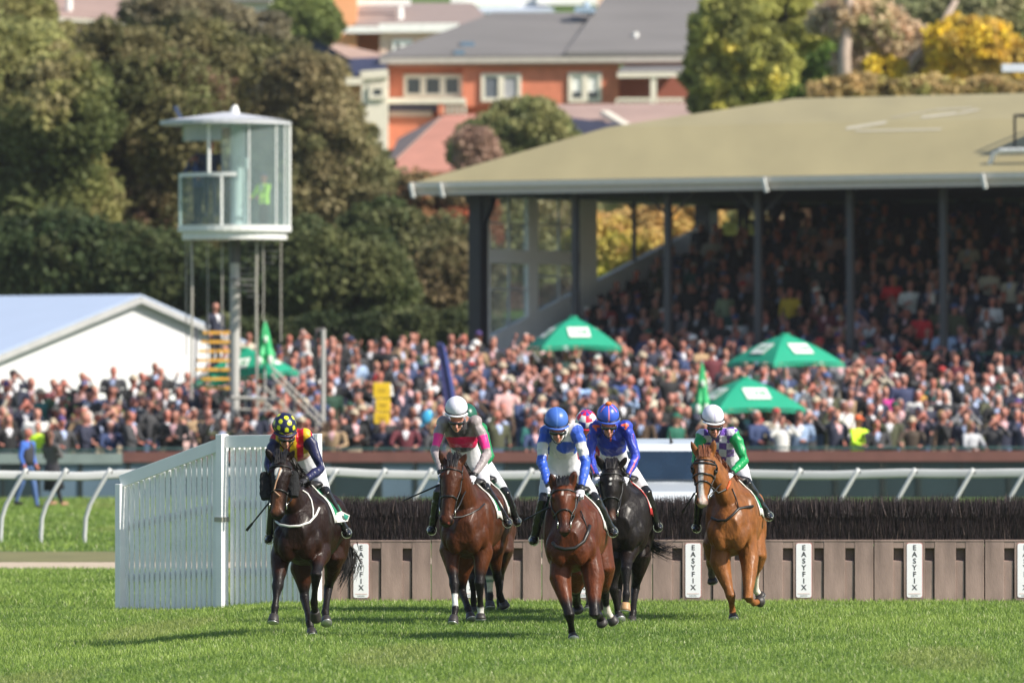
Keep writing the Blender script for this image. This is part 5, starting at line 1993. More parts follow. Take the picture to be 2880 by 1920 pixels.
def figure(px, pyfoot, Y_, label, pose, head, cols, rot, h_=1.0, lean=0.0, z=None, voxel=0.02, group=None):
    """a spectator standing apart"""
    x = P(px, HOR, Y_).x
    co, faces, reg = person_template(pose, head, voxel)
    me = bpy.data.meshes.new('person')
    me.from_pydata(co.tolist(), [], faces)
    for i, (n_, c_) in enumerate(cols):
        me.materials.append(flatmat(n_, c_, .55 if i == 0 else .8))
    me.polygons.foreach_set('material_index', reg.astype(np.int32))
    me.polygons.foreach_set('use_smooth', np.ones(len(faces), dtype=bool))
    me.update()
    o = link_mesh('person', me)
    o.location = (x, Y_, gz(x, Y_) if z is None else z)
    o.rotation_euler = (lean, 0, rot)
    o.scale = (h_, h_, h_)
    tag(o, label, 'person', group)
    return o, me


def stride(me, dist, arm=0.0, jean=None):
    """swing the legs apart for a walking figure (front -y)"""
    c = get_co(me)
    for sx, d in ((-1, dist), (1, -dist)):
        m = (c[:, 2] < .95) & (np.sign(c[:, 0]) == sx)
        k = np.clip((.95 - c[:, 2]) / .95, 0, 1)
        c[m, 1] += (d * k[m])
        c[m, 2] += (.10 * k[m] ** 2 * (1 if d > 0 else 0))
    set_co(me, c)


dk_sh = ('cloth_shoe', (0.02, 0.018, 0.016))
YM = 166.0
o, me = figure(78, 1430, YM, 'grey haired man in a blue jumper and dark vest walking at the left edge', 'arms at the sides', 'hair',
               [('tone_ruddy', SK[3][1]), ('hair_grey', HAIR[0][1]), ('royal_blue', (0.05, 0.14, 0.52)), ('dark_vest', (0.04, 0.04, 0.05)), ('denim_blue', (0.07, 0.13, 0.30)), dk_sh], 1.15, 1.0)
stride(me, .22)
b = MB()
b.smooth = True
b.tube([(0, .02, .95), (0, .01, 1.1), (0, .0, 1.30), (0, .0, 1.40)], [(.182, .137), (.188, .140), (.19, .14), (.15, .125)], 16, lat=(1, 0, 0))
vo = link_mesh('vest', b.mesh('vest', [flatmat('vest_dark', (0.03, 0.03, 0.038))]), o)
YW = 168.5
o, me = figure(162, 1430, YW, 'brown haired woman in a black dress walking right beside the man in blue', 'arms folded', 'long hair',
               [('tone_tan', SK[2][1]), ('hair_brown', HAIR[3][1]), ('grey_brown_top', (0.10, 0.09, 0.09)), ('grey_brown_top', (0.10, 0.09, 0.09)), ('stocking_dark', (0.02, 0.02, 0.022)), ('tan_shoe', (0.35, 0.2, 0.12))], 2.3, .97, R(-8))
stride(me, .26)
b = MB()
b.smooth = True
b.tube([(0, .02, 1.0), (0, .03, .75), (0, .04, .42)], [(.185, .15), (.22, .19), (.25, .24)], 18, lat=(1, 0, 0))
link_mesh('skirt', b.mesh('skirt', [flatmat('skirt_black', (0.014, 0.014, 0.02))]), o)
# people in the tower and on the stairs
zf = zt(636)
figure(592, 0, TY - 0.15, 'man in a dark suit with a tie standing behind the tower\'s balcony rail', 'arms at the sides', 'hair', [('tone_ruddy', SK[3][1]), ('hair_dark', HAIR[2][1]), ('navy', TOPS[0][1]), ('shirt_blue', SHIRT[1][1]), ('trouser_dark', TRO[0][1]), dk_sh], -.3, 1.05, z=zf + .22)
figure(556, 0, TY + 0.25, 'person in dark clothes bent over binoculars at the left of the tower balcony', 'both hands raised to the face', 'cap', [('tone_tan', SK[2][1]), ('hair_navy_cap', HATS[0][1]), ('dark_blue', TOPS[3][1]), ('dark_blue', TOPS[3][1]), ('trouser_dark', TRO[0][1]), dk_sh], -1.0, .98, z=zf + .05)
figure(742, 0, TY - 0.1, 'person in a fluorescent yellow jacket and navy cap sitting low inside the tower glass', 'hands on the rail', 'cap', [('tone_ruddy', SK[3][1]), ('hair_navy_cap', HATS[0][1]), ('fluorescent_yellow_bright', (0.62, 0.95, 0.04)), ('shirt_white', SHIRT[0][1]), ('trouser_dark', TRO[0][1]), dk_sh], -.9, .90, z=zf - .30)
figure(606, 0, 190.0, 'person in a dark jacket and white shirt at the top of the yellow staircase', 'arms at the sides', 'hair', [('tone_fair', SK[1][1]), ('hair_dark', HAIR[2][1]), ('navy', TOPS[0][1]), ('shirt_white', SHIRT[0][1]), ('trouser_dark', TRO[0][1]), dk_sh], .8, .95, z=zt(1040))
# stand-outs on the stand
for (px, pyh, u_off, label, head, hair, tn, tc3, pose) in (
        (2040, 842, 0, 'white haired man in a pale green jacket standing sideways at the front of the grandstand', 'hair', 'white', 'pale_green', (0.22, 0.28, 0.18), 'arms at the sides'),
        (2222, 822, 0, 'person in a mustard yellow top sitting in the shade of the grandstand', 'hair', 'dark', 'mustard_top', (0.55, 0.38, 0.03), 'arms at the sides'),
        (2510, 800, 0, 'person in a bright red coat in the middle of the grandstand', 'long hair', 'fair', 'red_coat', (0.62, 0.02, 0.03), 'arms folded'),
        (2790, 850, 0, 'person in a white jumper leaning forward near the right of the grandstand', 'hair', 'grey', 'white_jumper', (0.6, 0.6, 0.62), 'arms folded'),
        (2590, 890, 0, 'person in a red jacket low behind the green railing of the grandstand', 'hair', 'fair', 'red_jacket', (0.55, 0.02, 0.03), 'arms at the sides'),
        (2090, 520, 0, 'dark silhouette of a person against the grandstand\'s back opening', 'hair', 'dark', 'black', TOPS[1][1], 'arms folded'),
        (2238, 580, 0, 'second dark silhouette, seated against the right part of the back opening', 'hair', 'dark', 'black', TOPS[1][1], 'arms at the sides')):
    # find the seat row where this head height fits
    best = None
    for i in range(14):
        v = 0.6 + 0.85 * i + 0.1
        for u in np.arange(.4, 19, .05):
            p = ST(u, v, rake(v))
            if abs(PX(p.x, p.y) - px) < 4:
                e = abs(HOR - (p.z + 1.6 - CAM_H) * FPX / p.y - pyh)
                if best is None or e < best[0]:
                    best = (e, p)
    if pyh < 620:
        v = 11.6
        u = min(np.arange(.3, 6, .02), key=lambda u_: abs(PX(ST(u_, v, 0).x, ST(u_, v, 0).y) - px))
        best = (0, ST(u, v, P(0, pyh, ST(u, v, 0).y).z - 1.6))
    p = best[1]
    o, me = figure(px, 0, p.y, label, pose, head, [('tone_ruddy' if pyh > 620 else 'tone_tan', SK[3][1]), ('hair_' + hair, dict(HAIR)[hair]), (tn, tc3), (tn, tc3), ('trouser_dark', TRO[0][1]), dk_sh], R(-32) + (1.2 if 'sideways' in label else .1), 1.0, z=p.z, voxel=.03)
# ------------------------------------------------------------------ race horses
coat = mat('horse_coat', attr='Col', rough=0.46, var=0.34, scale=16, bump=0.5, bscale=38, spec=0.13, coat=0.10, stretch=(1, 1, 0.55), detail=6)
hoofm = mat('hoof_horn', (0.035, 0.03, 0.028), 0.5, var=0.3, scale=20)
hoofp = mat('hoof_pale', (0.42, 0.24, 0.11), 0.5, var=0.25, scale=25)
shoem = mat('horse_shoe', (0.55, 0.55, 0.56), 0.35, 0.8)
leather = mat('black_leather', (0.014, 0.013, 0.013), 0.42, var=0.2, scale=20)
wstrap = mat('white_strap', (0.78, 0.76, 0.72), 0.6)
brass = mat('bit_metal', (0.7, 0.68, 0.62), 0.25, 0.9)
hairm = mat('horse_hair', attr='Col', rough=0.5, var=0.1)
eyem = mat('horse_eye', (0.008, 0.006, 0.005), 0.08, var=0.0, spec=0.8)
boot_m = mat('leg_boot', (0.018, 0.018, 0.020), 0.6, var=0.3, scale=30)
fleece = mat('black_fleece', (0.010, 0.010, 0.011), 0.95, var=0.4, scale=40, bump=0.8, bscale=90)

TORSO = [(-.80, 1.02, .13, .10), (-.68, 1.03, .26, .195), (-.47, 1.075, .375, .275), (-.2, 1.12, .40, .29), (.1, 1.10, .37, .31), (.4, 1.12, .34, .31), (.65, 1.17, .32, .30), (.88, 1.17, .28, .27), (1.05, 1.13, .18, .17)]
HEADSEC = [(-.05, .070, .08), (.06, .105, .115), (.24, .122, .138), (.42, .098, .130), (.62, .070, .098), (.80, .060, .074), (.93, .066, .070), (1.0, .050, .052)]


def ribbons(name, lines, w0, cols, seed, parent):
    """hair: flat tapering strands along polylines"""
    r = np.random.default_rng(seed)
    V, F, C = [], [], []
    off = np.array(root_loc(parent))
    for ln in lines:
        ln = np.array(ln, float)
        k = len(ln)
        th = r.uniform(-1, 1)
        sd = np.array([math.cos(th), math.sin(th) * 0.6, 0.3 * math.sin(th)])
        c = np.array(cols[0]) * (1 - (q_ := r.random())) + np.array(cols[1]) * q_
        o = len(V)
        for i in range(k):
            wv = w0 * r.uniform(0.7, 1.3) * (1 - 0.8 * (i / (k - 1)) ** 2)
            V += [ln[i] - sd * wv - off, ln[i] + sd * wv - off]
            C += [c, c]
        for i in range(k - 1):
            F.append((o + 2 * i, o + 2 * i + 1, o + 2 * i + 3, o + 2 * i + 2))
    me = raw_mesh(name, np.array(V), np.array(F), 4, [hairm], np.array(C))
    return link_mesh(name, me, parent)


class Horse:
    def __init__(s, name, label, Y, C, sp):
        s.Y, s.C, s.sp = Y, C, sp
        cx, cy = C(*sp['chest'])
        s.cx = P(cx, cy, Y - 0.6).x
        s.k = sp.get('yaw', 0.10)
        s.g = gz(s.cx, Y)
        s.root = thing(name, label, 'horse', (s.cx, Y, s.g), 0, 'racing horses')
        s.dz = sp.get('dz', 0.0)
        s.body()

    def w(s, p):
        """(crop x, crop y, dy) -> world"""
        return P(*s.C(p[0], p[1]), s.Y + p[2])

    def xc(s, dy):
        return s.cx + (dy + 0.6) * s.k

    def torso(s, dy, ang, f=1.0):
        T = TORSO
        for i in range(len(T) - 1):
            if T[i][0] <= dy <= T[i + 1][0]:
                t = (dy - T[i][0]) / (T[i + 1][0] - T[i][0])
                zc, rz, rx = [T[i][j] * (1 - t) + T[i + 1][j] * t for j in (1, 2, 3)]
                break
        return Vector((s.xc(dy) + rx * f * math.sin(ang), s.Y + dy, s.g + s.dz + zc + rz * f * math.cos(ang)))

    def snap(s, p, lift=0.006):
        """point on the coat seen at a photo pixel"""
        px, py = s.C(p[0], p[1])
        d = Vector(((px - 1440) / FPX, 1, -(py - HOR) / FPX)).normalized()
        o = Vector((0, 0, CAM_H)) + d * (s.Y - 4)
        h = s.bvh.ray_cast(o, d, 12)
        if h[0] is None:
            h = s.bvh.find_nearest(o + d * (4 - (p[2] if len(p) > 2 else 0.9)))
        return h[0] + h[1] * lift

    def near(s, q, lift=0.006):
        h = s.bvh.find_nearest(q)
        return h[0] + h[1] * lift

    def body(s):
        sp = s.sp
        b = MB()
        b.smooth = True
        z0 = s.g + s.dz
        b.tube([(s.xc(t[0]), s.Y + t[0], z0 + t[1]) for t in TORSO], [(t[3], t[2]) for t in TORSO], 20, lat=(1, 0, 0))
        for sx in (-1, 1):
            b.ell((s.xc(-.42) + sx * .17, s.Y - .42, z0 + 1.08), (.125, .20, .33), 12, 10)          # shoulder
            b.ell((s.xc(-.72) + sx * .098, s.Y - .70, z0 + .93), (.105, .090, .16), 14, 10)       # breast
            b.ell((s.xc(-.66) + sx * .185, s.Y - .62, z0 + .98), (.075, .10, .15), 12, 10)         # point of the shoulder
            b.ell((s.xc(-.5) + sx * .225, s.Y - .46, z0 + 1.12), (.07, .10, .26), 12, 10)
            b.ell((s.xc(.78) + sx * .17, s.Y + .74, z0 + 1.02), (.135, .25, .34), 12, 10)          # thigh
            b.ell((s.xc(.45) + sx * .20, s.Y + .5, z0 + 1.28), (.10, .14, .12), 12, 8)
        b.ell((s.xc(-.1), s.Y - .1, z0 + 1.46), (.10, .32, .10), 12, 8)                             # withers
        # neck and head
        s.poll = s.w(sp['poll'])
        s.muz = s.w(sp['muzzle'])
        n0 = Vector((s.xc(-.30), s.Y - .32, z0 + 1.20))
        n2 = s.poll + Vector((0, 0.10, -0.03))
        nk = sp.get('neck', (0, 0))
        m1 = n0.lerp(n2, 0.42) + Vector((nk[0], 0.0, -0.02 + nk[1]))
        m2 = n0.lerp(n2, 0.78) + Vector((nk[0] * .7, 0.02, 0.0))
        b.tube([n0, m1, m2, n2], [(.185, .33), (.135, .235), (.095, .17), (.075, .12)], 16, lat=(1, 0, 0))
        s.ax = (s.muz - s.poll)
        d = s.ax.normalized()
        s.lat = (Vector((1, 0, 0)) - d * d.x)
        s.lat.normalize()
        s.thk = d.cross(s.lat).normalized()
        if s.thk.y > 0:
            s.thk = -s.thk                      # points to the front of the face
        b.tube([s.poll + s.ax * t for t, _, _ in HEADSEC], [(a, c) for _, a, c in HEADSEC], 16, lat=s.lat)
        for sx in (-1, 1):
            b.ell(s.poll + s.ax * .36 + s.lat * (sx * .066) - s.thk * .05, (.055, .08, .115), 10, 8)     # cheek
            b.ell(s.poll + s.ax * .24 + s.lat * (sx * .100) + s.thk * .060, (.030, .036, .038), 10, 8)   # brow over the eye
            b.ell(s.poll + s.ax * .93 + s.lat * (sx * .044) + s.thk * .030, (.031, .034, .040), 10, 8)    # nostril
        b.ell(s.poll + s.ax * .97 - s.thk * .05, (.035, .035, .03), 10, 8)                           # chin
        s.eartips = []
        for (bx, tx) in zip(sp['ears'][0], sp['ears'][1]):
            e0, e1 = s.w((*bx, sp['poll'][2])), s.w((*tx, sp['poll'][2] - .03))
            b.tube([e0 - (e1 - e0) * .25, e0, e0.lerp(e1, .4), e0.lerp(e1, .75), e1], [(.034, .03), (.040, .030), (.048, .024), (.034, .017), (.006, .006)], 10, lat=(1, 0, 0))
            s.eartips.append((e0, e1))
        s.legs = []
        for kind, A, B_, C_, D in sp['legs']:
            A, B_, C_, D = [s.w(q) for q in (A, B_, C_, D)]
            l = lambda a, c, t: a.lerp(c, t)
            if kind == 'f':
                sh = Vector((A.x * 0.75 + s.xc(-.45) * 0.25, s.Y - .40, max(A.z + .1, z0 + 1.02)))
                b.tube([sh, A, l(A, B_, .35), l(A, B_, .8), B_, l(B_, C_, .2), l(B_, C_, .55), l(B_, C_, .86), C_, l(C_, D, .4), l(C_, D, .62)],
                       [(.125, .18), (.118, .14), (.090, .098), (.055, .058), (.060, .062), (.047, .047), (.035, .038), (.036, .040), (.045, .046), (.036, .036), (.044, .044)], 12, lat=(1, 0, 0))
            else:
                hp = Vector((A.x * 0.7 + s.xc(.8) * 0.3, s.Y + .72, max(A.z + .12, z0 + 1.05)))
                b.tube([hp, A, l(A, B_, .4), l(A, B_, .82), B_, l(B_, C_, .18), l(B_, C_, .55), l(B_, C_, .86), C_, l(C_, D, .4), l(C_, D, .62)],
                       [(.15, .24), (.125, .18), (.085, .11), (.050, .060), (.054, .064), (.046, .050), (.037, .040), (.038, .042), (.046, .047), (.037, .037), (.045, .045)], 12, lat=(1, 0, 0))
            s.legs.append((kind, A, B_, C_, D))
        me = remesh(b, 0.0125, 7, 0.5, 'coat')
        co = get_co(me)
        nr = np.empty(len(co) * 3, dtype=np.float32)
        me.vertices.foreach_get('normal', nr)
        nr = nr.reshape(-1, 3)
        # slight muscle relief
        amp = (0.010 * noise3(co * np.array([1, 1, 0.6]), 8, 5) + 0.006 * (0.4 - np.abs(noise3(co * np.array([1, 1, 0.45]), 12, 6))) + 0.0025 * noise3(co * np.array([1, 1, 0.5]), 26, 7)) * np.clip((co[:, 2] - s.g - 0.35) / .3, .15, 1)
        co = co + nr * amp[:, None]
        set_co(me, co)
        s.bvh = BVHTree.FromPolygons([Vector(c) for c in co], [tuple(p.vertices) for p in me.polygons])
        base = np.array(sp['coat'])
        col = np.tile(base, (len(co), 1))
        hue = 0.5 + 0.5 * noise3(co, 3.2, 8)
        col *= (0.82 + 0.36 * hue)[:, None]
        dark = np.array(sp.get('points', (0.010, 0.008, 0.008)))
        light = np.array(sp.get('light', base * 1.5))
        # warmer flanks and legs, darker top line
        k = np.clip((1.05 - (co[:, 2] - s.g)) / 0.5, 0, 1)[:, None] * 0.55
        col = col * (1 - k) + light * k
        if sp.get('blackpoints', True):
            for (kind, A, B_, C_, D) in s.legs:
                paint(col, co, A.lerp(B_, .78), B_, .09, dark, .035)
                paint(col, co, B_, C_, .085, dark, .02)
                paint(col, co, C_, D, .085, dark, .02)
        mz = np.array(sp.get('muzzle_col', (0.02, 0.017, 0.017)))
        paint(col, co, s.poll + s.ax * .99, s.poll + s.ax * 1.0, .055, mz, .025)
        for sx in (-1, 1):
            paint(col, co, s.poll + s.ax * .935 + s.lat * (sx * .060) + s.thk * .055, s.poll + s.ax * .965 + s.lat * (sx * .058) + s.thk * .055, .018, (0.004, 0.003, 0.003), .005)
            paint(col, co, s.poll + s.ax * .245 + s.lat * (sx * .122) + s.thk * .045, s.poll + s.ax * .25 + s.lat * (sx * .122) + s.thk * .045, .032, dark, .012)
        for e0, e1 in s.eartips:
            paint(col, co, e0.lerp(e1, .75), e1, .03, dark, .03, .7)
            f = Vector((0, -0.03, 0))
            paint(col, co, e0.lerp(e1, .2) + f, e0.lerp(e1, .7) + f, .014, dark * 0.6, .008, .8)
        for st in sp.get('marks', []):
            pts = [s.snap(q, 0) for q in st['pts']]
            for a, c in zip(pts[:-1], pts[1:]) if len(pts) > 1 else [(pts[0], pts[0])]:
                paint(col, co, a, c, st['r'], st['c'], st.get('soft', .006))
        for (i, rgb, a, c) in sp.get('socks', []):
            kind, A, B_, C_, D = s.legs[i]
            path = [B_, C_, D]
            p0 = B_.lerp(C_, a) if a < 1 else C_.lerp(D, a - 1)
            p1 = B_.lerp(C_, c) if c < 1 else C_.lerp(D, c - 1)
            if a < 1 < c:
                paint(col, co, p0, C_, .06, rgb, .01)
                paint(col, co, C_, p1, .06, rgb, .01)
            else:
                paint(col, co, p0, p1, .055, rgb, .008)
        set_colors(me, np.clip(col, 0, 1))
        off = np.array(s.root.location)
        set_co(me, co - off)
        me.materials.clear()
        me.materials.append(coat)
        link_mesh('body', me, s.root)
        # hooves
        for i, (kind, A, B_, C_, D) in enumerate(s.legs):
            hb = MB()
            hb.smooth = True
            st = C_.lerp(D, .5)
            ax = (D - st)
            fw = Vector((0, -0.018, 0))
            hb.tube([st, st + ax * .15, st + ax * .9 + fw, D + fw], [(.043, .045), (.049, .05), (.060, .066), (.061, .067)], 14, lat=(1, 0, 0))
            hb.mi = 1
            hb.tube([D + fw - ax * .02, D + fw + ax.normalized() * .009], [(.059, .065), (.058, .064)], 14, lat=(1, 0, 0))
            hb.build('hoof', [hoofp if i in sp.get('pale_hooves', ()) else hoofm, shoem], s.root)
        # eyes
        for sx in (-1, 1):
            e = MB()
            e.smooth = True
            q = s.near(s.poll + s.ax * .255 + s.lat * (sx * .15) + s.thk * .05, -.006)
            e.ell(q, (.016, .018, .020), 10, 8)
            e.build('eye', eyem, s.root)
        s.mane()
        s.tack()

    def mane(s):
        r = random.Random(int(s.cx * 100))
        lines = []
        col = s.sp.get('mane', ((0.006, 0.005, 0.005), (0.022, 0.017, 0.015)))
        top = s.poll + Vector((0, 0.03, 0.075))
        for i in range(90):                         # forelock between the ears
            a = r.uniform(-.07, .07)
            p0 = top + s.lat * a * 0.7 + Vector((0, r.uniform(-.03, .05), r.uniform(-.02, .015)))
            L = r.uniform(.4, 1.0) * s.sp.get('forelock', 0.12)
            up = r.uniform(0, .05)
            p1 = p0 + Vector((a * 0.3, -.03, up))
            p2 = s.near(s.poll + s.ax * (L * 0.9) + s.lat * (a * 1.1 + r.uniform(-.02, .02)) + s.thk * .15, .012)
            lines.append([p0, p1, p1.lerp(p2, .5) + s.thk * .02, p2])
        for i in range(320):                        # crest of the neck
            t = r.random()
            n0 = Vector((s.xc(-.25), s.Y - .22, s.g + s.dz + 1.52))
            p0 = n0.lerp(s.poll + Vector((0, .1, .07)), t)
            sd = s.sp.get('mane_side', 1)
            p1 = p0 + Vector((sd * r.uniform(.02, .07), r.uniform(.0, .05), r.uniform(.02, .07)))
            p2 = p1 + Vector((sd * r.uniform(.02, .06), r.uniform(.0, .08), -r.uniform(.03, .12)))
            lines.append([p0, p1, p2])
        ribbons('mane', lines, .006, col, 3, s.root)
        tl = s.sp.get('tail')
        if tl:
            lines = []
            pts = [s.w(q) for q in tl]
            for i in range(150):
                o = Vector((r.gauss(0, 1), r.gauss(0, .8), r.gauss(0, 1)))
                sc = [.012, .028, .042, .055, .062, .066]
                ln = [p + o * sc[min(j, 5)] + Vector((r.gauss(0, .007), 0, r.gauss(0, .012))) for j, p in enumerate(pts)]
                if r.random() < .35:
                    ln = ln[:-1]
                lines.append(ln)
            ribbons('tail', lines, .006, col, 4, s.root)

    def strap(s, name, pts, rad, m, parent=None, closed=False):
        b = MB()
        b.smooth = True
        if closed:
            pts = pts + [pts[0]]
        b.tube(pts, rad, 7)
        return b.build(name, m, parent or s.root)

    def ring(s, t, f=1.25, tilt=0.0, n=20, a0=0, a1=360, lift=.006):
        out = []
        for i in range(n + 1):
            a = R(a0 + (a1 - a0) * i / n)
            q = s.poll + s.ax * (t + tilt * math.sin(a)) + s.lat * (.12 * f * math.cos(a)) + s.thk * (.15 * f * math.sin(a))
            out.append(s.near(q, lift))
        return out

    def tack(s):
        sp = s.sp
        m = sp.get('bridle', leather)
        br = bpy.data.objects.new('bridle', None)
        COL.objects.link(br)
        br.parent = s.root
        s.strap('browband', s.ring(.13, a0=-15, a1=195), (.008), m, br)
        s.strap('noseband', s.ring(.60, a0=-60, a1=240), (.009), sp.get('nosem', m), br)
        s.bits = []
        for sx in (-1, 1):
            pts = [s.near(s.poll + s.ax * t + s.lat * (sx * .15) + s.thk * o_, .006) for t, o_ in ((.05, -.03), (.13, .0), (.25, -.02), (.42, -.01), (.60, 0.0), (.78, .01))]
            s.strap('cheek_strap', pts, .0075, m, br)
            bit = s.near(s.poll + s.ax * .79 + s.lat * (sx * .12) + s.thk * .0, .012)
            s.bits.append(bit)
            b = MB()
            b.smooth = True
            rr = .034
            b.tube([bit + Vector((0, rr * math.cos(a), rr * math.sin(a))) + Vector((sx * .004, -.3 * rr * 0, 0)) for a in [2 * math.pi * i / 14 for i in range(15)]], .006, 6)
            b.build('bit_ring', brass, br)
        # saddle cloth, saddle
        b = MB()
        b.smooth = True
        nA, nD = 16, 9
        vs = []
        for j in range(nD + 1):
            dy = -.20 + .52 * j / nD
            for i in range(nA + 1):
                a = R(-84 + 168 * i / nA)
                q = s.torso(dy, a, 1.10) + Vector((0, 0, 0.012 * math.sin(dy * 20 + i)))
                h = s.bvh.find_nearest(q)
                vs.append(h[0] + h[1] * .018)
        fs_, mi = [], []
        for j in range(nD):
            for i in range(nA):
                fs_.append((j * (nA + 1) + i, j * (nA + 1) + i + 1, (j + 1) * (nA + 1) + i + 1, (j + 1) * (nA + 1) + i))
                mi.append(1 if (i in (0, nA - 1) or j in (0, nD - 1)) else 0)
        for f, k in zip(fs_, mi):
            b.f.append(f)
            b.m.append(k)
            b.sm.append(True)
        b.v = [tuple(v) for v in vs]
        cl = b.build('saddle_cloth', [sp.get('clothm', mat('cloth_green', (0.01, 0.20, 0.09), 0.7)), sp.get('edgem', wstrap)], s.root)
        md = cl.modifiers.new('s', 'SOLIDIFY')
        md.thickness = .012
        b = MB()
        b.smooth = True
        b.tube([s.torso(dy, 0, 1.0) + Vector((0, 0, z)) for dy, z in ((-.15, .03), (-.1, .06), (.05, .035), (.25, .07), (.33, .05))], [(.10, .02), (.16, .04), (.15, .035), (.16, .04), (.10, .02)], 12, lat=(1, 0, 0))
        b.build('saddle', leather, s.root)
        for st in sp.get('straps', []):
            s.strap(st.get('name', 'breast_strap'), [s.snap(q, st.get('lift', .008)) for q in st['pts']], st['r'], st['m'])

    def rein(s, side, hand, m=leather):
        bit = s.bits[0 if side < 0 else 1]
        mid_ = bit.lerp(hand, .5)
        h = s.bvh.find_nearest(mid_)
        if (mid_ - h[0]).dot(h[1]) < 0.02:
            mid_ = h[0] + h[1] * .02
        s.strap('rein', [bit, bit.lerp(mid_, .5) + Vector((side * .01, 0, 0)), mid_, hand], .008, m)


# ------------------------------------------------------------------ riders
satin = mat('racing_silk', attr='Col', rough=0.40, var=0.08, scale=9, bump=0.35, bscale=26, spec=0.45)
skinm = mat('skin', attr='Col', rough=0.5, var=0.08, scale=25)
breech = mat('white_breeches', (0.64, 0.64, 0.67), 0.6, var=0.05, scale=6, bump=0.2, bscale=25)
bootm = mat('riding_boot', (0.012, 0.012, 0.013), 0.22, var=0.2, scale=12, spec=0.6)
helm = mat('helmet_silk', attr='Col', rough=0.35, var=0.04, scale=8, bump=0.08, bscale=40)
gogm = mat('goggle_lens', (0.008, 0.010, 0.010), 0.06, var=0.1, spec=0.9)
SKIN = np.array((0.46, 0.205, 0.135))


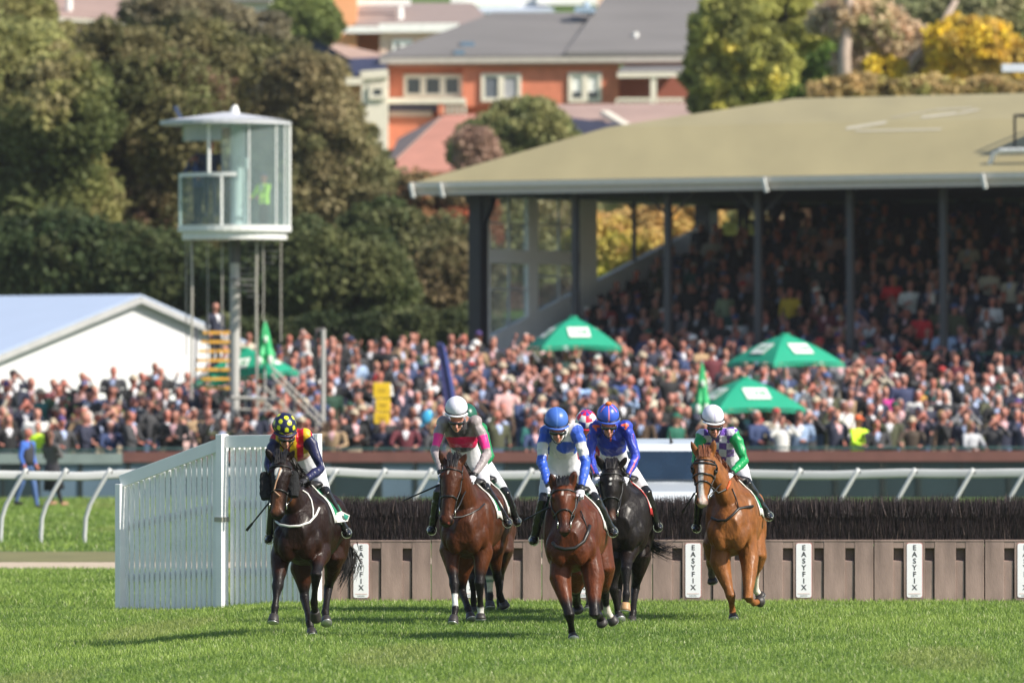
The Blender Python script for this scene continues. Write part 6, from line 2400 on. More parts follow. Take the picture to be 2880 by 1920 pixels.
class Jockey:
    def __init__(s, H, label, jp, silk, cap, gl=('glove_white', (0.70, 0.70, 0.74)), seed=1, bootband=None):
        s.H, s.jp = H, jp
        W = lambda k: H.w(jp[k])
        sc = jp.get('scale', 1.0)
        s.hc, s.fc = W('helmet'), W('face')
        SL, SR, EL, ER, HL, HR = W('sl'), W('sr'), W('el'), W('er'), W('hl'), W('hr')
        hip, KL, KR, FL, FR = W('hip'), W('kl'), W('kr'), W('fl'), W('fr')
        def clear(p, m):
            dy = p.y - H.Y
            sg = 1 if p.x > H.xc(dy) else -1
            for i in range(len(TORSO) - 1):
                if TORSO[i][0] <= dy <= TORSO[i + 1][0]:
                    t = (dy - TORSO[i][0]) / (TORSO[i + 1][0] - TORSO[i][0])
                    zc, rz, rx = [TORSO[i][j] * (1 - t) + TORSO[i + 1][j] * t for j in (1, 2, 3)]
            h = (p.z - H.g - H.dz - zc) / rz
            e = rx * math.sqrt(max(0, 1 - h * h))
            need = H.xc(dy) + sg * (e + m)
            q = p.copy()
            if (need - p.x) * sg > 0:
                q.x = need
            return q
        KL, KR, FL, FR = clear(KL, .05), clear(KR, .05), clear(FL, .06), clear(FR, .06)
        s.j = dict(sl=SL, sr=SR, el=EL, er=ER, hl=HL, hr=HR, hip=hip, kl=KL, kr=KR, fl=FL, fr=FR)
        s.root = thing('person', label, 'jockey', (hip.x, hip.y, hip.z), 0, 'jockeys in the race')
        off = np.array(s.root.location)
        nb = (SL + SR) / 2 + Vector((0, 0.02, 0.02))
        chest = nb.lerp(hip, .30) + Vector((0, -.02, -.02))
        waist = nb.lerp(hip, .68)
        lp, rp = hip + Vector((-.12, .02, 0)), hip + Vector((.12, .02, 0))
        wl_, wr_ = EL.lerp(HL, .85), ER.lerp(HR, .85)

        def torso(b, e):
            b.tube([nb + Vector((0, -.01, .02)), nb.lerp(chest, .5), chest, waist, hip], [(.12 + e, .09 + e), (.185 + e, .115 + e), (.175 + e, .12 + e), (.145 + e, .105 + e), (.165 + e, .12 + e)], 16, lat=(1, 0, 0))
            for S in (SL, SR):
                b.ell(S.lerp(nb, .18), (.085 + e, .085 + e, .075 + e), 12, 8)

        def arms(b, e, t1=1.0):
            for S, E, Wr in ((SL, EL, wl_), (SR, ER, wr_)):
                b.tube([S.lerp(nb, .2), S.lerp(E, .3), S.lerp(E, .8), E, E.lerp(Wr, .3), E.lerp(Wr, t1)], [.062 + e, .058 + e, .048 + e, .047 + e, .045 + e, .032 + e * .6], 12)

        # continuous body under the clothes
        b = MB()
        b.smooth = True
        torso(b, -.012)
        arms(b, -.012)
        tilt = jp.get('tilt', 30)
        turn = jp.get('turn', 0)
        M = Matrix.Rotation(R(turn), 3, 'Z') @ Matrix.Rotation(R(tilt), 3, 'X')     # tips the face down, turns it
        hd = s.hc.lerp(s.fc, .42) + Vector((0, .025, 0))
        s.M = M
        f = s.fc

        def hp(x, y, z):                     # head space: x right, -y front, z up, about the face centre
            return f + M @ Vector((x, y, z))
        b.ell(hd, (.076, .098, .115), 16, 12, M)
        b.ell(hp(0, .01, -.035), (.052, .06, .055), 12, 8, M)           # jaw
        b.ell(hp(0, -.045, -.062), (.024, .02, .018), 10, 6, M)          # chin
        b.tube([hp(0, -.045, .03), hp(0, -.078, -.008), hp(0, -.066, -.018)], [.011, .016, .012], 10)   # nose
        b.ell(hp(0, -.056, -.036), (.022, .010, .007), 10, 6, M)
        b.ell(hp(0, -.052, -.045), (.019, .011, .008), 10, 6, M)
        for sx in (-1, 1):
            b.ell(hp(sx * .032, -.035, .0), (.022, .018, .02), 10, 6, M)
            b.ell(hp(sx * .074, .03, .01), (.010, .022, .032), 8, 6, M)
        b.tube([hp(0, .05, -.03), nb + Vector((0, .0, .0))], [.058, .07], 12)
        for hpnt, K, F_ in ((lp, KL, FL), (rp, KR, FR)):
            b.tube([hpnt, hpnt.lerp(K, .5), K, K.lerp(F_, .4), F_], [.085, .066, .048, .045, .032], 12)
        for Wr, Hh in ((wl_, HL), (wr_, HR)):
            b.tube([Wr, Hh], [.026, .022], 10)
        me = remesh(b, .0085, 4, .5, 'body')
        co = get_co(me)
        col = np.tile(SKIN, (len(co), 1)) * (1 + 0.10 * noise3(co, 30, 2))[:, None]
        paint(col, co, hp(-.018, -.066, -.040), hp(.018, -.066, -.040), .008, (0.30, 0.08, 0.07), .004)
        paint(col, co, hp(0, -.08, -.01), hp(0, -.075, -.0), .02, (0.55, 0.24, 0.17), .012)
        for sx in (-1, 1):
            paint(col, co, hp(sx * .03, -.055, .024), hp(sx * .034, -.055, .024), .012, (0.12, 0.05, 0.04), .006)
            paint(col, co, hp(sx * .055, -.03, -.05), hp(sx * .06, .0, -.03), .02, (0.30, 0.15, 0.11), .015, .5)
        set_colors(me, np.clip(col, 0, 1))
        set_co(me, co - off)
        me.materials.clear()
        me.materials.append(skinm)
        link_mesh('body', me, s.root)
        # jersey
        b = MB()
        b.smooth = True
        jend = nb.lerp(hip, jp.get('jersey_end', .62))
        b.tube([nb + Vector((0, -.01, .025)), nb.lerp(chest, .5), chest, jend], [(.115, .09), (.19, .12), (.182, .125), (.155, .118)], 18, lat=(1, 0, 0))
        for S in (SL, SR):
            b.ell(S.lerp(nb, .18), (.09, .09, .08), 12, 8)
        arms(b, .006, .96)
        b.tube([hp(0, .05, -.06), nb], [.064, .085], 12)
        me = remesh(b, .0085, 3, .5, 'jersey')
        co = get_co(me)
        nr = np.empty(len(co) * 3, dtype=np.float32)
        me.vertices.foreach_get('normal', nr)
        nr = nr.reshape(-1, 3)
        q = co - off
        wr = (0.55 - 1.4 * np.abs(noise3(q * np.array([1, 1, 1.5]), 13, seed))) * .6 + (0.5 - 1.3 * np.abs(noise3(q * np.array([1.5, 1, .8]), 22, seed + 9))) * .45
        armd = np.minimum(np.minimum(seg_dist(co, SL, EL)[0], seg_dist(co, EL, HL)[0]), np.minimum(seg_dist(co, SR, ER)[0], seg_dist(co, ER, HR)[0]))
        isarm = armd < .075
        ampl = np.where(isarm, .013, .012)
        # cloth gathers across the elbows and cuffs
        gath = np.zeros(len(co))
        for E, Wr in ((EL, wl_), (ER, wr_)):
            d, t = seg_dist(co, E, Wr)
            gath += np.exp(-(d / .09) ** 2) * np.sin(t * 42 + 3 * noise3(q, 12, 7)) * .0022
        co2 = co + nr * (wr * ampl + gath)[:, None]
        me_col = silk(co, s, isarm)
        set_colors(me, np.clip(me_col, 0, 1))
        set_co(me, co2 - off)
        me.materials.clear()
        me.materials.append(satin)
        link_mesh('jersey', me, s.root)
        # breeches
        b = MB()
        b.smooth = True
        b.tube([nb.lerp(hip, .5), waist, hip, hip + Vector((0, .06, -.03))], [(.150, .108), (.152, .115), (.175, .135), (.14, .11)], 16, lat=(1, 0, 0))
        for hpnt, K in ((lp, KL), (rp, KR)):
            b.tube([hpnt, hpnt.lerp(K, .45), hpnt.lerp(K, .88)], [.105, .085, .064], 12)
        me = remesh(b, .010, 4, .5, 'breeches')
        co = get_co(me)
        me.vertices.foreach_get('normal', nr := np.empty(len(co) * 3, dtype=np.float32))
        nr = nr.reshape(-1, 3)
        co = co + nr * (noise3(co - off, 20, seed + 3) * .004)[:, None]
        set_co(me, co - off)
        me.materials.clear()
        me.materials.append(breech)
        link_mesh('breeches', me, s.root)
        # boots
        for K, F_, hpnt in ((KL, FL, lp), (KR, FR, rp)):
            b = MB()
            b.smooth = True
            toe = F_ + Vector((0.02 * (1 if F_.x > hip.x else -1), -.14, -.03))
            b.tube([K.lerp(hpnt, .16), K, K.lerp(F_, .3), K.lerp(F_, .8), F_], [.060, .060, .058, .042, .044], 12)
            b.tube([F_ + Vector((0, .05, -.02)), F_ + Vector((0, 0, -.015)), F_.lerp(toe, .6), toe], [(.03, .035), (.040, .045), (.042, .034), (.026, .022)], 12, lat=(1, 0, 0))
            me = remesh(b, .0085, 3, .5, 'boot')
            co = get_co(me)
            me.vertices.foreach_get('normal', nr := np.empty(len(co) * 3, dtype=np.float32))
            co = co + nr.reshape(-1, 3) * (noise3((co - off) * np.array([.6, .6, 2.0]), 20, seed + 4) * .003)[:, None]
            set_co(me, co - off)
            me.materials.clear()
            me.materials.append(bootm)
            bo = link_mesh('boot', me, s.root)
            b = MB()
            st = F_ + Vector((0, -.03, -.052))
            b.tube([st + Vector((.05 * math.cos(a), 0, .11 + .0 - .11 * (1 if math.sin(a) < -.3 else 0) + .0)) if False else st + Vector((.052 * math.cos(a), 0, .045 + .055 * math.sin(a))) for a in [2 * math.pi * i / 12 for i in range(13)]], .006, 6)
            b.build('stirrup', brass, s.root)
        # gloves with five curled fingers
        gm = mat(gl[0], gl[1], 0.6, var=0.06)
        for side, E, Hh in ((-1, EL, HL), (1, ER, HR)):
            d = (Hh - E).normalized()
            lat_ = Vector((1, 0, 0)) * -side
            lat_ = (lat_ - d * lat_.dot(d)).normalized()
            pn = d.cross(lat_).normalized()
            if pn.z > 0:
                pn = -pn                      # palm side faces down/back
            b = MB()
            b.smooth = True
            palm0 = Hh - d * .055
            b.tube([E.lerp(Hh, .84), palm0, Hh - d * .02, Hh + d * .018], [(.031, .028), (.036, .024), (.044, .026), (.042, .022)], 12, lat=lat_)
            for i in range(4):
                o_ = (i - 1.5) * .0205
                ln = (.034, .040, .038, .030)[i]
                k0 = Hh + d * .014 + lat_ * o_
                k1 = k0 + d * ln * .75 - pn * .006
                k2 = k1 + pn * ln * .85 + d * .004
                k3 = k2 - d * ln * .75 + pn * .004
                b.tube([k0, k1, k2, k3], [.0115, .011, .0105, .009], 8)
            t0 = Hh - d * .035 + lat_ * .036
            b.tube([t0, t0 + lat_ * .018 + d * .025 + pn * .012, t0 + lat_ * .002 + d * .05 + pn * .026], [.013, .012, .010], 8)
            me = remesh(b, .0045, 2, .5, 'glove')
            set_co(me, get_co(me) - off)
            me.materials.clear()
            me.materials.append(gm)
            g_ = link_mesh('glove', me, s.root)
            b = MB()
            b.smooth = True
            c0, c1 = E.lerp(Hh, .76), E.lerp(Hh, .90)
            b.tube([c0, c1], [.038, .035], 12)
            b.build('cuff', leather, s.root)
        # helmet: silk cap over a shell with a short peak
        hr = .122 * sc
        nu, nv = 56, 30
        V, D_ = [], []
        for i in range(nv + 1):
            ph = math.pi * 0.64 * i / nv
            for j in range(nu):
                th = 2 * math.pi * j / nu
                D_.append((math.sin(ph) * math.sin(th), -math.sin(ph) * math.cos(th), math.cos(ph)))
        D_ = np.array(D_)
        sh = D_ * np.array([hr, hr * 1.14, hr * 1.04])
        low = D_[:, 2] < -.12
        sh[low] *= np.array([.985, .985, 1])
        Mn = np.array(M)
        hc = np.array(s.hc)
        V = (Mn @ sh.T).T + hc - off
        F = [(i * nu + j, i * nu + (j + 1) % nu, (i + 1) * nu + (j + 1) % nu, (i + 1) * nu + j) for i in range(nv) for j in range(nu)]
        me = raw_mesh('helmet', V, np.array(F), 4, [helm], np.clip(cap(D_), 0, 1), True)
        ho = link_mesh('helmet', me, s.root)
        b = MB()
        b.smooth = True
        vs = []
        for i in range(15):
            a = R(-62 + 124 * i / 14)
            for rr, zz in ((1.0, -.17), (1.20 + .04 * math.cos(a * 1.4), -.30), (1.19, -.335), (.98, -.23)):
                vs.append(s.hc + M @ Vector((hr * rr * math.sin(a), -hr * 1.12 * rr * math.cos(a), hr * zz)))
        b.add(vs, [(i * 4 + k, i * 4 + (k + 1) % 4, (i + 1) * 4 + (k + 1) % 4, (i + 1) * 4 + k) for i in range(14) for k in range(4)])
        b.build('peak', mat('peak_' + jp['peak'][0], jp['peak'][1], 0.4), ho)
        b = MB()
        b.smooth = True
        b.tube([s.hc + M @ Vector((hr * 1.012 * math.sin(a), -hr * 1.15 * math.cos(a), -hr * (.17 + .02 * math.cos(a)))) for a in [2 * math.pi * i / 32 for i in range(33)]], .0075, 6)
        b.build('helmet_band', leather, ho)
        if jp.get('pom'):
            b = MB()
            b.smooth = True
            b.ell(s.hc + M @ Vector((0, 0, hr * 1.1)), (.035, .035, .025), 12, 8)
            b.build('pom', mat('pom_orange', (0.75, 0.16, 0.03), 0.8), ho)
        # goggles
        b = MB()
        b.smooth = True
        vs = []
        for i in range(17):
            a = R(-78 + 156 * i / 16)
            dip = .012 if abs(i - 8) < 2 else 0
            for zz, rr in ((.046, .0), (.044, .010), (.012 + dip, .012), (.006 + dip, 0)):
                vs.append(hp((.080 + rr) * math.sin(a), -(.062 + rr) * math.cos(a) + .012, zz))
        b.add(vs, [(i * 4 + k, i * 4 + k + 1, (i + 1) * 4 + k + 1, (i + 1) * 4 + k) for i in range(16) for k in range(3)])
        b.build('goggles', gogm, s.root)
        b = MB()
        b.smooth = True
        b.tube([hp(-.078, .0, .04), hp(-.070, -.01, -.03), hp(-.03, -.04, -.08), hp(0, -.05, -.088), hp(.03, -.04, -.08), hp(.070, -.01, -.03), hp(.078, .0, .04)], .0055, 6)
        b.build('chin_strap', leather, s.root)
        H.rein(-1, HL)
        H.rein(1, HR)


def whip(H, a, c, label):
    p0, p1 = H.w(a), H.w(c)
    t = thing('whip', label, 'whip', p0, 0, 'riding whips')
    b = MB()
    b.smooth = True
    b.tube([p0, p0.lerp(p1, .25), p0.lerp(p1, .8)], [.013, .010, .008], 8)
    b.build('shaft', leather, t)
    b = MB()
    b.tube([p0.lerp(p1, .8), p1], [(.013, .010), (.015, .006)], 8)
    b.build('flap', leather, t)


def quick(base):
    return lambda n: np.tile(np.array(base, float), (n, 1))


NAVY, YEL, REDC = (0.012, 0.013, 0.06), (0.72, 0.46, 0.02), (0.55, 0.010, 0.03)
GREYS, PINK, DGREY = (0.30, 0.26, 0.26), (0.86, 0.03, 0.25), (0.06, 0.055, 0.06)
ROYAL, WHT, ORNG = (0.035, 0.10, 0.52), (0.64, 0.63, 0.62), (0.85, 0.13, 0.03)
EMER, PURP, LILW = (0.005, 0.28, 0.08), (0.13, 0.06, 0.33), (0.66, 0.62, 0.74)


def silk1(co, s, arm):
    x = (co[:, 0] - (s.j['sl'].x + s.j['sr'].x) / 2)
    col = np.where((np.floor((x + .015) / .072) % 2 == 0)[:, None], np.array(YEL), np.array(REDC))
    for S, E, H_ in (('sl', 'el', 'hl'), ('sr', 'er', 'hr')):
        a = s.j[S].lerp(s.j[E], .22)
        paint(col, co, a, s.j[E], .085, NAVY, .004)
        paint(col, co, s.j[E], s.j[H_], .085, NAVY, .004)
    return col


def silk2(co, s, arm):
    col = np.tile(np.array(GREYS), (len(co), 1))
    z = co[:, 2]
    zs = (s.j['sl'].z + s.j['sr'].z) / 2
    body = ~arm
    nb = (s.j['sl'] + s.j['sr']) / 2
    paint(col, co, nb + Vector((0, -.08, -.05)), nb + Vector((0, -.09, -.12)), .13, DGREY, .02)
    m = body & (z < zs - .155) & (z > zs - .27)
    col[m] = np.array((0.62, 0.015, 0.09))
    m = body & (z <= zs - .27)
    col[m] = DGREY
    for S, E in (('sl', 'el'), ('sr', 'er')):
        paint(col, co, s.j[S].lerp(s.j[E], .56), s.j[S].lerp(s.j[E], .68), .078, PINK, .004)
    return col


def silk3(co, s, arm):
    col = np.tile(np.array(WHT), (len(co), 1))
    zs = (s.j['sl'].z + s.j['sr'].z) / 2
    for S, E, H_ in (('sl', 'el', 'hl'), ('sr', 'er', 'hr')):
        a, e, h_ = s.j[S], s.j[E], s.j[H_]
        paint(col, co, a + Vector((0, -.03, -.02)), a.lerp(e, .22), .085, ROYAL, .004)
        paint(col, co, a.lerp(e, .95), e, .075, ROYAL, .004)
        paint(col, co, e, h_, .08, ROYAL, .004)
    x = co[:, 0] - (s.j['sl'].x + s.j['sr'].x) / 2
    m = (~arm) & (((x - .055) / .105) ** 2 + ((co[:, 2] - zs + .165) / .062) ** 2 < 1)
    col[m] = ROYAL
    m = (~arm) & (np.abs(x) > .125) & (co[:, 2] < zs + .02)
    col[m] = ROYAL
    m = (~arm) & (((x - .02) / .05) ** 2 + ((co[:, 2] - zs + .32) / .02) ** 2 < 1)
    col[m] = ROYAL
    return col


def silk4(co, s, arm):
    col = np.tile(np.array((0.03, 0.055, 0.40)), (len(co), 1))
    nb = (s.j['sl'] + s.j['sr']) / 2
    paint(col, co, nb + Vector((0, -.13, -.06)), s.j['hip'] + Vector((0, -.2, -.02)), .05, ORNG, .003, 0.0)
    x = co[:, 0] - nb.x
    col[(~arm) & (np.abs(x) < .012) & (co[:, 1] < nb.y)] = ORNG
    for S, E, H_, sg in (('sl', 'el', 'hl', -1), ('sr', 'er', 'hr', 1)):
        a, e, h_ = s.j[S], s.j[E], s.j[H_]
        o1 = Vector((sg * .035, -.055, .02))
        paint(col, co, a + o1 + Vector((0, 0, .04)), e + o1, .014, ORNG, .003)
        paint(col, co, e + o1, h_ + o1 * .6, .013, ORNG, .003)
        paint(col, co, a + Vector((-sg * .12, -.09, .03)), a + Vector((sg * .01, -.08, .03)), .018, ORNG, .003)
        paint(col, co, a + Vector((-sg * .01, -.08, .03)), a + Vector((-sg * .05, -.10, -.08)), .013, ORNG, .003)
    return col


def silk5(co, s, arm):
    x = co[:, 0] - s.j['hip'].x
    z = co[:, 2] - s.j['hip'].z
    ck = (np.floor(x / .085 + .3) + np.floor(z / .08)) % 2 == 0
    col = np.where(ck[:, None], np.array(LILW), np.array(PURP))
    for S, E, H_ in (('sl', 'el', 'hl'), ('sr', 'er', 'hr')):
        a, e, h_ = s.j[S], s.j[E], s.j[H_]
        paint(col, co, a.lerp(e, .16), e, .085, EMER, .004)
        paint(col, co, e, h_, .08, EMER, .004)
    return col


def flat(c):
    return lambda co, s, arm: np.tile(np.array(c, float), (len(co), 1))


def cap_flat(c, band=None, seam=None):
    def f(D):
        col = np.tile(np.array(c, float), (len(D), 1))
        if seam is not None:
            col[np.abs(D[:, 0]) < .035] = seam
        return col
    return f


def cap_dots(D):
    col = np.tile(np.array((0.012, 0.014, 0.055)), (len(D), 1))
    cs = []
    for ph, n, o in ((12, 1, 0), (42, 5, .3), (72, 8, 0.0), (100, 8, .5)):
        for i in range(n):
            th = 2 * math.pi * (i + o) / n
            p_ = R(ph)
            cs.append((math.sin(p_) * math.sin(th), -math.sin(p_) * math.cos(th), math.cos(p_)))
    for c in cs:
        col[(D @ np.array(c)) > math.cos(R(11.5))] = (0.62, 0.66, 0.02)
    return col


def cap_quarters(D):
    th = np.arctan2(D[:, 0], -D[:, 1])
    i = np.floor((th + math.pi) / (math.pi / 4)).astype(int) % 2
    j = np.floor((np.arccos(np.clip(D[:, 2], -1, 1))) / R(34)).astype(int)
    k = (i + j) % 3
    pal = np.array([(0.05, 0.05, 0.35), (0.70, 0.01, 0.06), (0.72, 0.72, 0.74)])
    return pal[k]


def cap4(D):
    col = np.tile(np.array((0.04, 0.10, 0.55)), (len(D), 1))
    th = np.arctan2(D[:, 0], -D[:, 1])
    for a in (0.0, 1.05, -1.05, 2.1, -2.1, 3.14):
        col[(np.abs(np.sin(th - a)) * np.sqrt(D[:, 0] ** 2 + D[:, 1] ** 2) < .035) & (np.cos(th - a) > 0)] = (0.85, 0.22, 0.16)
    return col


C1 = lambda x, y: (660 + x / 2.24, 1120 + y / 2.24)
C2 = lambda x, y: (1120 + x / 2.24, 1080 + y / 2.24)
C3 = lambda x, y: (1440 + x / 2.148, 1100 + y / 2.148)
C4 = lambda x, y: (1860 + x / 2.305, 1100 + y / 2.305)

BAYD, BAY = (0.013, 0.0055, 0.0038), (0.105, 0.034, 0.014)
# --- hidden horses first (their backs show behind the others)
h6_ = Horse('race_horse', 'brown horse almost hidden behind the bay of the rider in grey and pink', 89.0, C2, dict(
    chest=(505, 960), poll=(450, 560, -1.0), muzzle=(470, 820, -1.15), ears=([(440, 520), (500, 520)], [(430, 470), (510, 470)]), coat=(0.05, 0.02, 0.011),
    legs=[('f', (480, 1080, -.45), (470, 1230, -.5), (475, 1360, -.4), (480, 1440, -.4)), ('f', (590, 1060, -.45), (578, 1210, -.7), (578, 1330, -.7), (580, 1405, -.75)),
          ('h', (540, 1060, .6), (560, 1230, .8), (570, 1390, .55), (575, 1465, .5)), ('h', (660, 1050, .6), (640, 1220, .85), (640, 1370, .7), (645, 1440, .65))],
    socks=[(1, (0.55, 0.52, 0.40), .1, .25), (1, (0.05, 0.16, 0.08), .3, .38), (1, (0.55, 0.52, 0.40), .45, .6)], dz=-.02))
h7_ = Horse('race_horse', 'dark horse almost hidden between the bay and the black horse', 88.2, C3, dict(
    chest=(480, 1000), poll=(455, 560, -1.0), muzzle=(460, 820, -1.15), ears=([(430, 540), (480, 540)], [(425, 500), (490, 500)]), coat=(0.05, 0.02, 0.011),
    legs=[('f', (430, 1120, -.45), (400, 1180, -.6), (395, 1260, -.4), (400, 1310, -.35)), ('f', (520, 1120, -.45), (520, 1200, -.5), (520, 1330, -.45), (525, 1390, -.45)),
          ('h', (470, 1090, .6), (470, 1220, .8), (465, 1290, .6), (462, 1320, .55)), ('h', (560, 1090, .6), (550, 1230, .8), (548, 1340, .6), (548, 1400, .55))], dz=-.02, pale_hooves=(1,)))

h1 = Horse('race_horse', 'dark bay horse with a white star and black sheepskin cheek pieces', 80.4, C1, dict(
    chest=(408, 960), yaw=.15, poll=(293, 395, -1.0), muzzle=(268, 752, -1.22), neck=(-.02, 0),
    ears=([(232, 375), (345, 372)], [(193, 308), (384, 318)]), coat=BAYD, light=(0.060, 0.017, 0.006), dz=.02,
    legs=[('f', (292, 990, -.5), (270, 1185, -.72), (255, 1310, -.82), (243, 1408, -.88)),
          ('f', (535, 985, -.5), (512, 1110, -.82), (500, 1285, -.62), (512, 1385, -.42)),
          ('h', (430, 1080, .35), (440, 1255, .30), (472, 1410, .0), (490, 1492, -.08)),
          ('h', (625, 1010, .62), (592, 1190, .88), (570, 1345, .62), (580, 1412, .52))],
    marks=[dict(pts=[(270, 450), (268, 470)], r=.030, c=(0.7, 0.68, 0.64)), dict(pts=[(290, 452), (265, 500)], r=.014, c=(0.7, 0.68, 0.64)), dict(pts=[(255, 690), (250, 620), (340, 640)], r=.055, c=(0.13, 0.05, 0.022), soft=.04)],
    tail=[(655, 900, 1.02), (690, 940, 1.12), (715, 980, 1.15), (715, 1040, 1.15), (690, 1090, 1.15), (665, 1150, 1.15)],
    straps=[dict(pts=[(262, 772), (290, 795), (350, 806), (410, 802), (470, 780), (510, 735), (530, 690)], r=.012, m=wstrap), dict(pts=[(490, 755), (492, 700), (480, 640), (455, 600), (425, 580)], r=.008, m=wstrap),
            dict(name='noseband_strap', pts=[(290, 440), (275, 490), (262, 530), (252, 580), (270, 600), (285, 615)], r=.008, m=mat('tan_strap', (0.40, 0.23, 0.14), 0.6), lift=.01)]))
for x0, y0, x1, y1, xx in ((192, 470, 198, 635, -.02), (366, 465, 372, 620, .02)):
    b = MB()
    b.smooth = True
    a, c = h1.w((x0, y0, -1.02)), h1.w((x1, y1, -1.12))
    n = 14
    b.tube([a.lerp(c, i / n) for i in range(n + 1)], [(.035 + .028 * math.sin(math.pi * min(1, max(0, (i + 1.2) / (n + 2.4)))) ** .35, .05) for i in range(n + 1)], 14, lat=(1, 0, 0))
    me = remesh(b, .008, 1, .5, 'sheepskin')
    co = get_co(me)
    me.vertices.foreach_get('normal', nr := np.empty(len(co) * 3, dtype=np.float32))
    co = co + nr.reshape(-1, 3) * (noise3(co, 120, 2) * .004)[:, None]
    set_co(me, co - np.array(h1.root.location))
    me.materials.clear()
    me.materials.append(fleece)
    link_mesh('sheepskin_cheekpiece', me, h1.root)
b = MB()
b.prism([h1.w((612, 735, -.12)), h1.w((672, 708, -.05)), h1.w((726, 735, 0)), h1.w((713, 772, 0)), h1.w((630, 782, -.12))], (0, .015, 0))
nc = b.build('number_cloth', wstrap, h1.root)
b = MB()
b.prism([h1.w((686, 724, -.06)), h1.w((720, 738, -.02)), h1.w((709, 765, -.02)), h1.w((692, 752, -.05))], (0, .006, 0))
b.build('cloth_logo', mat('logo_teal', (0.03, 0.28, 0.2), 0.6), nc)

h2_ = Horse('race_horse', 'bay horse with bandaged forelegs under the rider in grey and pink', 84.5, C2, dict(
    chest=(425, 960), yaw=.12, poll=(345, 500, -1.0), muzzle=(300, 885, -1.22), neck=(.03, 0),
    ears=([(288, 500), (395, 500)], [(256, 405), (432, 432)]), coat=(0.058, 0.0175, 0.0065), light=(0.10, 0.029, 0.0095), dz=.0,
    legs=[('f', (330, 1050, -.5), (352, 1260, -.68), (360, 1410, -.78), (345, 1504, -.86)),
          ('f', (528, 1060, -.5), (512, 1255, -.62), (518, 1405, -.5), (520, 1478, -.5)),
          ('h', (415, 1100, .4), (400, 1300, .55), (440, 1410, .3), (460, 1478, .22)),
          ('h', (600, 1040, .62), (625, 1210, .85), (640, 1330, .95), (672, 1400, 1.0))],
    socks=[(0, (0.7, 0.7, 0.68), .58, .63), (0, (0.7, 0.7, 0.68), .72, .77), (1, (0.6, 0.58, 0.55), 1.30, 1.5)],
    marks=[dict(pts=[(318, 545), (312, 560)], r=.006, c=(0.6, 0.55, 0.5)), dict(pts=[(345, 830), (330, 870)], r=.02, c=(0.012, 0.01, 0.01), soft=.015), dict(pts=[(318, 872), (322, 880)], r=.010, c=(0.45, 0.10, 0.08))],
    straps=[dict(pts=[(345, 840), (400, 838), (460, 815), (510, 785), (540, 755)], r=.010, m=leather)]))
h3_ = Horse('race_horse', 'bright bay horse in front under the rider in blue and white', 79.4, C3, dict(
    chest=(358, 1000), yaw=.09, poll=(305, 585, -1.0), muzzle=(318, 868, -1.25), neck=(.02, 0),
    ears=([(255, 580), (352, 580)], [(232, 490), (382, 480)]), coat=(0.085, 0.0225, 0.0085), light=(0.125, 0.033, 0.011), dz=-.02, forelock=.05,
    legs=[('f', (292, 1130, -.55), (347, 1350, -.75), (362, 1450, -.55), (371, 1496, -.62)),
          ('f', (490, 1120, -.55), (498, 1350, -.80), (525, 1350, -.50), (545, 1400, -.42)),
          ('h', (385, 1130, .45), (385, 1210, .75), (385, 1275, .95), (400, 1320, 1.02)),
          ('h', (555, 1080, .60), (560, 1230, .85), (575, 1330, .95), (615, 1392, 1.02))],
    socks=[(3, (0.55, 0.5, 0.44), .85, 1.15)],
    marks=[dict(pts=[(306, 606), (305, 622)], r=.007, c=(0.65, 0.6, 0.55)), dict(pts=[(300, 820), (345, 815)], r=.05, c=(0.05, 0.022, 0.017), soft=.03)],
    straps=[dict(pts=[(250, 915), (270, 940), (320, 952), (380, 945), (430, 905), (450, 860), (465, 810)], r=.020, m=leather, lift=.01), dict(pts=[(455, 850), (435, 780), (410, 720)], r=.008, m=leather)]))
h4_ = Horse('race_horse', 'black horse with two white spots on its forehead', 84.9, C3, dict(
    chest=(665, 930), yaw=.06, poll=(598, 470, -1.0), muzzle=(598, 805, -1.22),
    ears=([(548, 455), (655, 455)], [(508, 378), (702, 388)]), coat=(0.010, 0.0075, 0.007), light=(0.022, 0.012, 0.009), dz=.03, forelock=.04,
    legs=[('f', (612, 1020, -.5), (610, 1190, -.5), (640, 1330, -.4), (655, 1378, -.48)),
          ('f', (705, 950, -.5), (690, 1080, -.92), (690, 1225, -.98), (683, 1322, -1.0)),
          ('h', (655, 1020, .5), (640, 1200, .7), (642, 1310, .4), (650, 1380, .3)),
          ('h', (775, 1010, .55), (745, 1190, .80), (730, 1330, .50), (722, 1400, .42))],
    pale_hooves=(1,),
    marks=[dict(pts=[(596, 527)], r=.014, c=(0.7, 0.68, 0.64)), dict(pts=[(594, 558)], r=.012, c=(0.7, 0.68, 0.64)), dict(pts=[(590, 750), (612, 740)], r=.04, c=(0.07, 0.028, 0.015), soft=.03)],
    tail=[(800, 880, 1.02), (840, 925, 1.15), (885, 945, 1.2), (930, 950, 1.22), (965, 948, 1.24), (985, 950, 1.25)],
    clothm=mat('cloth_white', (0.72, 0.70, 0.68), 0.7), edgem=mat('cloth_red', (0.5, 0.03, 0.03), 0.7)))
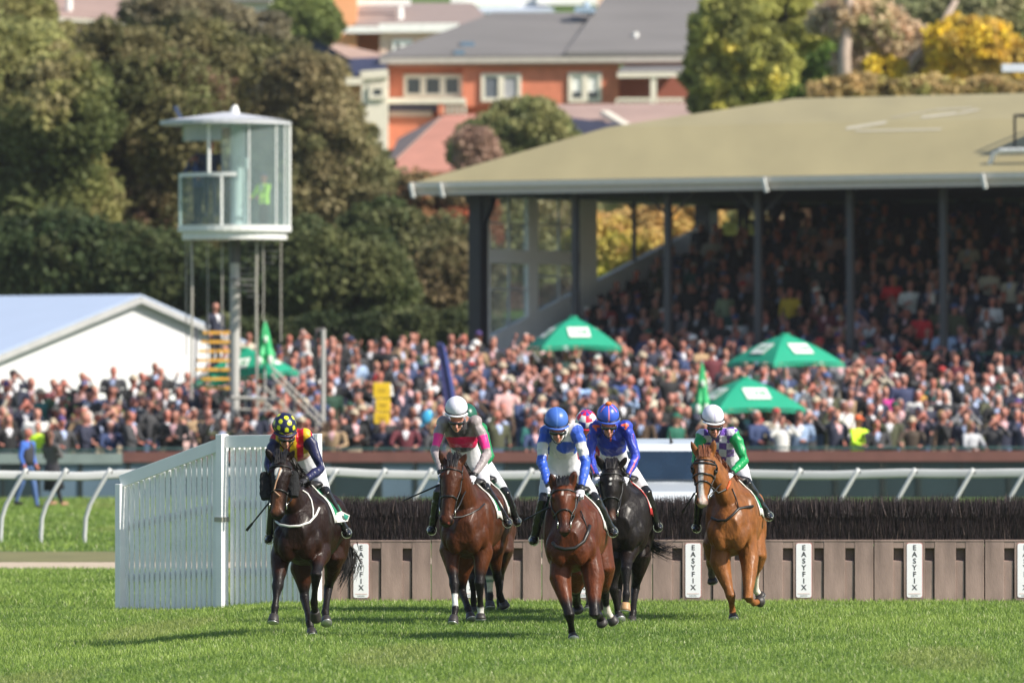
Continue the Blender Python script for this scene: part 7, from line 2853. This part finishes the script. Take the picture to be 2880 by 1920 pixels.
h5_ = Horse('race_horse', 'chestnut horse with a long white blaze and black blinkers', 86.0, C4, dict(
    chest=(448, 960), yaw=.11, poll=(283, 420, -1.0), muzzle=(262, 745, -1.20), neck=(.06, 0),
    ears=([(232, 408), (325, 405)], [(190, 320), (345, 312)]), coat=(0.21, 0.076, 0.021), light=(0.25, 0.098, 0.030), points=(0.13, 0.05, 0.02), blackpoints=False,
    muzzle_col=(0.40, 0.30, 0.26), mane=((0.13, 0.04, 0.015), (0.26, 0.09, 0.035)), forelock=.10, dz=.01,
    legs=[('f', (380, 1110, -.5), (450, 1325, -.68), (462, 1425, -.55), (467, 1478, -.62)),
          ('f', (575, 1090, -.5), (562, 1340, -.85), (600, 1370, -.55), (640, 1360, -.42)),
          ('h', (330, 1010, .55), (325, 1110, .85), (325, 1180, .98), (332, 1235, 1.02)),
          ('h', (610, 1080, .55), (610, 1180, .82), (612, 1290, .95), (645, 1330, 1.0))],
    socks=[(3, (0.62, 0.56, 0.48), .0, 1.2), (2, (0.10, 0.08, 0.07), .0, 1.3)],
    marks=[dict(pts=[(258, 462), (256, 520), (252, 560), (252, 610), (258, 670), (268, 715)], r=.030, c=(0.74, 0.70, 0.66), soft=.008), dict(pts=[(270, 690), (278, 735)], r=.028, c=(0.62, 0.45, 0.40), soft=.02)],
    straps=[dict(pts=[(330, 822), (370, 838), (420, 835), (465, 800), (500, 762), (545, 752), (590, 745)], r=.016, m=leather, lift=.01), dict(pts=[(500, 760), (480, 690), (455, 630)], r=.007, m=leather),
            dict(name='rug_strap', pts=[(330, 660), (370, 655), (415, 632)], r=.012, m=leather, lift=.012), dict(name='orange_tab', pts=[(418, 635), (432, 610), (440, 585)], r=.012, m=mat('tab_orange', (0.75, 0.12, 0.03), 0.6), lift=.012)]))
bl = bpy.data.objects.new('blinkers', None)
COL.objects.link(bl)
bl.parent = h5_.root
for sx in (-1, 1):
    b = MB()
    b.smooth = True
    q = h5_.poll + h5_.ax * .27 + h5_.lat * (sx * .112) + h5_.thk * .03
    vs, n = [], 12
    for i in range(5):
        for j in range(n):
            a = math.pi * 2 * j / n
            rr = .062 * math.cos(i * .32)
            vs.append(q + h5_.ax.normalized() * (rr * math.cos(a)) + h5_.thk * (rr * math.sin(a) * .9 - .012) + h5_.lat * (sx * (.040 * math.sin(i * .38))))
    b.add(vs, [(i * n + j, i * n + (j + 1) % n, (i + 1) * n + (j + 1) % n, (i + 1) * n + j) for i in range(4) for j in range(n) if not (i > 0 and 1 < j < 5)])
    o_ = b.build('eye_cup', leather, bl)
    md = o_.modifiers.new('s', 'SOLIDIFY')
    md.thickness = .006
h5_.strap('hood_strap', h5_.ring(.20, a0=-10, a1=190), .012, leather, bl)
h5_.strap('hood_strap', h5_.ring(.44, a0=-10, a1=190), .010, leather, bl)

# --- riders
WG = ('glove_white', (0.66, 0.66, 0.72))
Jockey(h6_, 'jockey in green silks mostly hidden behind the rider in grey and pink', dict(
    helmet=(430, 190, -.38), face=(433, 295, -.45), sl=(365, 265, -.2), sr=(528, 285, -.2), el=(360, 420, -.3), er=(578, 450, -.3), hl=(410, 560, -.5), hr=(500, 570, -.5),
    hip=(480, 520, .3), kl=(380, 700, -.05), kr=(575, 690, -.05), fl=(350, 900, .1), fr=(620, 860, .12), peak=('green', (0.01, 0.10, 0.05))),
    flat((0.004, 0.20, 0.06)), cap_flat((0.01, 0.10, 0.06)), WG, 11)
Jockey(h7_, 'jockey in a red, white and blue quartered cap between the blue riders', dict(
    helmet=(448, 178, -.38), face=(450, 275, -.45), sl=(385, 250, -.2), sr=(520, 250, -.2), el=(390, 420, -.3), er=(540, 420, -.3), hl=(420, 560, -.5), hr=(500, 560, -.5),
    hip=(460, 480, .3), kl=(390, 660, -.05), kr=(560, 660, -.05), fl=(370, 860, .1), fr=(590, 850, .12), peak=('red', (0.6, 0.02, 0.06))),
    flat((0.28, 0.01, 0.05)), cap_quarters, WG, 12)
Jockey(h1, 'jockey in yellow and red stripes with navy sleeves and a polka dot cap', dict(
    helmet=(315, 168, -.42), face=(325, 262, -.50), sl=(250, 262, -.25), sr=(462, 235, -.2), el=(215, 420, -.35), er=(545, 440, -.28), hl=(262, 545, -.62), hr=(425, 525, -.62),
    hip=(432, 430, .25), kl=(255, 590, -.1), kr=(530, 600, -.08), fl=(218, 880, .05), fr=(648, 842, .12), tilt=38, turn=12, peak=('navy', (0.012, 0.014, 0.055)), jersey_end=.5),
    silk1, cap_dots, ('glove_black', (0.02, 0.02, 0.024)), 1)
whip(h1, (262, 600, -.66), (74, 832, -.55), 'thick black whip pointing down left beside the picket wing')
Jockey(h2_, 'jockey in grey silks with a bright pink hoop and white cap', dict(
    helmet=(367, 148, -.42), face=(368, 252, -.50), sl=(265, 248, -.22), sr=(505, 240, -.22), el=(232, 420, -.34), er=(560, 440, -.28), hl=(275, 590, -.62), hr=(462, 600, -.62),
    hip=(440, 500, .25), kl=(255, 680, -.1), kr=(548, 660, -.08), fl=(212, 915, .05), fr=(640, 868, .12), tilt=26, peak=('white', (0.75, 0.75, 0.78)), jersey_end=.52),
    silk2, cap_flat((0.66, 0.65, 0.74), seam=(0.75, 0.75, 0.8)), WG, 2)
whip(h2_, (262, 632, -.66), (32, 732, -.55), 'thin black whip pointing left from the rider in grey and pink')
Jockey(h3_, 'jockey in royal blue and white silks with a plain blue cap', dict(
    helmet=(268, 170, -.42), face=(277, 258, -.50), sl=(198, 245, -.22), sr=(398, 238, -.22), el=(178, 430, -.34), er=(445, 430, -.30), hl=(232, 600, -.62), hr=(412, 620, -.62),
    hip=(308, 460, .25), kl=(190, 660, -.1), kr=(472, 660, -.08), fl=(132, 895, .05), fr=(558, 845, .12), tilt=28, turn=4, peak=('blue', (0.06, 0.14, 0.52)), jersey_end=.56),
    silk3, cap_flat((0.06, 0.15, 0.52), seam=(0.12, 0.24, 0.62)), WG, 3)
whip(h3_, (225, 700, -.62), (75, 778, -.5), 'thin whip of the rider in blue and white, against the brush')
Jockey(h4_, 'jockey in blue silks with orange piping and an orange pom cap', dict(
    helmet=(580, 142, -.42), face=(585, 228, -.50), sl=(492, 225, -.22), sr=(700, 218, -.22), el=(470, 400, -.34), er=(748, 400, -.30), hl=(520, 540, -.62), hr=(680, 540, -.62),
    hip=(620, 450, .25), kl=(500, 610, -.1), kr=(752, 610, -.08), fl=(480, 840, .05), fr=(828, 815, .14), tilt=26, turn=4, peak=('royal', (0.04, 0.10, 0.55)), pom=True, jersey_end=.56),
    silk4, cap4, WG, 4)
Jockey(h5_, 'jockey in purple and white checks with green sleeves and a white cap', dict(
    helmet=(334, 160, -.42), face=(346, 248, -.50), sl=(252, 290, -.22), sr=(478, 272, -.22), el=(222, 450, -.34), er=(538, 450, -.28), hl=(260, 600, -.62), hr=(435, 550, -.62),
    hip=(432, 470, .25), kl=(255, 650, -.1), kr=(556, 600, -.08), fl=(228, 880, .05), fr=(668, 805, .14), tilt=24, turn=8, peak=('white', (0.75, 0.75, 0.78)), jersey_end=.62),
    silk5, cap_flat((0.70, 0.69, 0.78), seam=(0.45, 0.42, 0.62)), ('glove_pale', (0.62, 0.62, 0.70)), 5)
whip(h5_, (215, 660, -.62), (135, 785, -.5), 'short black whip left of the chestnut horse\'s neck')
